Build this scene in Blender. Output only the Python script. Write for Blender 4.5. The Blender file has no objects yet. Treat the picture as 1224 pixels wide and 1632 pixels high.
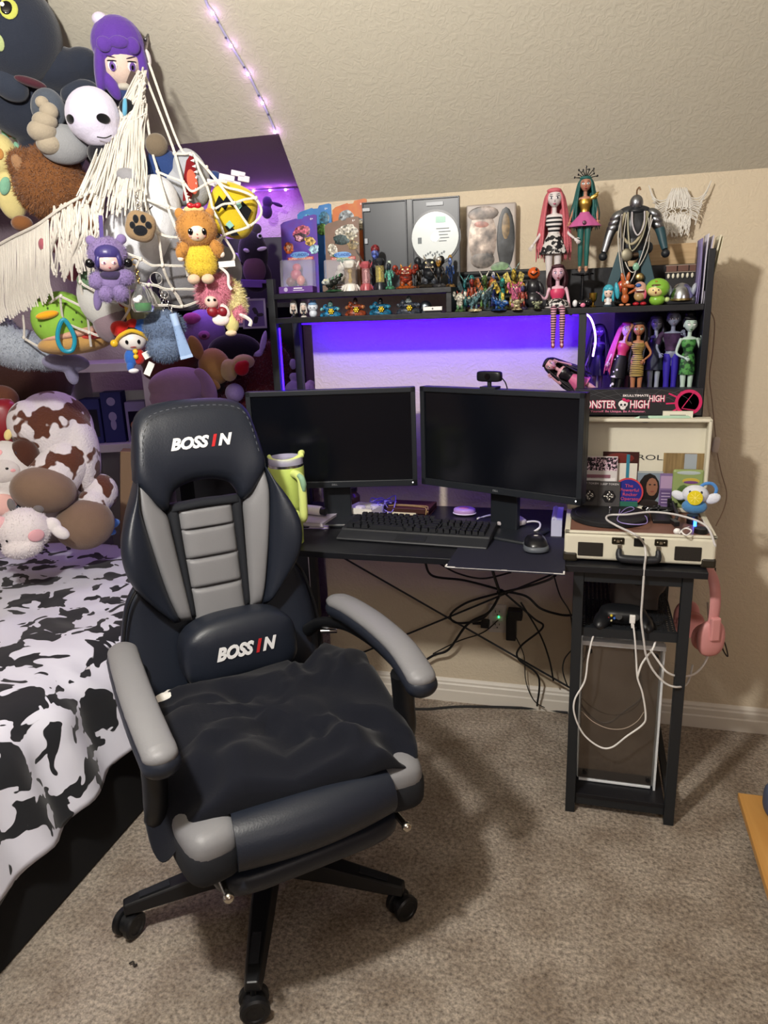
import bpy, bmesh, math, random
import numpy as np
from mathutils import Vector, Matrix, Euler, noise
random.seed(7); rng = np.random.default_rng(7)
PI = math.pi
SC = bpy.context.scene
COL = SC.collection

# ---------------------------------------------------------------- camera
FPX, CX, CY, EYE = 1164.0, 612.0, 816.0, 1.39
def _n(v): return v / np.linalg.norm(v)
_d = _n(np.array([153., 4184., FPX])); _l = np.array([-4320., -166., FPX]); _l = _n(_l - _l.dot(_d) * _d)
RW = np.stack([-_l, np.cross(-_d, -_l), -_d])          # world = RW @ cam (x right, y down, z forward)
cam_data = bpy.data.cameras.new('camera'); cam = bpy.data.objects.new('camera', cam_data); COL.objects.link(cam)
cam_data.sensor_fit = 'VERTICAL'; cam_data.sensor_height = 24.0; cam_data.lens = FPX / 1632 * 24.0
cam_data.clip_start = 0.02
_m = np.eye(4); _m[:3, 0] = RW[:, 0]; _m[:3, 1] = -RW[:, 1]; _m[:3, 2] = -RW[:, 2]; _m[2, 3] = EYE
cam.matrix_world = Matrix(_m.tolist())
SC.camera = cam
def P(px, py, x=None, y=None, z=None):
    """point of the room seen at a photo pixel, on the plane x=, y= or z="""
    r = RW @ np.array([(px - CX) / FPX, (py - CY) / FPX, 1.0])
    t = x / r[0] if x is not None else (y / r[1] if y is not None else (z - EYE) / r[2])
    return Vector((t * r[0], t * r[1], EYE + t * r[2]))
def MPP(px, py, y):
    """metres per photo pixel at the plane y"""
    return (P(px + 5, py, y=y) - P(px - 5, py, y=y)).length / 10

# ---------------------------------------------------------------- world, lamps, exposure
w = bpy.data.worlds.new('world'); SC.world = w; w.use_nodes = True
w.node_tree.nodes['Background'].inputs[0].default_value = (0.9, 0.85, 0.8, 1)
w.node_tree.nodes['Background'].inputs[1].default_value = 0.25
SC.view_settings.view_transform = 'Standard'; SC.view_settings.look = 'None'
SC.view_settings.gamma = 1.0; SC.view_settings.use_curve_mapping = False
SC.view_settings.exposure = 0.0
def lamp(name, kind, loc, energy, color, size=0.1, rot=None, sy=None, spread=None):
    l = bpy.data.lights.new(name, kind); l.energy = energy; l.color = color
    if kind == 'AREA':
        l.size = size
        if sy: l.shape = 'RECTANGLE'; l.size_y = sy
        if spread: l.spread = spread
    else: l.shadow_soft_size = size
    o = bpy.data.objects.new(name, l); COL.objects.link(o); o.location = loc
    if rot: o.rotation_euler = rot
    return o
lamp('ceiling_lamp_light', 'POINT', (-0.68, 0.40, 2.06), 125, (1.0, 0.96, 0.90), 0.06)
lamp('added_fill_light', 'AREA', (1.35, -1.1, 2.05), 13.0, (1.0, 0.91, 0.85), 0.8, rot=(math.radians(68), 0, math.radians(20)))  # unseen fill lamp added to lift the shadows on the right wall

# ---------------------------------------------------------------- colours and materials
def C(h, a=1.0):
    h = h.lstrip('#'); c = [int(h[i:i+2], 16) / 255 for i in (0, 2, 4)]
    return tuple(x / 12.92 if x <= 0.04045 else ((x + 0.055) / 1.055) ** 2.4 for x in c) + (a,)
MATS = {}
def mat(key, col='808080', rough=0.6, metal=0.0, bump=0.0, bscale=200.0, var=0.0, vscale=20.0, emit=None, estr=0.0,
        trans=0.0, alpha=1.0, ior=1.45, sheen=0.0, coat=0.0, spec=0.5, sss=0.0):
    if key in MATS: return MATS[key]
    m = bpy.data.materials.new(key); m.use_nodes = True; MATS[key] = m
    nt = m.node_tree; b = nt.nodes['Principled BSDF']
    c = C(col) if isinstance(col, str) else col
    b.inputs['Base Color'].default_value = c
    b.inputs['Roughness'].default_value = rough; b.inputs['Metallic'].default_value = metal
    b.inputs['IOR'].default_value = ior; b.inputs['Specular IOR Level'].default_value = spec
    if trans: b.inputs['Transmission Weight'].default_value = trans
    if alpha < 1: b.inputs['Alpha'].default_value = alpha
    if sheen: b.inputs['Sheen Weight'].default_value = sheen
    if coat: b.inputs['Coat Weight'].default_value = coat; b.inputs['Coat Roughness'].default_value = 0.1
    if emit: b.inputs['Emission Color'].default_value = C(emit); b.inputs['Emission Strength'].default_value = estr
    if bump or var:
        tc = nt.nodes.new('ShaderNodeTexCoord')
    if bump:
        nz = nt.nodes.new('ShaderNodeTexNoise'); nz.inputs['Scale'].default_value = bscale; nz.inputs['Detail'].default_value = 3
        bp = nt.nodes.new('ShaderNodeBump'); bp.inputs['Strength'].default_value = bump; bp.inputs['Distance'].default_value = 0.01
        nt.links.new(tc.outputs['Object'], nz.inputs['Vector']); nt.links.new(nz.outputs['Fac'], bp.inputs['Height'])
        nt.links.new(bp.outputs['Normal'], b.inputs['Normal'])
    if var:
        n2 = nt.nodes.new('ShaderNodeTexNoise'); n2.inputs['Scale'].default_value = vscale; n2.inputs['Detail'].default_value = 4
        mx = nt.nodes.new('ShaderNodeMix'); mx.data_type = 'RGBA'
        mx.inputs[6].default_value = tuple(x * (1 - var) for x in c[:3]) + (1,)
        mx.inputs[7].default_value = tuple(min(1, x * (1 + var)) for x in c[:3]) + (1,)
        nt.links.new(tc.outputs['Object'], n2.inputs['Vector']); nt.links.new(n2.outputs['Fac'], mx.inputs[0])
        nt.links.new(mx.outputs[2], b.inputs['Base Color'])
    return m
def plush(col, var=0.08): return mat('plush_' + col, col, 0.95, bump=0.2, bscale=0.45, var=var, vscale=0.06, sheen=0.3, spec=0.1)
def paint(c, sc=0.30):
    r_, g_, b_ = (int(c[i:i+2], 16) for i in (0, 2, 4)); h = lambda k: '%02x%02x%02x' % tuple(int(min(255, x * k)) for x in (r_, g_, b_))
    return ramp_mat('paint_%s_%s' % (c, sc), [(0.32, h(0.30)), (0.47, h(0.72)), (0.58, h(0.95)), (0.72, h(1.35))], sc, 0.35, 3)
def gloss(col, rough=0.3): return mat('vinyl_' + col + str(rough), col, rough)
def matte(col): return mat('matte_' + col, col, 0.75)
def metal(col, rough=0.3): return mat('metal_' + col, col, rough, 1.0)
def cloth(col): return mat('cloth_' + col, col, 0.9, bump=0.15, bscale=500, sheen=0.15, spec=0.2)
def ramp_mat(key, stops, scale, rough=0.7, detail=2.0, coord='Object', sc3=(1, 1, 1), bump=0.0, bscale=300, tex='NOISE', interp='LINEAR', distortion=0.0, sheen=0.0):
    """noise / voronoi / wave texture through a colour ramp"""
    if key in MATS: return MATS[key]
    m = bpy.data.materials.new(key); m.use_nodes = True; MATS[key] = m
    nt = m.node_tree; b = nt.nodes['Principled BSDF']; b.inputs['Roughness'].default_value = rough
    b.inputs['Specular IOR Level'].default_value = 0.3
    if sheen: b.inputs['Sheen Weight'].default_value = sheen
    tc = nt.nodes.new('ShaderNodeTexCoord'); mp = nt.nodes.new('ShaderNodeMapping'); mp.inputs['Scale'].default_value = sc3
    nt.links.new(tc.outputs[coord], mp.inputs['Vector'])
    if tex == 'NOISE':
        t = nt.nodes.new('ShaderNodeTexNoise'); t.inputs['Detail'].default_value = detail; t.inputs['Distortion'].default_value = distortion; out = 'Fac'
    elif tex == 'WAVE':
        t = nt.nodes.new('ShaderNodeTexWave'); t.inputs['Distortion'].default_value = distortion; t.inputs['Detail'].default_value = detail; out = 'Fac'
    else:
        t = nt.nodes.new('ShaderNodeTexVoronoi'); out = 'Distance'
    t.inputs['Scale'].default_value = scale
    nt.links.new(mp.outputs[0], t.inputs['Vector'])
    r = nt.nodes.new('ShaderNodeValToRGB'); r.color_ramp.interpolation = interp
    while len(r.color_ramp.elements) < len(stops): r.color_ramp.elements.new(0.5)
    for e, (p_, c_) in zip(r.color_ramp.elements, stops): e.position = p_; e.color = C(c_)
    nt.links.new(t.outputs[out], r.inputs['Fac']); nt.links.new(r.outputs['Color'], b.inputs['Base Color'])
    if bump:
        nz = nt.nodes.new('ShaderNodeTexNoise'); nz.inputs['Scale'].default_value = bscale
        bp = nt.nodes.new('ShaderNodeBump'); bp.inputs['Strength'].default_value = bump; bp.inputs['Distance'].default_value = 0.01
        nt.links.new(tc.outputs['Object'], nz.inputs['Vector']); nt.links.new(nz.outputs['Fac'], bp.inputs['Height']); nt.links.new(bp.outputs['Normal'], b.inputs['Normal'])
    return m

# ---------------------------------------------------------------- mesh building
def rotz(a): return Matrix.Rotation(a, 3, 'Z')
def rotx(a): return Matrix.Rotation(a, 3, 'X')
def roty(a): return Matrix.Rotation(a, 3, 'Y')
def smooth_path(pts, n=8, closed=False):
    pts = [Vector(p) for p in pts]; N = len(pts)
    if N < 3: return pts
    out = []
    rngk = range(N) if closed else range(N - 1)
    for i in rngk:
        g = (lambda k: pts[k % N]) if closed else (lambda k: pts[max(0, min(N - 1, k))])
        p0, p1, p2, p3 = g(i - 1), g(i), g(i + 1), g(i + 2)
        for j in range(n):
            t = j / n
            out.append(0.5 * ((2 * p1) + (p2 - p0) * t + (2 * p0 - 5 * p1 + 4 * p2 - p3) * t * t + (3 * p1 - p0 - 3 * p2 + p3) * t ** 3))
    if not closed: out.append(pts[-1])
    return out
class MB:
    def __init__(s): s.v = []; s.f = []; s.m = []; s.mi = 0
    def add(s, vs, fs):
        o = len(s.v); s.v.extend(Vector(v) for v in vs)
        for f in fs: s.f.append([o + i for i in f]); s.m.append(s.mi)
        return s
    def mark(s): return len(s.v)
    def xf(s, start, M):
        for i in range(start, len(s.v)): s.v[i] = M @ s.v[i]
        return s
    def box(s, c, d, R=None, taper=1.0):
        c = Vector(c); hx, hy, hz = d[0] / 2, d[1] / 2, d[2] / 2; vs = []
        for z in (-1, 1):
            k = taper if z > 0 else 1.0
            for (x, y) in ((-1, -1), (1, -1), (1, 1), (-1, 1)):
                v = Vector((x * hx * k, y * hy * k, z * hz)); vs.append(c + (R @ v if R else v))
        return s.add(vs, [(3, 2, 1, 0), (4, 5, 6, 7), (0, 1, 5, 4), (1, 2, 6, 5), (2, 3, 7, 6), (3, 0, 4, 7)])
    def beam(s, a, b, w, h, up=(0, 0, 1)):
        a, b = Vector(a), Vector(b); d = (b - a); L = d.length; d = d.normalized(); up = Vector(up)
        x = d.cross(up)
        if x.length < 1e-4: x = d.cross(Vector((0, 1, 0)))
        x.normalize(); u = x.cross(d)
        R = Matrix((x, d, u)).transposed()
        return s.box((a + b) / 2, (w, L, h), R)
    def tube(s, pts, r, n=8, closed=False, caps=True, flat=1.0):
        pts = [Vector(p) for p in pts]; N = len(pts); rs = r if isinstance(r, (list, tuple)) else [r] * N
        if N < 2: return s
        t0 = (pts[1] - pts[0]).normalized(); up = Vector((0, 0, 1)) if abs(t0.z) < 0.9 else Vector((0, 1, 0))
        u = t0.cross(up).normalized(); vs = []; pt = t0
        for i, p in enumerate(pts):
            if closed: t = pts[(i + 1) % N] - pts[i - 1]
            else: t = pts[min(i + 1, N - 1)] - pts[max(i - 1, 0)]
            if t.length < 1e-9: t = pt
            t.normalize(); pt = t
            u = (u - t * u.dot(t))
            if u.length < 1e-6: u = t.orthogonal()
            u.normalize(); b = t.cross(u)
            for k in range(n):
                a = 2 * PI * k / n; vs.append(p + (u * math.cos(a) + b * math.sin(a) * flat) * rs[i])
        fs = []
        for i in range(N if closed else N - 1):
            j = (i + 1) % N
            for k in range(n): fs.append((i * n + k, i * n + (k + 1) % n, j * n + (k + 1) % n, j * n + k))
        if caps and not closed: fs += [tuple(range(n - 1, -1, -1)), tuple((N - 1) * n + k for k in range(n))]
        return s.add(vs, fs)
    def curve(s, pts, r, n=8, k=8, closed=False): 
        sp = smooth_path(pts, k, closed)
        if isinstance(r, (list, tuple)):
            q = np.interp(np.linspace(0, 1, len(sp)), np.linspace(0, 1, len(r)), r).tolist()
        else: q = r
        return s.tube(sp, q, n, closed)
    def cyl(s, a, b, r0, r1=None, n=16): return s.tube([a, b], [r0, r0 if r1 is None else r1], n)
    def ell(s, c, r, R=None, u=20, v=12, e1=1.0, e2=1.0, fn=None):
        """(super)ellipsoid"""
        c = Vector(c); r = (r, r, r) if not isinstance(r, (tuple, list, Vector)) else r
        pw = lambda x, e: math.copysign(abs(x) ** e, x); vs = []
        for i in range(1, v):
            ph = -PI / 2 + PI * i / v
            for k in range(u):
                a = 2 * PI * k / u
                p = Vector((r[0] * pw(math.cos(ph), e1) * pw(math.cos(a), e2), r[1] * pw(math.cos(ph), e1) * pw(math.sin(a), e2), r[2] * pw(math.sin(ph), e1)))
                if fn: p = fn(p)
                vs.append(c + (R @ p if R else p))
        for z in (-1, 1):
            p = Vector((0, 0, z * r[2])); p = fn(p) if fn else p; vs.append(c + (R @ p if R else p))
        B = (v - 1) * u; fs = []
        for i in range(v - 2):
            for k in range(u): fs.append((i * u + k, i * u + (k + 1) % u, (i + 1) * u + (k + 1) % u, (i + 1) * u + k))
        for k in range(u):
            fs.append((B, (k + 1) % u, k)); fs.append((B + 1, (v - 2) * u + k, (v - 2) * u + (k + 1) % u))
        return s.add(vs, fs)
    def lathe(s, prof, n=24, c=(0, 0, 0), R=None):
        c = Vector(c); vs = []; fs = []
        for (r, z) in prof:
            for k in range(n):
                a = 2 * PI * k / n; p = Vector((r * math.cos(a), r * math.sin(a), z)); vs.append(c + (R @ p if R else p))
        for i in range(len(prof) - 1):
            for k in range(n): fs.append((i * n + k, i * n + (k + 1) % n, (i + 1) * n + (k + 1) % n, (i + 1) * n + k))
        if prof[0][0] > 1e-6: fs.append(tuple(range(n - 1, -1, -1)))
        if prof[-1][0] > 1e-6: fs.append(tuple((len(prof) - 1) * n + k for k in range(n)))
        return s.add(vs, fs)
    def prism(s, poly, d0, d1, O=(0, 0, 0), X=(1, 0, 0), Y=(0, 0, 1), Z=(0, -1, 0)):
        """extrude a 2D polygon (X, Y axes) from depth d0 to d1 along Z"""
        O, X, Y, Z = Vector(O), Vector(X), Vector(Y), Vector(Z); n = len(poly)
        ar = sum(poly[i][0] * poly[(i + 1) % n][1] - poly[(i + 1) % n][0] * poly[i][1] for i in range(n))
        if (ar < 0) != (X.cross(Y).dot(Z) * (d1 - d0) < 0): poly = poly[::-1]
        vs = [O + X * p[0] + Y * p[1] + Z * d0 for p in poly] + [O + X * p[0] + Y * p[1] + Z * d1 for p in poly]
        fs = [tuple(range(n - 1, -1, -1)), tuple(range(n, 2 * n))] + [(i, (i + 1) % n, n + (i + 1) % n, n + i) for i in range(n)]
        return s.add(vs, fs)
    def sheet(s, fn, nu, nv, closed_u=False):
        vs = [fn(i / (nu if closed_u else nu - 1), j / (nv - 1)) for j in range(nv) for i in range(nu)]; fs = []
        for j in range(nv - 1):
            for i in range(nu if closed_u else nu - 1):
                a = j * nu + i; b = j * nu + (i + 1) % nu; fs.append((a, b, b + nu, a + nu))
        return s.add(vs, fs)
    def mesh(s, name, mats, smooth=True, angle=40):
        me = bpy.data.meshes.new(name); me.from_pydata([tuple(v) for v in s.v], [], s.f)
        for m in (mats if isinstance(mats, (list, tuple)) else [mats]): me.materials.append(m)
        me.polygons.foreach_set('material_index', s.m)
        if smooth:
            me.polygons.foreach_set('use_smooth', [True] * len(me.polygons)); me.update()
            try: me.set_sharp_from_angle(angle=math.radians(angle))
            except Exception: pass
        me.update(); return me
    def build(s, name, mats, parent=None, smooth=True, bevel=0.0, remesh=0.0, it=4, sub=0, angle=40, bseg=2, weld=False):
        o = bpy.data.objects.new(name, s.mesh(name, mats, smooth, 180 if remesh else angle)); COL.objects.link(o)
        if parent: o.parent = parent
        if weld: o.modifiers.new('w', 'WELD').merge_threshold = 1e-5
        if bevel:
            b = o.modifiers.new('b', 'BEVEL'); b.width = bevel; b.segments = bseg; b.limit_method = 'ANGLE'; b.angle_limit = math.radians(40); b.harden_normals = False
        if remesh:
            r = o.modifiers.new('r', 'REMESH'); r.mode = 'VOXEL'; r.voxel_size = remesh; r.use_smooth_shade = True
            if it: q = o.modifiers.new('s', 'SMOOTH'); q.factor = 0.5; q.iterations = it
        if sub: q = o.modifiers.new('u', 'SUBSURF'); q.levels = sub; q.render_levels = sub
        return o
def tag(o, label, cat, group=None, kind=None):
    o['label'] = label; o['category'] = cat
    if group: o['group'] = group
    if kind: o['kind'] = kind
    return o
def thing(name, label, cat, loc=(0, 0, 0), rot=(0, 0, 0), group=None, scale=1.0):
    o = bpy.data.objects.new(name, None); COL.objects.link(o); o.empty_display_size = 0.05
    o.location = loc; o.scale = (scale,) * 3
    if isinstance(rot, Matrix): o.rotation_euler = rot.to_euler()
    else: o.rotation_euler = rot
    return tag(o, label, cat, group)
def dup(root, loc, rot=None, label=None, group=None):
    r = root.copy(); COL.objects.link(r); r.location = loc
    if rot is not None: r.rotation_euler = rot
    if label: r['label'] = label
    if group: r['group'] = group
    for ch in list(root.children):
        c = ch.copy(); COL.objects.link(c); c.parent = r
        for g in list(ch.children):
            d = g.copy(); COL.objects.link(d); d.parent = c
    return r
def struct(o): o['kind'] = 'structure'; return o
def part_label(o, l): o['label'] = l; return o
def fur(name, mb, n, length, mats, parent, width=0.0012, droop=0.3, jit=0.5, seed=1, keep=None):
    """short pile standing off the surface of mb: one object of fine blades"""
    g = np.random.default_rng(seed); V = np.array([tuple(v) for v in mb.v]); T = []
    for f in mb.f:
        for k in range(1, len(f) - 1): T.append((f[0], f[k], f[k + 1]))
    T = np.array(T); a, b, c = V[T[:, 0]], V[T[:, 1]], V[T[:, 2]]
    N = np.cross(b - a, c - a); A = np.linalg.norm(N, axis=1) + 1e-12; N = N / A[:, None]
    idx = g.choice(len(T), n, p=A / A.sum()); r1 = np.sqrt(g.random(n)); r2 = g.random(n)
    p = a[idx] * (1 - r1)[:, None] + b[idx] * (r1 * (1 - r2))[:, None] + c[idx] * (r1 * r2)[:, None]; nn = N[idx]
    if keep is not None:
        k = np.array([keep(q) for q in p]); p, nn = p[k], nn[k]; n = len(p)
    d = nn + g.normal(0, jit, (n, 3)); d[:, 2] -= droop; d /= np.linalg.norm(d, axis=1)[:, None]
    s_ = np.cross(d, g.normal(0, 1, (n, 3))); s_ /= np.linalg.norm(s_, axis=1)[:, None]
    L = length * (0.6 + 0.7 * g.random(n))[:, None]
    base = p - nn * length * 0.15
    Q = np.empty((n * 3, 3)); Q[0::3] = base - s_ * width; Q[1::3] = base + s_ * width; Q[2::3] = p + d * L
    me = bpy.data.meshes.new(name); me.from_pydata(Q, [], np.arange(n * 3).reshape(n, 3).tolist()); 
    for m in (mats if isinstance(mats, (list, tuple)) else [mats]): me.materials.append(m)
    if isinstance(mats, (list, tuple)) and len(mats) > 1: me.polygons.foreach_set('material_index', g.integers(0, len(mats), n).astype(np.int32))
    o = bpy.data.objects.new(name, me); COL.objects.link(o); o.parent = parent; o['kind'] = 'stuff'
    return o
def text(name, body, h, m, parent, M, depth=0.0004, shear=0.0, bold=0.0, spacing=1.0, width=None, align='CENTER'):
    """lettering: h = capital height; M places it (local X right, Y up, Z towards the reader)"""
    cu = bpy.data.curves.new(name, 'FONT'); cu.body = body; cu.size = 1.0; cu.shear = shear; cu.offset = bold
    cu.extrude = 0.5; cu.space_character = spacing; cu.align_x = align; cu.resolution_u = 3
    tmp = bpy.data.objects.new(name, cu); me = bpy.data.meshes.new_from_object(tmp)
    bpy.data.objects.remove(tmp); bpy.data.curves.remove(cu)
    n = len(me.vertices); co = np.empty(n * 3); me.vertices.foreach_get('co', co); co = co.reshape(-1, 3)
    k = h / 0.70; sx = k
    if width: sx = width / max(1e-6, co[:, 0].max() - co[:, 0].min())
    co[:, 0] *= sx; co[:, 1] *= k; co[:, 2] = np.where(co[:, 2] > 0, depth, 0.0)
    me.vertices.foreach_set('co', co.ravel()); me.materials.clear(); me.materials.append(m); me.name = name; me.update()
    o = bpy.data.objects.new(name, me); COL.objects.link(o); o.parent = parent; o.matrix_local = M
    return o
def frame(loc, X, Y):
    X = Vector(X).normalized(); Y = Vector(Y); Y = (Y - X * Y.dot(X)).normalized(); Z = X.cross(Y)
    M = Matrix((X, Y, Z)).transposed().to_4x4(); M.translation = Vector(loc); return M
FRONT = lambda x, y, z: frame((x, y, z), (1, 0, 0), (0, 0, 1))      # lettering that faces -Y
TOP = lambda x, y, z: frame((x, y, z), (1, 0, 0), (0, 1, 0))        # lettering that faces up
def xzlist(L, dz=0): return [(a, b + dz) for a, b in L]
# ================================================================ the room
WALL_Y, KNEE_Z, DORM_X, DORM_Z, DORM_Y = 2.37, 1.723, -0.892, 1.893, 3.09
RX0, RX1, RY0 = -2.75, 1.9, -2.0
SLOPE = 0.9685; CEIL_Z = 2.46
def tex_wall(key, col, strength, dist=0.004):
    m = mat(key, col, 0.85, spec=0.25); nt = m.node_tree; b = nt.nodes['Principled BSDF']
    tc = nt.nodes.new('ShaderNodeTexCoord')
    n1 = nt.nodes.new('ShaderNodeTexNoise'); n1.inputs['Scale'].default_value = 48; n1.inputs['Detail'].default_value = 5; n1.inputs['Distortion'].default_value = 1.6
    r = nt.nodes.new('ShaderNodeValToRGB'); r.color_ramp.elements[0].position = 0.42; r.color_ramp.elements[1].position = 0.6
    n2 = nt.nodes.new('ShaderNodeTexNoise'); n2.inputs['Scale'].default_value = 160; n2.inputs['Detail'].default_value = 3
    ad = nt.nodes.new('ShaderNodeMath'); ad.operation = 'MULTIPLY_ADD'; ad.inputs[1].default_value = 0.35
    bp = nt.nodes.new('ShaderNodeBump'); bp.inputs['Strength'].default_value = strength; bp.inputs['Distance'].default_value = dist
    for n_ in (n1, n2): nt.links.new(tc.outputs['Object'], n_.inputs['Vector'])
    nt.links.new(n1.outputs['Fac'], r.inputs['Fac']); nt.links.new(n2.outputs['Fac'], ad.inputs[0]); nt.links.new(r.outputs['Color'], ad.inputs[2])
    nt.links.new(ad.outputs[0], bp.inputs['Height']); nt.links.new(bp.outputs['Normal'], b.inputs['Normal'])
    return m
M_WALL = tex_wall('tan_wall_paint', 'd3c5ad', 0.25)
M_SLOPE = tex_wall('ceiling_paint', 'bfb9a9', 0.20)
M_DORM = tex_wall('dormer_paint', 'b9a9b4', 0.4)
M_TRIM = mat('white_trim_paint', 'ddd6ca', 0.45)
# carpet
mc = mat('carpet', '8f7d6b', 0.98, spec=0.05, sheen=0.15); nt = mc.node_tree; b = nt.nodes['Principled BSDF']
tc = nt.nodes.new('ShaderNodeTexCoord'); n1 = nt.nodes.new('ShaderNodeTexNoise'); n1.inputs['Scale'].default_value = 95; n1.inputs['Detail'].default_value = 7; n1.inputs['Roughness'].default_value = 0.75
n2 = nt.nodes.new('ShaderNodeTexNoise'); n2.inputs['Scale'].default_value = 7; n2.inputs['Detail'].default_value = 5
n3 = nt.nodes.new('ShaderNodeTexVoronoi'); n3.inputs['Scale'].default_value = 110
r = nt.nodes.new('ShaderNodeValToRGB')
for e, (p_, c_) in zip(r.color_ramp.elements, ((0.33, '6e5f51'), (0.62, 'e2d2bf'))): e.position = p_; e.color = C(c_)
r2 = nt.nodes.new('ShaderNodeValToRGB')
for e, (p_, c_) in zip(r2.color_ramp.elements, ((0.35, 'd2cac2'), (0.62, 'ffffff'))): e.position = p_; e.color = C(c_)
mx = nt.nodes.new('ShaderNodeMix'); mx.data_type = 'RGBA'; mx.blend_type = 'MULTIPLY'; mx.inputs[0].default_value = 1
bp = nt.nodes.new('ShaderNodeBump'); bp.inputs['Strength'].default_value = 1.0; bp.inputs['Distance'].default_value = 0.012
ad = nt.nodes.new('ShaderNodeMath'); ad.operation = 'MULTIPLY_ADD'; ad.inputs[1].default_value = -0.5
for n_ in (n1, n2, n3): nt.links.new(tc.outputs['Object'], n_.inputs['Vector'])
nt.links.new(n1.outputs['Fac'], r.inputs['Fac']); nt.links.new(n2.outputs['Fac'], r2.inputs['Fac'])
nt.links.new(r.outputs['Color'], mx.inputs[6]); nt.links.new(r2.outputs['Color'], mx.inputs[7]); nt.links.new(mx.outputs[2], b.inputs['Base Color'])
nt.links.new(n3.outputs['Distance'], ad.inputs[0]); nt.links.new(n1.outputs['Fac'], ad.inputs[2]); nt.links.new(ad.outputs[0], bp.inputs['Height']); nt.links.new(bp.outputs['Normal'], b.inputs['Normal'])
def floor_pt(u, v):
    x = RX0 + (RX1 - RX0) * u; y = RY0 + (DORM_Y - RY0) * v
    return (x, y, 0.0)
f_ = MB(); f_.box(((RX0 + RX1) / 2, (RY0 + DORM_Y) / 2, -0.03), (RX1 - RX0, DORM_Y - RY0, 0.06))
struct(f_.build('floor', mc, smooth=False))
T_ = 0.08
def slab(name, pts, nrm, m, t=T_):
    """a wall or ceiling panel with thickness behind its visible face"""
    mb = MB(); n = Vector(nrm).normalized(); k = len(pts); a = [Vector(p) for p in pts]
    e = (a[1] - a[0]).cross(a[2] - a[1])
    if e.dot(n) < 0: a = a[::-1]
    mb.add(a + [p - n * t for p in a], [tuple(range(k)), tuple(range(2 * k - 1, k - 1, -1))] + [((i + 1) % k, i, k + i, k + (i + 1) % k) for i in range(k)])
    return struct(mb.build(name, m, smooth=False))
slab('wall_back', [(DORM_X, WALL_Y, 0), (RX1, WALL_Y, 0), (RX1, WALL_Y, KNEE_Z), (DORM_X, WALL_Y, KNEE_Z)], (0, -1, 0), M_WALL)
yt = WALL_Y - (CEIL_Z - KNEE_Z) / SLOPE; yd = WALL_Y - (DORM_Z - KNEE_Z) / SLOPE
sl = slab('ceiling', [(DORM_X, WALL_Y, KNEE_Z), (RX1, WALL_Y, KNEE_Z), (RX1, yt, CEIL_Z), (RX0, yt, CEIL_Z), (RX0, yd, DORM_Z), (DORM_X, yd, DORM_Z)], (0, -SLOPE, -1), M_SLOPE)
slab('ceiling_flat', [(RX0, yt, CEIL_Z), (RX1, yt, CEIL_Z), (RX1, RY0, CEIL_Z), (RX0, RY0, CEIL_Z)], (0, 0, -1), M_SLOPE)
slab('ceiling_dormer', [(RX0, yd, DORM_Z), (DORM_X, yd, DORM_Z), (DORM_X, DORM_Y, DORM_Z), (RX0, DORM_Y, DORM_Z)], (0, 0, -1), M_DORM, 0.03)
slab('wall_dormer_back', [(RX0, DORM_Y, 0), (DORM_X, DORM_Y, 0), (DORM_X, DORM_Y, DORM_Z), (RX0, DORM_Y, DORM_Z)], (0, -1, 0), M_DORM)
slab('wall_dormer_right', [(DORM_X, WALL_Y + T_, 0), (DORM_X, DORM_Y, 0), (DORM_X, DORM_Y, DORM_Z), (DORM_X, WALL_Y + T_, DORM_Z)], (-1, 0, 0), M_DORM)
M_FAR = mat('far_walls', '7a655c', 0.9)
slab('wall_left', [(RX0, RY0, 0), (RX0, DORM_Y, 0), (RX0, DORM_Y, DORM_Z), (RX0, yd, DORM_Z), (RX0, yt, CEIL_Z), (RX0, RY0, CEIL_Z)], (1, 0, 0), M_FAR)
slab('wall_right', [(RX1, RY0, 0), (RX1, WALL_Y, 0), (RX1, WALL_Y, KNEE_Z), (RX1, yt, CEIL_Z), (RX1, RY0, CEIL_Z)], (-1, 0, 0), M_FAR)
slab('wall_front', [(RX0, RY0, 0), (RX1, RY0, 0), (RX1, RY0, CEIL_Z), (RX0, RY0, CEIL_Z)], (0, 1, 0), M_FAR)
# baseboard: moulded profile swept along the back wall
prof = [(0, 0), (0.015, 0), (0.015, 0.042), (0.0125, 0.047), (0.0125, 0.066), (0.009, 0.071), (0.009, 0.078), (0.004, 0.086), (0, 0.088)]
bb = MB(); bb.prism(prof, 0, RX1 - DORM_X, O=(DORM_X, WALL_Y, 0), X=(0, -1, 0), Y=(0, 0, 1), Z=(1, 0, 0))
struct(bb.build('baseboard_back', M_TRIM, smooth=True, angle=20))
# ================================================================ desk with hutch
M_DESK = mat('black_desk_laminate', '15161b', 0.38, bump=0.05, bscale=60)
M_FRAME = mat('black_powder_coat', '1d2024', 0.5)
DZ, DF, DB, DX0, DX1 = 0.745, 1.81, 2.335, -0.95, 0.305
desk = thing('computer_desk', 'black computer desk with shelf hutch and side rack against the tan wall', 'desk', ((DX0 + DX1) / 2, 2.07, 0))
dk = Vector(desk.location)
def dpart(name, boxes, m=None, bevel=0.0015, label=None):
    mb = MB()
    for (x0, x1, y0, y1, z0, z1) in boxes:
        mb.box(Vector(((x0 + x1) / 2, (y0 + y1) / 2, (z0 + z1) / 2)) - dk, (x1 - x0, y1 - y0, z1 - z0))
    o = mb.build(name, m or M_FRAME, desk, smooth=False, bevel=bevel)
    if label: o['label'] = label
    return o
dpart('desktop', [(DX0, DX1, DF, DB, DZ - 0.018, DZ)], M_DESK)
LEGX = [(-0.012, 0.014), (0.25, 0.276), (-0.93, -0.904)]
for x0, x1 in LEGX:
    for y in (1.828, 2.30): dpart('leg', [(x0, x1, y, y + 0.026, 0, DZ - 0.018)])
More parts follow.
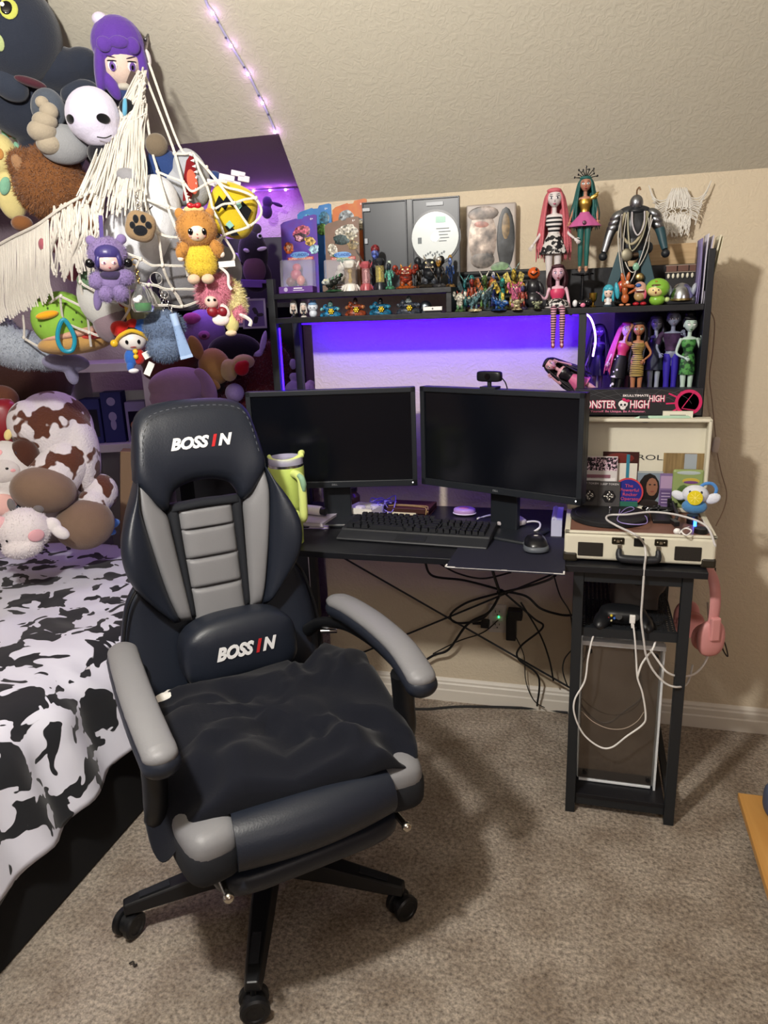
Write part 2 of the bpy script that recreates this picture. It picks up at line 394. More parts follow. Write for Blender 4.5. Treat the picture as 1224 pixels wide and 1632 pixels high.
for x0, x1 in LEGX: dpart('side_rail', [(x0 + 0.004, x1 - 0.004, 1.854, 2.30, 0.70, 0.725)])
for x0, x1 in LEGX: dpart('foot_rail', [(x0 + 0.004, x1 - 0.004, 1.854, 2.30, 0.055, 0.075)])
dpart('apron', [(0.014, 0.25, 1.832, 1.848, 0.695, 0.727)])
dpart('bottom_shelf', [(0.014, 0.25, 1.838, 2.30, 0.045, 0.058)], M_DESK)
dpart('kick_rail', [(0.014, 0.25, 1.84, 1.852, 0.022, 0.045)])
# perforated shelf
z = 0.552
for y in (1.848, 2.292): mb = MB(); mb.box(Vector((0.132, y, z)) - dk, (0.236, 0.016, 0.024)); mb.build('shelf_rail', M_FRAME, desk, smooth=False)
mb = MB(); nx, ny = 20, 36; sx, sy = 0.236 / nx, 0.428 / ny
for j in range(ny):
    for i in range(nx):
        cx_, cy_ = 0.014 + (i + 0.5) * sx, 1.856 + (j + 0.5) * sy; o_ = Vector((cx_, cy_, z + 0.006)) - dk
        a, b_ = sx / 2, sy / 2; k = 0.0036
        out = [(-a, -b_), (0, -b_), (a, -b_), (a, 0), (a, b_), (0, b_), (-a, b_), (-a, 0)]
        inn = [(k * math.cos(-PI * .75 + PI / 4 * q), k * math.sin(-PI * .75 + PI / 4 * q)) for q in range(8)]
        mb.add([o_ + Vector((p[0], p[1], 0)) for p in out + inn], [(q, (q + 1) % 8, 8 + (q + 1) % 8, 8 + q) for q in range(8)])
ms = mb.build('mesh_shelf', M_FRAME, desk, smooth=False); s_ = ms.modifiers.new('t', 'SOLIDIFY'); s_.thickness = 0.002
# cross braces
for a, b_ in (((-0.905, 2.318, 0.60), (0.0, 2.318, 0.115)), ((-0.905, 2.312, 0.105), (0.0, 2.312, 0.575))):
    mb = MB(); mb.cyl(Vector(a) - dk, Vector(b_) - dk, 0.0035, n=8); mb.build('cross_brace', M_FRAME, desk)
# hutch
HF, HB = 2.11, 2.32
for x0 in (-0.93,):
    for y in (HF, HB - 0.022): dpart('hutch_post', [(x0, x0 + 0.022, y, y + 0.022, DZ, 1.487)])
for y in (HF, HB - 0.022): dpart('hutch_post', [(-0.024, -0.004, y, y + 0.02, DZ, 1.358)])
dpart('hutch_shelf', [(-0.908, 0.288, HF - 0.004, HB, 1.358, 1.374)], M_DESK)
dpart('upper_shelf', [(-0.908, -0.372, HF - 0.004, HB - 0.03, 1.428, 1.443)], M_DESK)
dpart('shelf_divider', [(-0.388, -0.372, HF, HB - 0.03, 1.374, 1.428)], M_DESK)
dpart('cubby_shelf', [(-0.004, 0.288, HF, HB, 1.072, 1.084)], M_DESK)
dpart('side_panel', [(0.288, 0.305, HF - 0.006, HB, DZ, 1.508)], M_DESK)
dpart('back_panel', [(-0.15, 0.288, HB - 0.014, HB - 0.002, 1.374, 1.482)], M_DESK)
dpart('cubby_shade_panel', [(0.075, 0.288, HB - 0.01, HB - 0.002, 1.084, 1.358)], M_DESK)  # added dark panel, hides the violet-lit wall behind the dolls
mb = MB()
for k in range(7):
    zz = 1.395 + k * 0.0145; mb.cyl(Vector((-0.40, HB - 0.008, zz)) - dk, Vector((-0.15, HB - 0.008, zz)) - dk, 0.0072, n=8)
mb.build('ribbed_strip', M_FRAME, desk)
# wooden plank standing behind the hutch
mb = MB(); mb.box((0, 0, 0.028), (0.20, 0.010, 0.056)); 
t = thing('wooden_plank', 'narrow pale wood plank lying along the top edge of the hutch back', 'plank', (0.185, HB + 0.012, 1.482))
mb.build('board', ramp_mat('pale_plank', [(0.3, 'b89a74'), (0.7, 'cdb18a')], 12, sc3=(1, 1, 12)), t, smooth=False, bevel=0.001)
# ---------------------------------------------------------------- purple led strip on the hutch
M_LED = mat('violet_led', '5a30ff', 0.5, emit='2c08ff', estr=6.0)
M_LEDW = mat('violet_led_hot', 'c9a0ff', 0.5, emit='b07cff', estr=14.0)
t = thing('led_strip', 'violet LED strip under the hutch shelf and down its left post', 'light strip', (-0.46, HF + 0.02, 1.355))
mb = MB(); mb.box((0, 0.15, -0.003), (0.86, 0.008, 0.004)); mb.build('strip', M_LED, t, smooth=False)
mb = MB(); mb.box((-0.444, -0.005, -0.18), (0.004, 0.005, 0.34)); mb.build('strip', M_LED, t, smooth=False)
lamp('led_strip_light', 'AREA', (-0.46, 2.27, 1.345), 2.3, (0.06, 0.0, 1.0), 0.86, rot=(math.radians(42), 0, 0), sy=0.012)
t = thing('loose_led_strip', 'glowing white violet LED strip curving down inside the doll cubby', 'light strip', P(936, 505, y=2.14))
pts = [P(x_, y_, y=2.14 + 0.001 * i) - Vector(t.location) for i, (x_, y_) in enumerate(((933, 500), (941, 507), (947, 523), (949, 543), (946, 562), (945, 568)))]
mb = MB(); mb.curve(pts, 0.0028, 6, 6); mb.build('strip', M_LEDW, t)
lamp('loose_led_light', 'POINT', P(955, 535, y=2.17), 0.5, (0.12, 0.02, 1.0), 0.02)
# ---------------------------------------------------------------- monitors
M_MON = mat('monitor_plastic', '1c2026', 0.42); M_SCR = mat('monitor_screen', '0b0d13', 0.16, spec=0.45); M_WHITE = mat('white_plastic', 'e8e6e4', 0.4)
def monitor(a, b_, z0, z1, label, lean, cl):
    a, b_ = Vector(a), Vector(b_); W = (b_ - a).length; Hh = z1 - z0
    t = thing('monitor', label, 'monitor', ((a.x + b_.x) / 2, (a.y + b_.y) / 2, DZ), (0, 0, math.atan2(b_.y - a.y, b_.x - a.x)))
    zb = z0 - DZ; bz = 0.0145
    mb = MB(); mb.box((0, 0.028, zb + Hh / 2), (W, 0.028, Hh)); mb.box((0, 0.05, zb + Hh / 2), (W * 0.62, 0.03, Hh * 0.62), taper=0.9)
    mb.build('housing', M_MON, t, smooth=False, bevel=0.003)
    mb = MB()
    for (x_, z_, w_, h_) in ((0, zb + Hh - bz / 2, W, bz), (0, zb + 0.010, W, 0.020), (-W / 2 + bz / 2, zb + Hh / 2, bz, Hh), (W / 2 - bz / 2, zb + Hh / 2, bz, Hh)):
        mb.box((x_, 0.0105, z_), (w_, 0.011, h_))
    bez = mb.build('bezel', M_MON, t, smooth=False, bevel=0.0012)
    mb = MB(); mb.box((0, 0.0125, zb + Hh / 2), (W - 2 * bz, 0.003, Hh - 0.036)); mb.build('screen', M_SCR, t, smooth=False)
    text('logo', 'DELL', 0.0055, mat('monitor_logo', '8a8d92', 0.4), bez, FRONT(0, 0.0049, zb + 0.0075))
    mb = MB(); mb.ell((W / 2 - 0.014, 0.005, zb + 0.011), (0.002, 0.0015, 0.0024), u=8, v=6); mb.build('power_light', mat('power_led', 'ffffff', 0.4, emit='ffffff', estr=2.0), bez)
    mb = MB(); mb.box((0, 0.065, zb / 2 + 0.05), (0.088, 0.022, zb + 0.10)); mb.build('stand_neck', M_MON, t, smooth=False, bevel=0.004)
    mb = MB(); mb.box((0, 0.045, 0.006), (0.235, 0.165, 0.012), taper=0.97); mb.build('stand_base', M_MON, t, smooth=False, bevel=0.005)
    return t
mon_l = monitor((-0.985, 2.015, 0), (-0.487, 2.13, 0), 0.862, 1.163, 'black monitor on the left, behind the lime tumbler, switched off', 0, 0)
mon_r = monitor((-0.475, 2.12, 0), (-0.003, 1.925, 0), 0.870, 1.166, 'black monitor on the right, with a webcam clipped on top, switched off', 0, 0)
# webcam on the right monitor
def on_mon(px, py, z): return P(px, py, y=P(px, py, z=z).y)
wp = P(780, 617, z=1.166)
yw = 2.12 + (wp.x + 0.475) / 0.472 * (-0.195) if True else 0
wc = P(780, 617, y=2.02); wy = 2.12 - (wc.x + 0.475) / 0.472 * 0.195 + 0.02; wc = P(780, 616, y=wy)
t = thing('webcam', 'small black webcam clipped on top of the right monitor', 'webcam', (wc.x, wy, 1.166), (0, 0, -0.36))
mb = MB(); mb.ell((0, 0, 0.034), (0.0375, 0.012, 0.0145), e1=0.35, e2=0.5, u=24, v=12); bd = mb.build('camera_body', mat('webcam_black', '111317', 0.35), t, angle=60)
mb = MB(); mb.cyl((0, -0.010, 0.034), (0, -0.0145, 0.034), 0.009, 0.008, 20); mb.build('lens', mat('lens_glass', '07080c', 0.08), bd)
mb = MB(); mb.cyl((0, 0, 0.022), (0, 0, 0.006), 0.006, n=12); mb.box((0, 0.004, 0.0035), (0.048, 0.034, 0.006)); mb.box((0, -0.012, -0.004), (0.04, 0.003, 0.016)); mb.build('clip', M_MON, t, smooth=False, bevel=0.001)
mb = MB(); mb.curve([(0.036, 0.004, 0.03), (0.045, 0.012, 0.012), (0.044, 0.03, -0.03), (0.03, 0.05, -0.1)], 0.0018, 6); mb.build('cable', M_FRAME, t)
# ---------------------------------------------------------------- desk mat, keyboard, mouse
t = thing('mouse_pad', 'dark mouse pad overhanging the front edge of the desk, white corner marks', 'mouse pad', (-0.18, 1.88, DZ))
mb = MB(); mb.prism([(-0.15, -0.142), (0.148, -0.146), (0.142, 0.15), (-0.14, 0.15)], 0, 0.003, X=(1, 0, 0), Y=(0, 1, 0), Z=(0, 0, 1)); mb.build('pad', mat('mouse_pad_cloth', '1a1b2c', 0.7, bump=0.1, bscale=700), t, smooth=False)
mb = MB()
for bx in ((-0.137, -0.140, 0.024, 0.004), (-0.149, -0.131, 0.004, 0.02), (0.134, -0.1445, 0.026, 0.004), (0.1455, -0.135, 0.004, 0.02), (0, -0.1425, 0.014, 0.0032), (0, -0.1437, 0.29, 0.0008), (0.0, 0.148, 0.012, 0.003)):
    mb.box((bx[0], bx[1], 0.0034), (bx[2], bx[3], 0.001))
mb.build('corner_marks', M_WHITE, t, smooth=False)
kb = thing('keyboard', 'black full-size mechanical keyboard in front of the monitors', 'keyboard', (-0.465, 1.905, DZ + 0.002), (math.radians(2.0), 0, math.radians(-3.3)))
M_KB = mat('keyboard_plastic', '25272c', 0.5); M_KEY = mat('keycap', '1c1e23', 0.45)
mb = MB(); mb.prism([(0, 0.0), (0.002, 0.006), (0.045, 0.016), (0.05, 0.021), (0.168, 0.026), (0.17, 0.0)], -0.222, 0.222, O=(0, 0, 0), X=(0, 1, 0), Y=(0, 0, 1), Z=(1, 0, 0))
mb.build('case', M_KB, kb, smooth=False, bevel=0.003)
mb = MB(); mb.box((0, 0.022, 0.0118), (0.09, 0.028, 0.002), rotx(0.23)); mb.build('badge', M_KEY, kb, smooth=False, bevel=0.001)
mb = MB(); mb.box((0.068, 0.11, 0.027), (0.003, 0.112, 0.006)); mb.box((0.130, 0.11, 0.027), (0.003, 0.112, 0.006)); mb.build('divider', M_KB, kb, smooth=False)
_km = {}
def key(x_, y_, w_):
    if w_ not in _km:
        mb = MB(); u_ = 0.0183; mb.box((0, 0, 0.0055), (u_ * w_ - 0.002, u_ - 0.002, 0.011), taper=0.8); _km[w_] = mb.mesh('key', M_KEY, False)
    o = bpy.data.objects.new('key', _km[w_]); COL.objects.link(o); o.parent = kb; o.location = (x_, y_, 0.022 + 0.04 * (y_ - 0.05))
rows = [[1] * 13 + [2], [1.5] + [1] * 12 + [1.5], [1.75] + [1] * 11 + [2.25], [2.25] + [1] * 10 + [2.75], [1.25, 1.25, 1.25, 6.25, 1.25, 1.25, 1.25, 1.25]]
U = 0.0183
for r_, row in enumerate(rows):
    x_ = -0.207
    for w_ in row: key(x_ + w_ * U / 2, 0.139 - 0.0 - (r_ + 0.0) * U - 0.008, w_); x_ += w_ * U
for k in range(12): key(-0.207 + U * (k + 0.6 + 0.4 * (k // 4)) + U * 0.6, 0.155, 1)
for r_ in range(2):
    for k in range(3): key(0.0795 + k * U, 0.131 - r_ * U, 1)
for (k, r_) in ((1, 3), (0, 4), (1, 4), (2, 4)): key(0.0795 + k * U, 0.131 - r_ * U, 1)
for r_ in range(5):
    for k in range(4): key(0.1425 + k * U * 1.0, 0.131 - r_ * U, 1)
ms = thing('computer_mouse', 'black and grey wireless mouse on the dark mouse pad', 'mouse', P(852, 880, z=DZ + 0.004) + Vector((0, 0.035, 0)), (0, 0, math.radians(8)))
sh = lambda p: Vector((p.x * (1 - 0.25 * (p.y / 0.055) * (1 if p.y < 0 else -0.2)), p.y, p.z if p.z > 0 else p.z * 0.35))
mb = MB(); mb.ell((0, 0, 0.006), (0.031, 0.051, 0.031), e1=0.8, e2=0.85, u=28, v=16, fn=sh); mb.build('shell', mat('mouse_black', '14151a', 0.28), ms)
mb = MB(); mb.ell((0, -0.002, 0.006), (0.033, 0.053, 0.017), e1=0.7, e2=0.85, u=28, v=12, fn=sh); mb.build('side_grip', mat('mouse_grey', '565b63', 0.45), ms)
mb = MB(); mb.cyl((-0.0035, 0.028, 0.03), (0.0035, 0.028, 0.03), 0.008, n=14); mb.build('scroll_wheel', M_KEY, ms)
mb = MB(); mb.ell((0, -0.004, 0.0372), (0.006, 0.004, 0.0006), u=10, v=6); mb.build('logo', M_WHITE, ms)
# ---------------------------------------------------------------- tumbler
M_LIME = mat('lime_tumbler', 'bccf6a', 0.42, bump=0.05, bscale=900, var=0.06, vscale=300); M_LIME2 = mat('lime_handle', 'd4e284', 0.5)
tb = thing('tumbler', 'lime green handled tumbler with clear lid at the left front of the desk', 'tumbler', (-0.808, 1.875, DZ))
mb = MB(); mb.lathe([(0.034, 0), (0.0365, 0.002), (0.0385, 0.085), (0.040, 0.092), (0.0475, 0.112), (0.0495, 0.118), (0.0505, 0.226), (0.0498, 0.228)], 40); mb.build('body', M_LIME, tb)
mb = MB(); mb.lathe([(0.049, 0.228), (0.0495, 0.2282), (0.0495, 0.235), (0.048, 0.2352)], 40); mb.build('steel_rim', metal('b8b8bc', 0.25), tb)
mb = MB(); mb.lathe([(0.047, 0.235), (0.049, 0.2355), (0.0495, 0.254), (0.0475, 0.2545), (0.0468, 0.244), (0.0, 0.243)], 40)
lid = mb.build('lid', mat('clear_lid', 'd9d6f2', 0.08, alpha=0.38, spec=0.8), tb)
mb = MB(); mb.curve([(-0.046, -0.008, 0.256), (-0.03, -0.02, 0.249), (0, -0.026, 0.247), (0.028, -0.014, 0.249), (0.046, 0.012, 0.258)], [0.006, 0.004, 0.0035, 0.005, 0.008], 10); mb.ell((0.042, 0.018, 0.262), (0.009, 0.014, 0.009)); mb.build('straw_dial', M_LIME2, lid)
mb = MB(); mb.curve([(0.036, -0.034, 0.214), (0.055, -0.052, 0.214), (0.070, -0.066, 0.206), (0.073, -0.069, 0.18), (0.073, -0.069, 0.13), (0.070, -0.066, 0.098), (0.055, -0.052, 0.09), (0.034, -0.032, 0.098)], 0.0115, 12, 6); hd = mb.build('handle', M_LIME2, tb)
mb = MB(); mb.curve([(0.066, -0.072, 0.2195), (0.0765, -0.0765, 0.211), (0.0805, -0.0765, 0.194), (0.0795, -0.0745, 0.176)], [0.006, 0.0085, 0.0085, 0.005], 10, 6); mb.build('grip', mat('grip_teal', '86ac8e', 0.55), hd)
text('logo', 'STANLEY', 0.006, mat('tumbler_print', '7ba865', 0.5), tb, frame((-0.031, -0.0398, 0.182), (0.79, -0.61, 0), (0, 0, 1)), width=0.03)
text('logo', 'A', 0.009, MATS['tumbler_print'], tb, frame((-0.032, -0.0392, 0.194), (0.79, -0.61, 0), (0, 0, 1)))
# ---------------------------------------------------------------- small things on the desk
bk = P(517, 838, z=DZ)
for i, (lab, c1, h_) in enumerate((('lilac notebook lowest of the small stack beside the tumbler', '9a86cc', 0.008), ('grey paperback upper of the small stack beside the tumbler', 'b9b2c4', 0.012))):
    t = thing('notebook' if i == 0 else 'paperback', lab, 'book', (bk.x - 0.05, bk.y + 0.05, DZ + 0.0085 * i), (0, 0, 0.08 - 0.16 * i))
    mb = MB(); mb.box((0, 0, h_ / 2), (0.13, 0.17, h_ * 0.7)); mb.build('pages', matte('d8d2da'), t, smooth=False)
    mb = MB(); mb.box((0, 0, h_ - 0.0006), (0.134, 0.174, 0.0012)); mb.box((0, 0, 0.0006), (0.134, 0.174, 0.0012)); mb.box((-0.0675, 0, h_ / 2), (0.0012, 0.174, h_)); mb.build('cover', gloss(c1, 0.4), t, smooth=False)
t = thing('white_bottle', 'white bottle with black cap lying on the small stack of books', 'bottle', (bk.x - 0.055, bk.y + 0.045, DZ + 0.0215 + 0.0155), (0, 0, -0.25))
mb = MB(); R_ = roty(PI / 2); mb.lathe([(0.010, -0.05), (0.015, -0.047), (0.0155, 0.03), (0.014, 0.036)], 20, R=R_); mb.build('body', M_WHITE, t)
mb = MB(); mb.lathe([(0.0125, 0.036), (0.0125, 0.052), (0.0095, 0.054), (0.0, 0.054)], 20, R=R_); mb.build('cap', M_KEY, t)
wb = P(578, 826, z=DZ)
t = thing('white_box', 'open white gift box holding small things between the monitors', 'box', (wb.x, wb.y + 0.035, DZ), (0, 0, -0.25))
mb = MB()
for b6 in ((0, 0, 0.0015, 0.094, 0.075, 0.003), (0, -0.0365, 0.016, 0.094, 0.002, 0.032), (0, 0.0365, 0.016, 0.094, 0.002, 0.032), (-0.046, 0, 0.016, 0.002, 0.075, 0.032), (0.046, 0, 0.016, 0.002, 0.075, 0.032)): mb.box(b6[:3], b6[3:])
mb.build('tray', matte('e9e5dc'), t, smooth=False)
for (x_, y_, c_, lab, k_) in ((-0.022, 0.0, 'e2dccb', 'crumpled cream tissue scrap in the white gift box', 'tissue'), (0.018, -0.012, 'b9b4a0', 'small tan token lying in the white gift box', 'token'), (0.024, 0.02, 'd6cfe0', 'round white tin at the back of the white gift box', 'tin')):
    q = Matrix.Rotation(-0.25, 3, 'Z') @ Vector((x_, y_, 0)); o = thing({'tissue': 'tissue_scrap', 'token': 'token', 'tin': 'small_tin'}[k_], lab, k_, (wb.x + q.x, wb.y + 0.035 + q.y, DZ + 0.003))
    mb = MB()
    if k_ == 'tissue': mb.ell((0, 0, 0.014), (0.02, 0.022, 0.014), e1=0.7, u=14, v=8, fn=lambda p: p * (1 + 0.25 * noise.noise(p * 90)))
    elif k_ == 'token': mb.box((0, 0, 0.013), (0.024, 0.010, 0.026))
    else: mb.cyl((0, 0, 0), (0, 0, 0.029), 0.014, n=20)
    mb.build('body', matte(c_), o, bevel=0.001)
nb = P(646, 822, z=DZ)
t = thing('leather_journal', 'brown leather journal tied with a tan cord behind the keyboard', 'notebook', (nb.x + 0.01, nb.y + 0.05, DZ), (0, 0, -0.04))
mb = MB(); mb.box((-0.02, -0.001, 0.007), (0.096, 0.102, 0.008)); mb.build('pages', matte('d9cfb6'), t, smooth=False); mb = MB(); mb.box((0, 0.0, 0.016), (0.138, 0.100, 0.014)); mb.build('inner_block', mat('brown_leather2', '3d1a14', 0.6), t, smooth=False)
mb = MB(); mb.box((0, 0.002, 0.0225), (0.142, 0.104, 0.004)); mb.box((0, 0.002, 0.0015), (0.142, 0.104, 0.003)); mb.box((0, 0.053, 0.012), (0.142, 0.003, 0.024)); mb.build('cover', mat('brown_leather', '4a2018', 0.5, bump=0.1, bscale=250), t, smooth=False, bevel=0.0015)
mb = MB(); mb.curve([(-0.07, -0.03, 0.026), (-0.03, -0.022, 0.0262), (0.04, -0.03, 0.0262), (0.06, -0.045, 0.0262), (0.062, -0.052, 0.018), (0.06, -0.052, 0.004)], 0.0013, 6); mb.curve([(-0.07, -0.01, 0.026), (0.0, -0.012, 0.0262), (0.055, -0.02, 0.0262), (0.065, -0.04, 0.0262), (0.067, -0.052, 0.015)], 0.0013, 6); mb.build('cord', matte('b99a62'), t)
pk = P(738, 824, z=DZ)
t = thing('pink_gamepad_charm', 'small pink and lilac round gadget on the desk between notebook and monitor stand', 'gadget', (pk.x, pk.y + 0.03, DZ))
mb = MB(); mb.ell((0, 0, 0.012), (0.036, 0.028, 0.012), e1=0.6); mb.build('body', gloss('c7a0d8'), t); mb = MB(); mb.ell((0.0, -0.004, 0.0215), (0.02, 0.014, 0.004)); mb.ell((-0.026, 0.006, 0.018), (0.007, 0.007, 0.004)); mb.build('buttons', gloss('e58aa0'), t)
mb = MB(); mb.ell((0, 0, 0.006), (0.038, 0.03, 0.006)); mb.build('base', gloss('efe6ee'), t)
ct = P(772, 826, z=DZ)
t = thing('white_plug_cable', 'short white cable end lying on the desk left of the monitor stand', 'cable', (ct.x, ct.y, DZ + 0.0045))
mb = MB(); mb.curve([(-0.012, -0.02, 0), (0, 0.0, 0.001), (0.016, 0.022, 0), (0.03, 0.03, 0)], 0.003, 8); mb.box((-0.014, -0.024, 0.001), (0.007, 0.012, 0.006), rotz(-0.5)); mb.build('cable', M_WHITE, t)
st = P(812, 835, z=DZ + 0.02)
t = thing('grey_pouch', 'grey cloth pouch resting on the stand of the right monitor', 'pouch', (st.x, st.y + 0.018, DZ + 0.0125), (0, 0, 0.5))
mb = MB(); mb.ell((0, 0, 0.011), (0.045, 0.03, 0.011), e1=0.6, e2=0.6, fn=lambda p: Vector((p.x, p.y * (1 + 0.4 * p.x / 0.045), p.z))); mb.build('pouch', cloth('b9b2b6'), t)
mb = MB(); mb.ell((0, -0.003, 0.0195), (0.022, 0.014, 0.003)); mb.build('badge', matte('8e868e'), t)
t = thing('white_cable_coil', 'white cable coil with a plug beside the grey pouch', 'cable', P(848, 838, z=DZ + 0.02) + Vector((0, 0, -0.003)))
mb = MB()
for k in range(3): mb.curve([(-0.03, 0.02 + 0.004 * k, 0.004), (0.0, 0.03, 0.008), (0.02, 0.018, 0.008), (0.022, -0.008 - 0.004 * k, 0.002), (0.006, -0.022, -0.008)], 0.0026, 8)
mb.build('cable', M_WHITE, t)
t = thing('black_phone', 'small dark phone lying tilted behind the mouse', 'phone', P(850, 862, z=DZ) + Vector((-0.012, 0.035, 0.003)), (0, 0, 0.6))
mb = MB(); mb.box((0, 0, 0.004), (0.06, 0.03, 0.008)); mb.build('body', gloss('22233a', 0.2), t, smooth=False, bevel=0.002)
t = thing('spiral_notepad', 'blue lit spiral notepad leaning between desk and record player', 'notepad', P(893, 858, z=DZ) + Vector((-0.012, 0.09, 0)), (0, 0, 0))
mb = MB(); mb.box((0, 0, 0.024), (0.03, 0.145, 0.048)); mb.build('pages', matte('c9cbe6'), t, smooth=False)
mb = MB()
for k in range(16): mb.tube([(0.0, -0.07 + k * 0.0093, 0.047), (-0.008, -0.07 + k * 0.0093, 0.052), (-0.014, -0.07 + k * 0.0093, 0.047)], 0.001, 5)
mb.build('spiral', M_WHITE, t)
hp = P(572, 780, z=DZ + 0.05)
t = thing('brown_jar', 'small amber jar standing behind the open white box', 'jar', (P(575, 798, z=DZ).x, 2.26, DZ))
mb = MB(); mb.lathe([(0.026, 0), (0.03, 0.004), (0.03, 0.045), (0.02, 0.056), (0.02, 0.062)], 20); mb.build('glass', gloss('5b4433', 0.2), t); mb = MB(); mb.cyl((0, 0, 0.062), (0, 0, 0.075), 0.022, n=20); mb.build('lid', gloss('2a2420'), t)
t = thing('clear_headset_cable', 'tangle of glowing clear cable behind the leather journal', 'cable', (P(620, 806, z=DZ).x, 2.22, DZ + 0.004))
mb = MB(); g_ = random.Random(3)
for k in range(4): mb.curve([(g_.uniform(-0.05, 0.05), g_.uniform(-0.03, 0.03), g_.uniform(0.0, 0.05)) for q in range(6)], 0.0018, 6, 8, True)
mb.build('cable', mat('clear_violet', '8d7fe0', 0.2), t)
# ---------------------------------------------------------------- outlet, plugs and cables under the desk
ot = P(793, 985, y=WALL_Y)
t = thing('wall_outlet', 'white wall outlet with plugs and green light under the desk', 'outlet', (ot.x, WALL_Y, ot.z))
mb = MB(); mb.box((0, -0.003, 0), (0.062, 0.006, 0.105)); mb.build('cover_plate', mat('outlet_plate', 'c9c2bb', 0.4), t, smooth=False, bevel=0.002)
mb = MB(); mb.box((0, -0.0065, 0.024), (0.034, 0.003, 0.03)); mb.box((0, -0.0065, -0.024), (0.034, 0.003, 0.03)); sk = mb.build('socket', mat('outlet_socket', 'b8b1aa', 0.4), t, smooth=False, bevel=0.001)
mb = MB()
for z_ in (0.024, -0.024):
    mb.box((-0.007, -0.0082, z_ + 0.004), (0.0025, 0.001, 0.009)); mb.box((0.007, -0.0082, z_ + 0.004), (0.0025, 0.001, 0.007)); mb.cyl((0, -0.008, z_ - 0.008), (0, -0.0088, z_ - 0.008), 0.0025, n=8)
mb.build('slots', M_KEY, sk)
mb = MB(); mb.ell((0.005, -0.009, 0.008), (0.0022, 0.002, 0.004), u=8, v=6); mb.build('indicator', mat('green_led', '30ff80', 0.4, emit='30ff80', estr=6.0), t)
M_CAB = mat('black_cable', '0e0e11', 0.5)
t = thing('power_adapter', 'black power adapter plugged in right of the white outlet', 'adapter', (ot.x + 0.05, WALL_Y, ot.z - 0.02))
mb = MB(); mb.box((0, -0.02, 0), (0.034, 0.04, 0.09)); mb.box((0.012, -0.022, 0.05), (0.05, 0.04, 0.035)); mb.build('body', M_CAB, t, smooth=False, bevel=0.004)
t = thing('power_plug', 'black plug with ribbed neck left of the white outlet', 'plug', (ot.x - 0.04, WALL_Y, ot.z - 0.015))
mb = MB(); mb.box((0, -0.02, 0), (0.028, 0.04, 0.02)); mb.tube([(-0.012, -0.02, 0), (-0.045, -0.02, -0.004)], [0.007, 0.004], 8); mb.build('body', M_CAB, t, bevel=0.002)
CABLES = [  # pixel runs and depth (y) under the desk
    ('thick black cable looping from the desk to the bundle under it', [(678, 897, 2.2), (690, 918, 2.22), (740, 925, 2.25), (790, 938, 2.3), (800, 942, 2.3)], 0.004),
    ('black cable sagging from the desk mat towards the bundle', [(700, 898, 2.2), (730, 914, 2.22), (770, 922, 2.25), (815, 912, 2.25)], 0.003),
    ('black cable loop left of the outlet, tied to the cross brace', [(800, 944, 2.3), (745, 960, 2.31), (718, 980, 2.31), (730, 993, 2.31), (770, 985, 2.32), (795, 952, 2.32)], 0.004),
    ('thick black cable running down left from the bundle to the floor', [(798, 944, 2.3), (780, 975, 2.31), (745, 995, 2.3), (715, 1035, 2.32), (690, 1045, 2.33), (655, 1068, 2.335)], 0.0045),
    ('black cord from the outlet running left to the armrest', [(794, 988, 2.35), (770, 1008, 2.35), (730, 1022, 2.35), (690, 1042, 2.35)], 0.0022),
    ('black cable looping right from the bundle to the side rack', [(800, 942, 2.3), (838, 950, 2.3), (862, 970, 2.3), (895, 980, 2.3), (918, 980, 2.3)], 0.004),
    ('black cable rising from the bundle to the desk front corner', [(800, 944, 2.28), (840, 935, 2.2), (872, 925, 2.1), (885, 917, 2.0)], 0.004),
    ('black cable hanging straight from the desk to the bundle', [(784, 905, 2.2), (790, 925, 2.25), (797, 945, 2.3)], 0.005),
    ('thin black cable dropping from the adapter to the skirting', [(822, 1015, 2.33), (835, 1045, 2.34), (838, 1085, 2.34), (850, 1115, 2.34), (868, 1128, 2.33)], 0.0018),
    ('black cable falling from the bundle to the floor by the rack', [(805, 946, 2.3), (850, 985, 2.3), (865, 1000, 2.3), (830, 1030, 2.31), (826, 1050, 2.31), (858, 1078, 2.31), (856, 1125, 2.33)], 0.0035),
    ('black cable crossing the brace towards the rack leg', [(830, 960, 2.3), (860, 1010, 2.3), (875, 1050, 2.3), (882, 1085, 2.3)], 0.003),
    ('thin black cable drooping from the desk corner beside the rack', [(883, 918, 1.95), (893, 950, 2.0), (908, 975, 2.1), (912, 1000, 2.1)], 0.0022),
    ('thin black cable bowing beside the rack leg above the skirting', [(912, 1035, 2.2), (900, 1050, 2.2), (897, 1070, 2.2), (905, 1095, 2.2)], 0.0022),
    ('black cable lying on the carpet along the skirting', [(640, 1128, None), (680, 1130, None), (740, 1126, None), (850, 1129, None), (905, 1136, None)], 0.0045),
]
for lab, pts, r_ in CABLES:
    pp = [P(a, b_, y=c_) if c_ else P(a, b_, z=r_) for a, b_, c_ in pts]
    mb = MB(); o0 = Vector(pp[0]); mb.curve([p - o0 for p in pp], r_, 7, 8)
    o = mb.build('black_cable', M_CAB); o.location = o0; tag(o, lab, 'cable')
t = thing('cable_tie', 'knot of black tape bundling the cables under the desk', 'cable tie', P(798, 944, y=2.3))
mb = MB(); mb.ell((0, 0, 0), (0.014, 0.012, 0.012)); mb.build('knot', M_CAB, t)
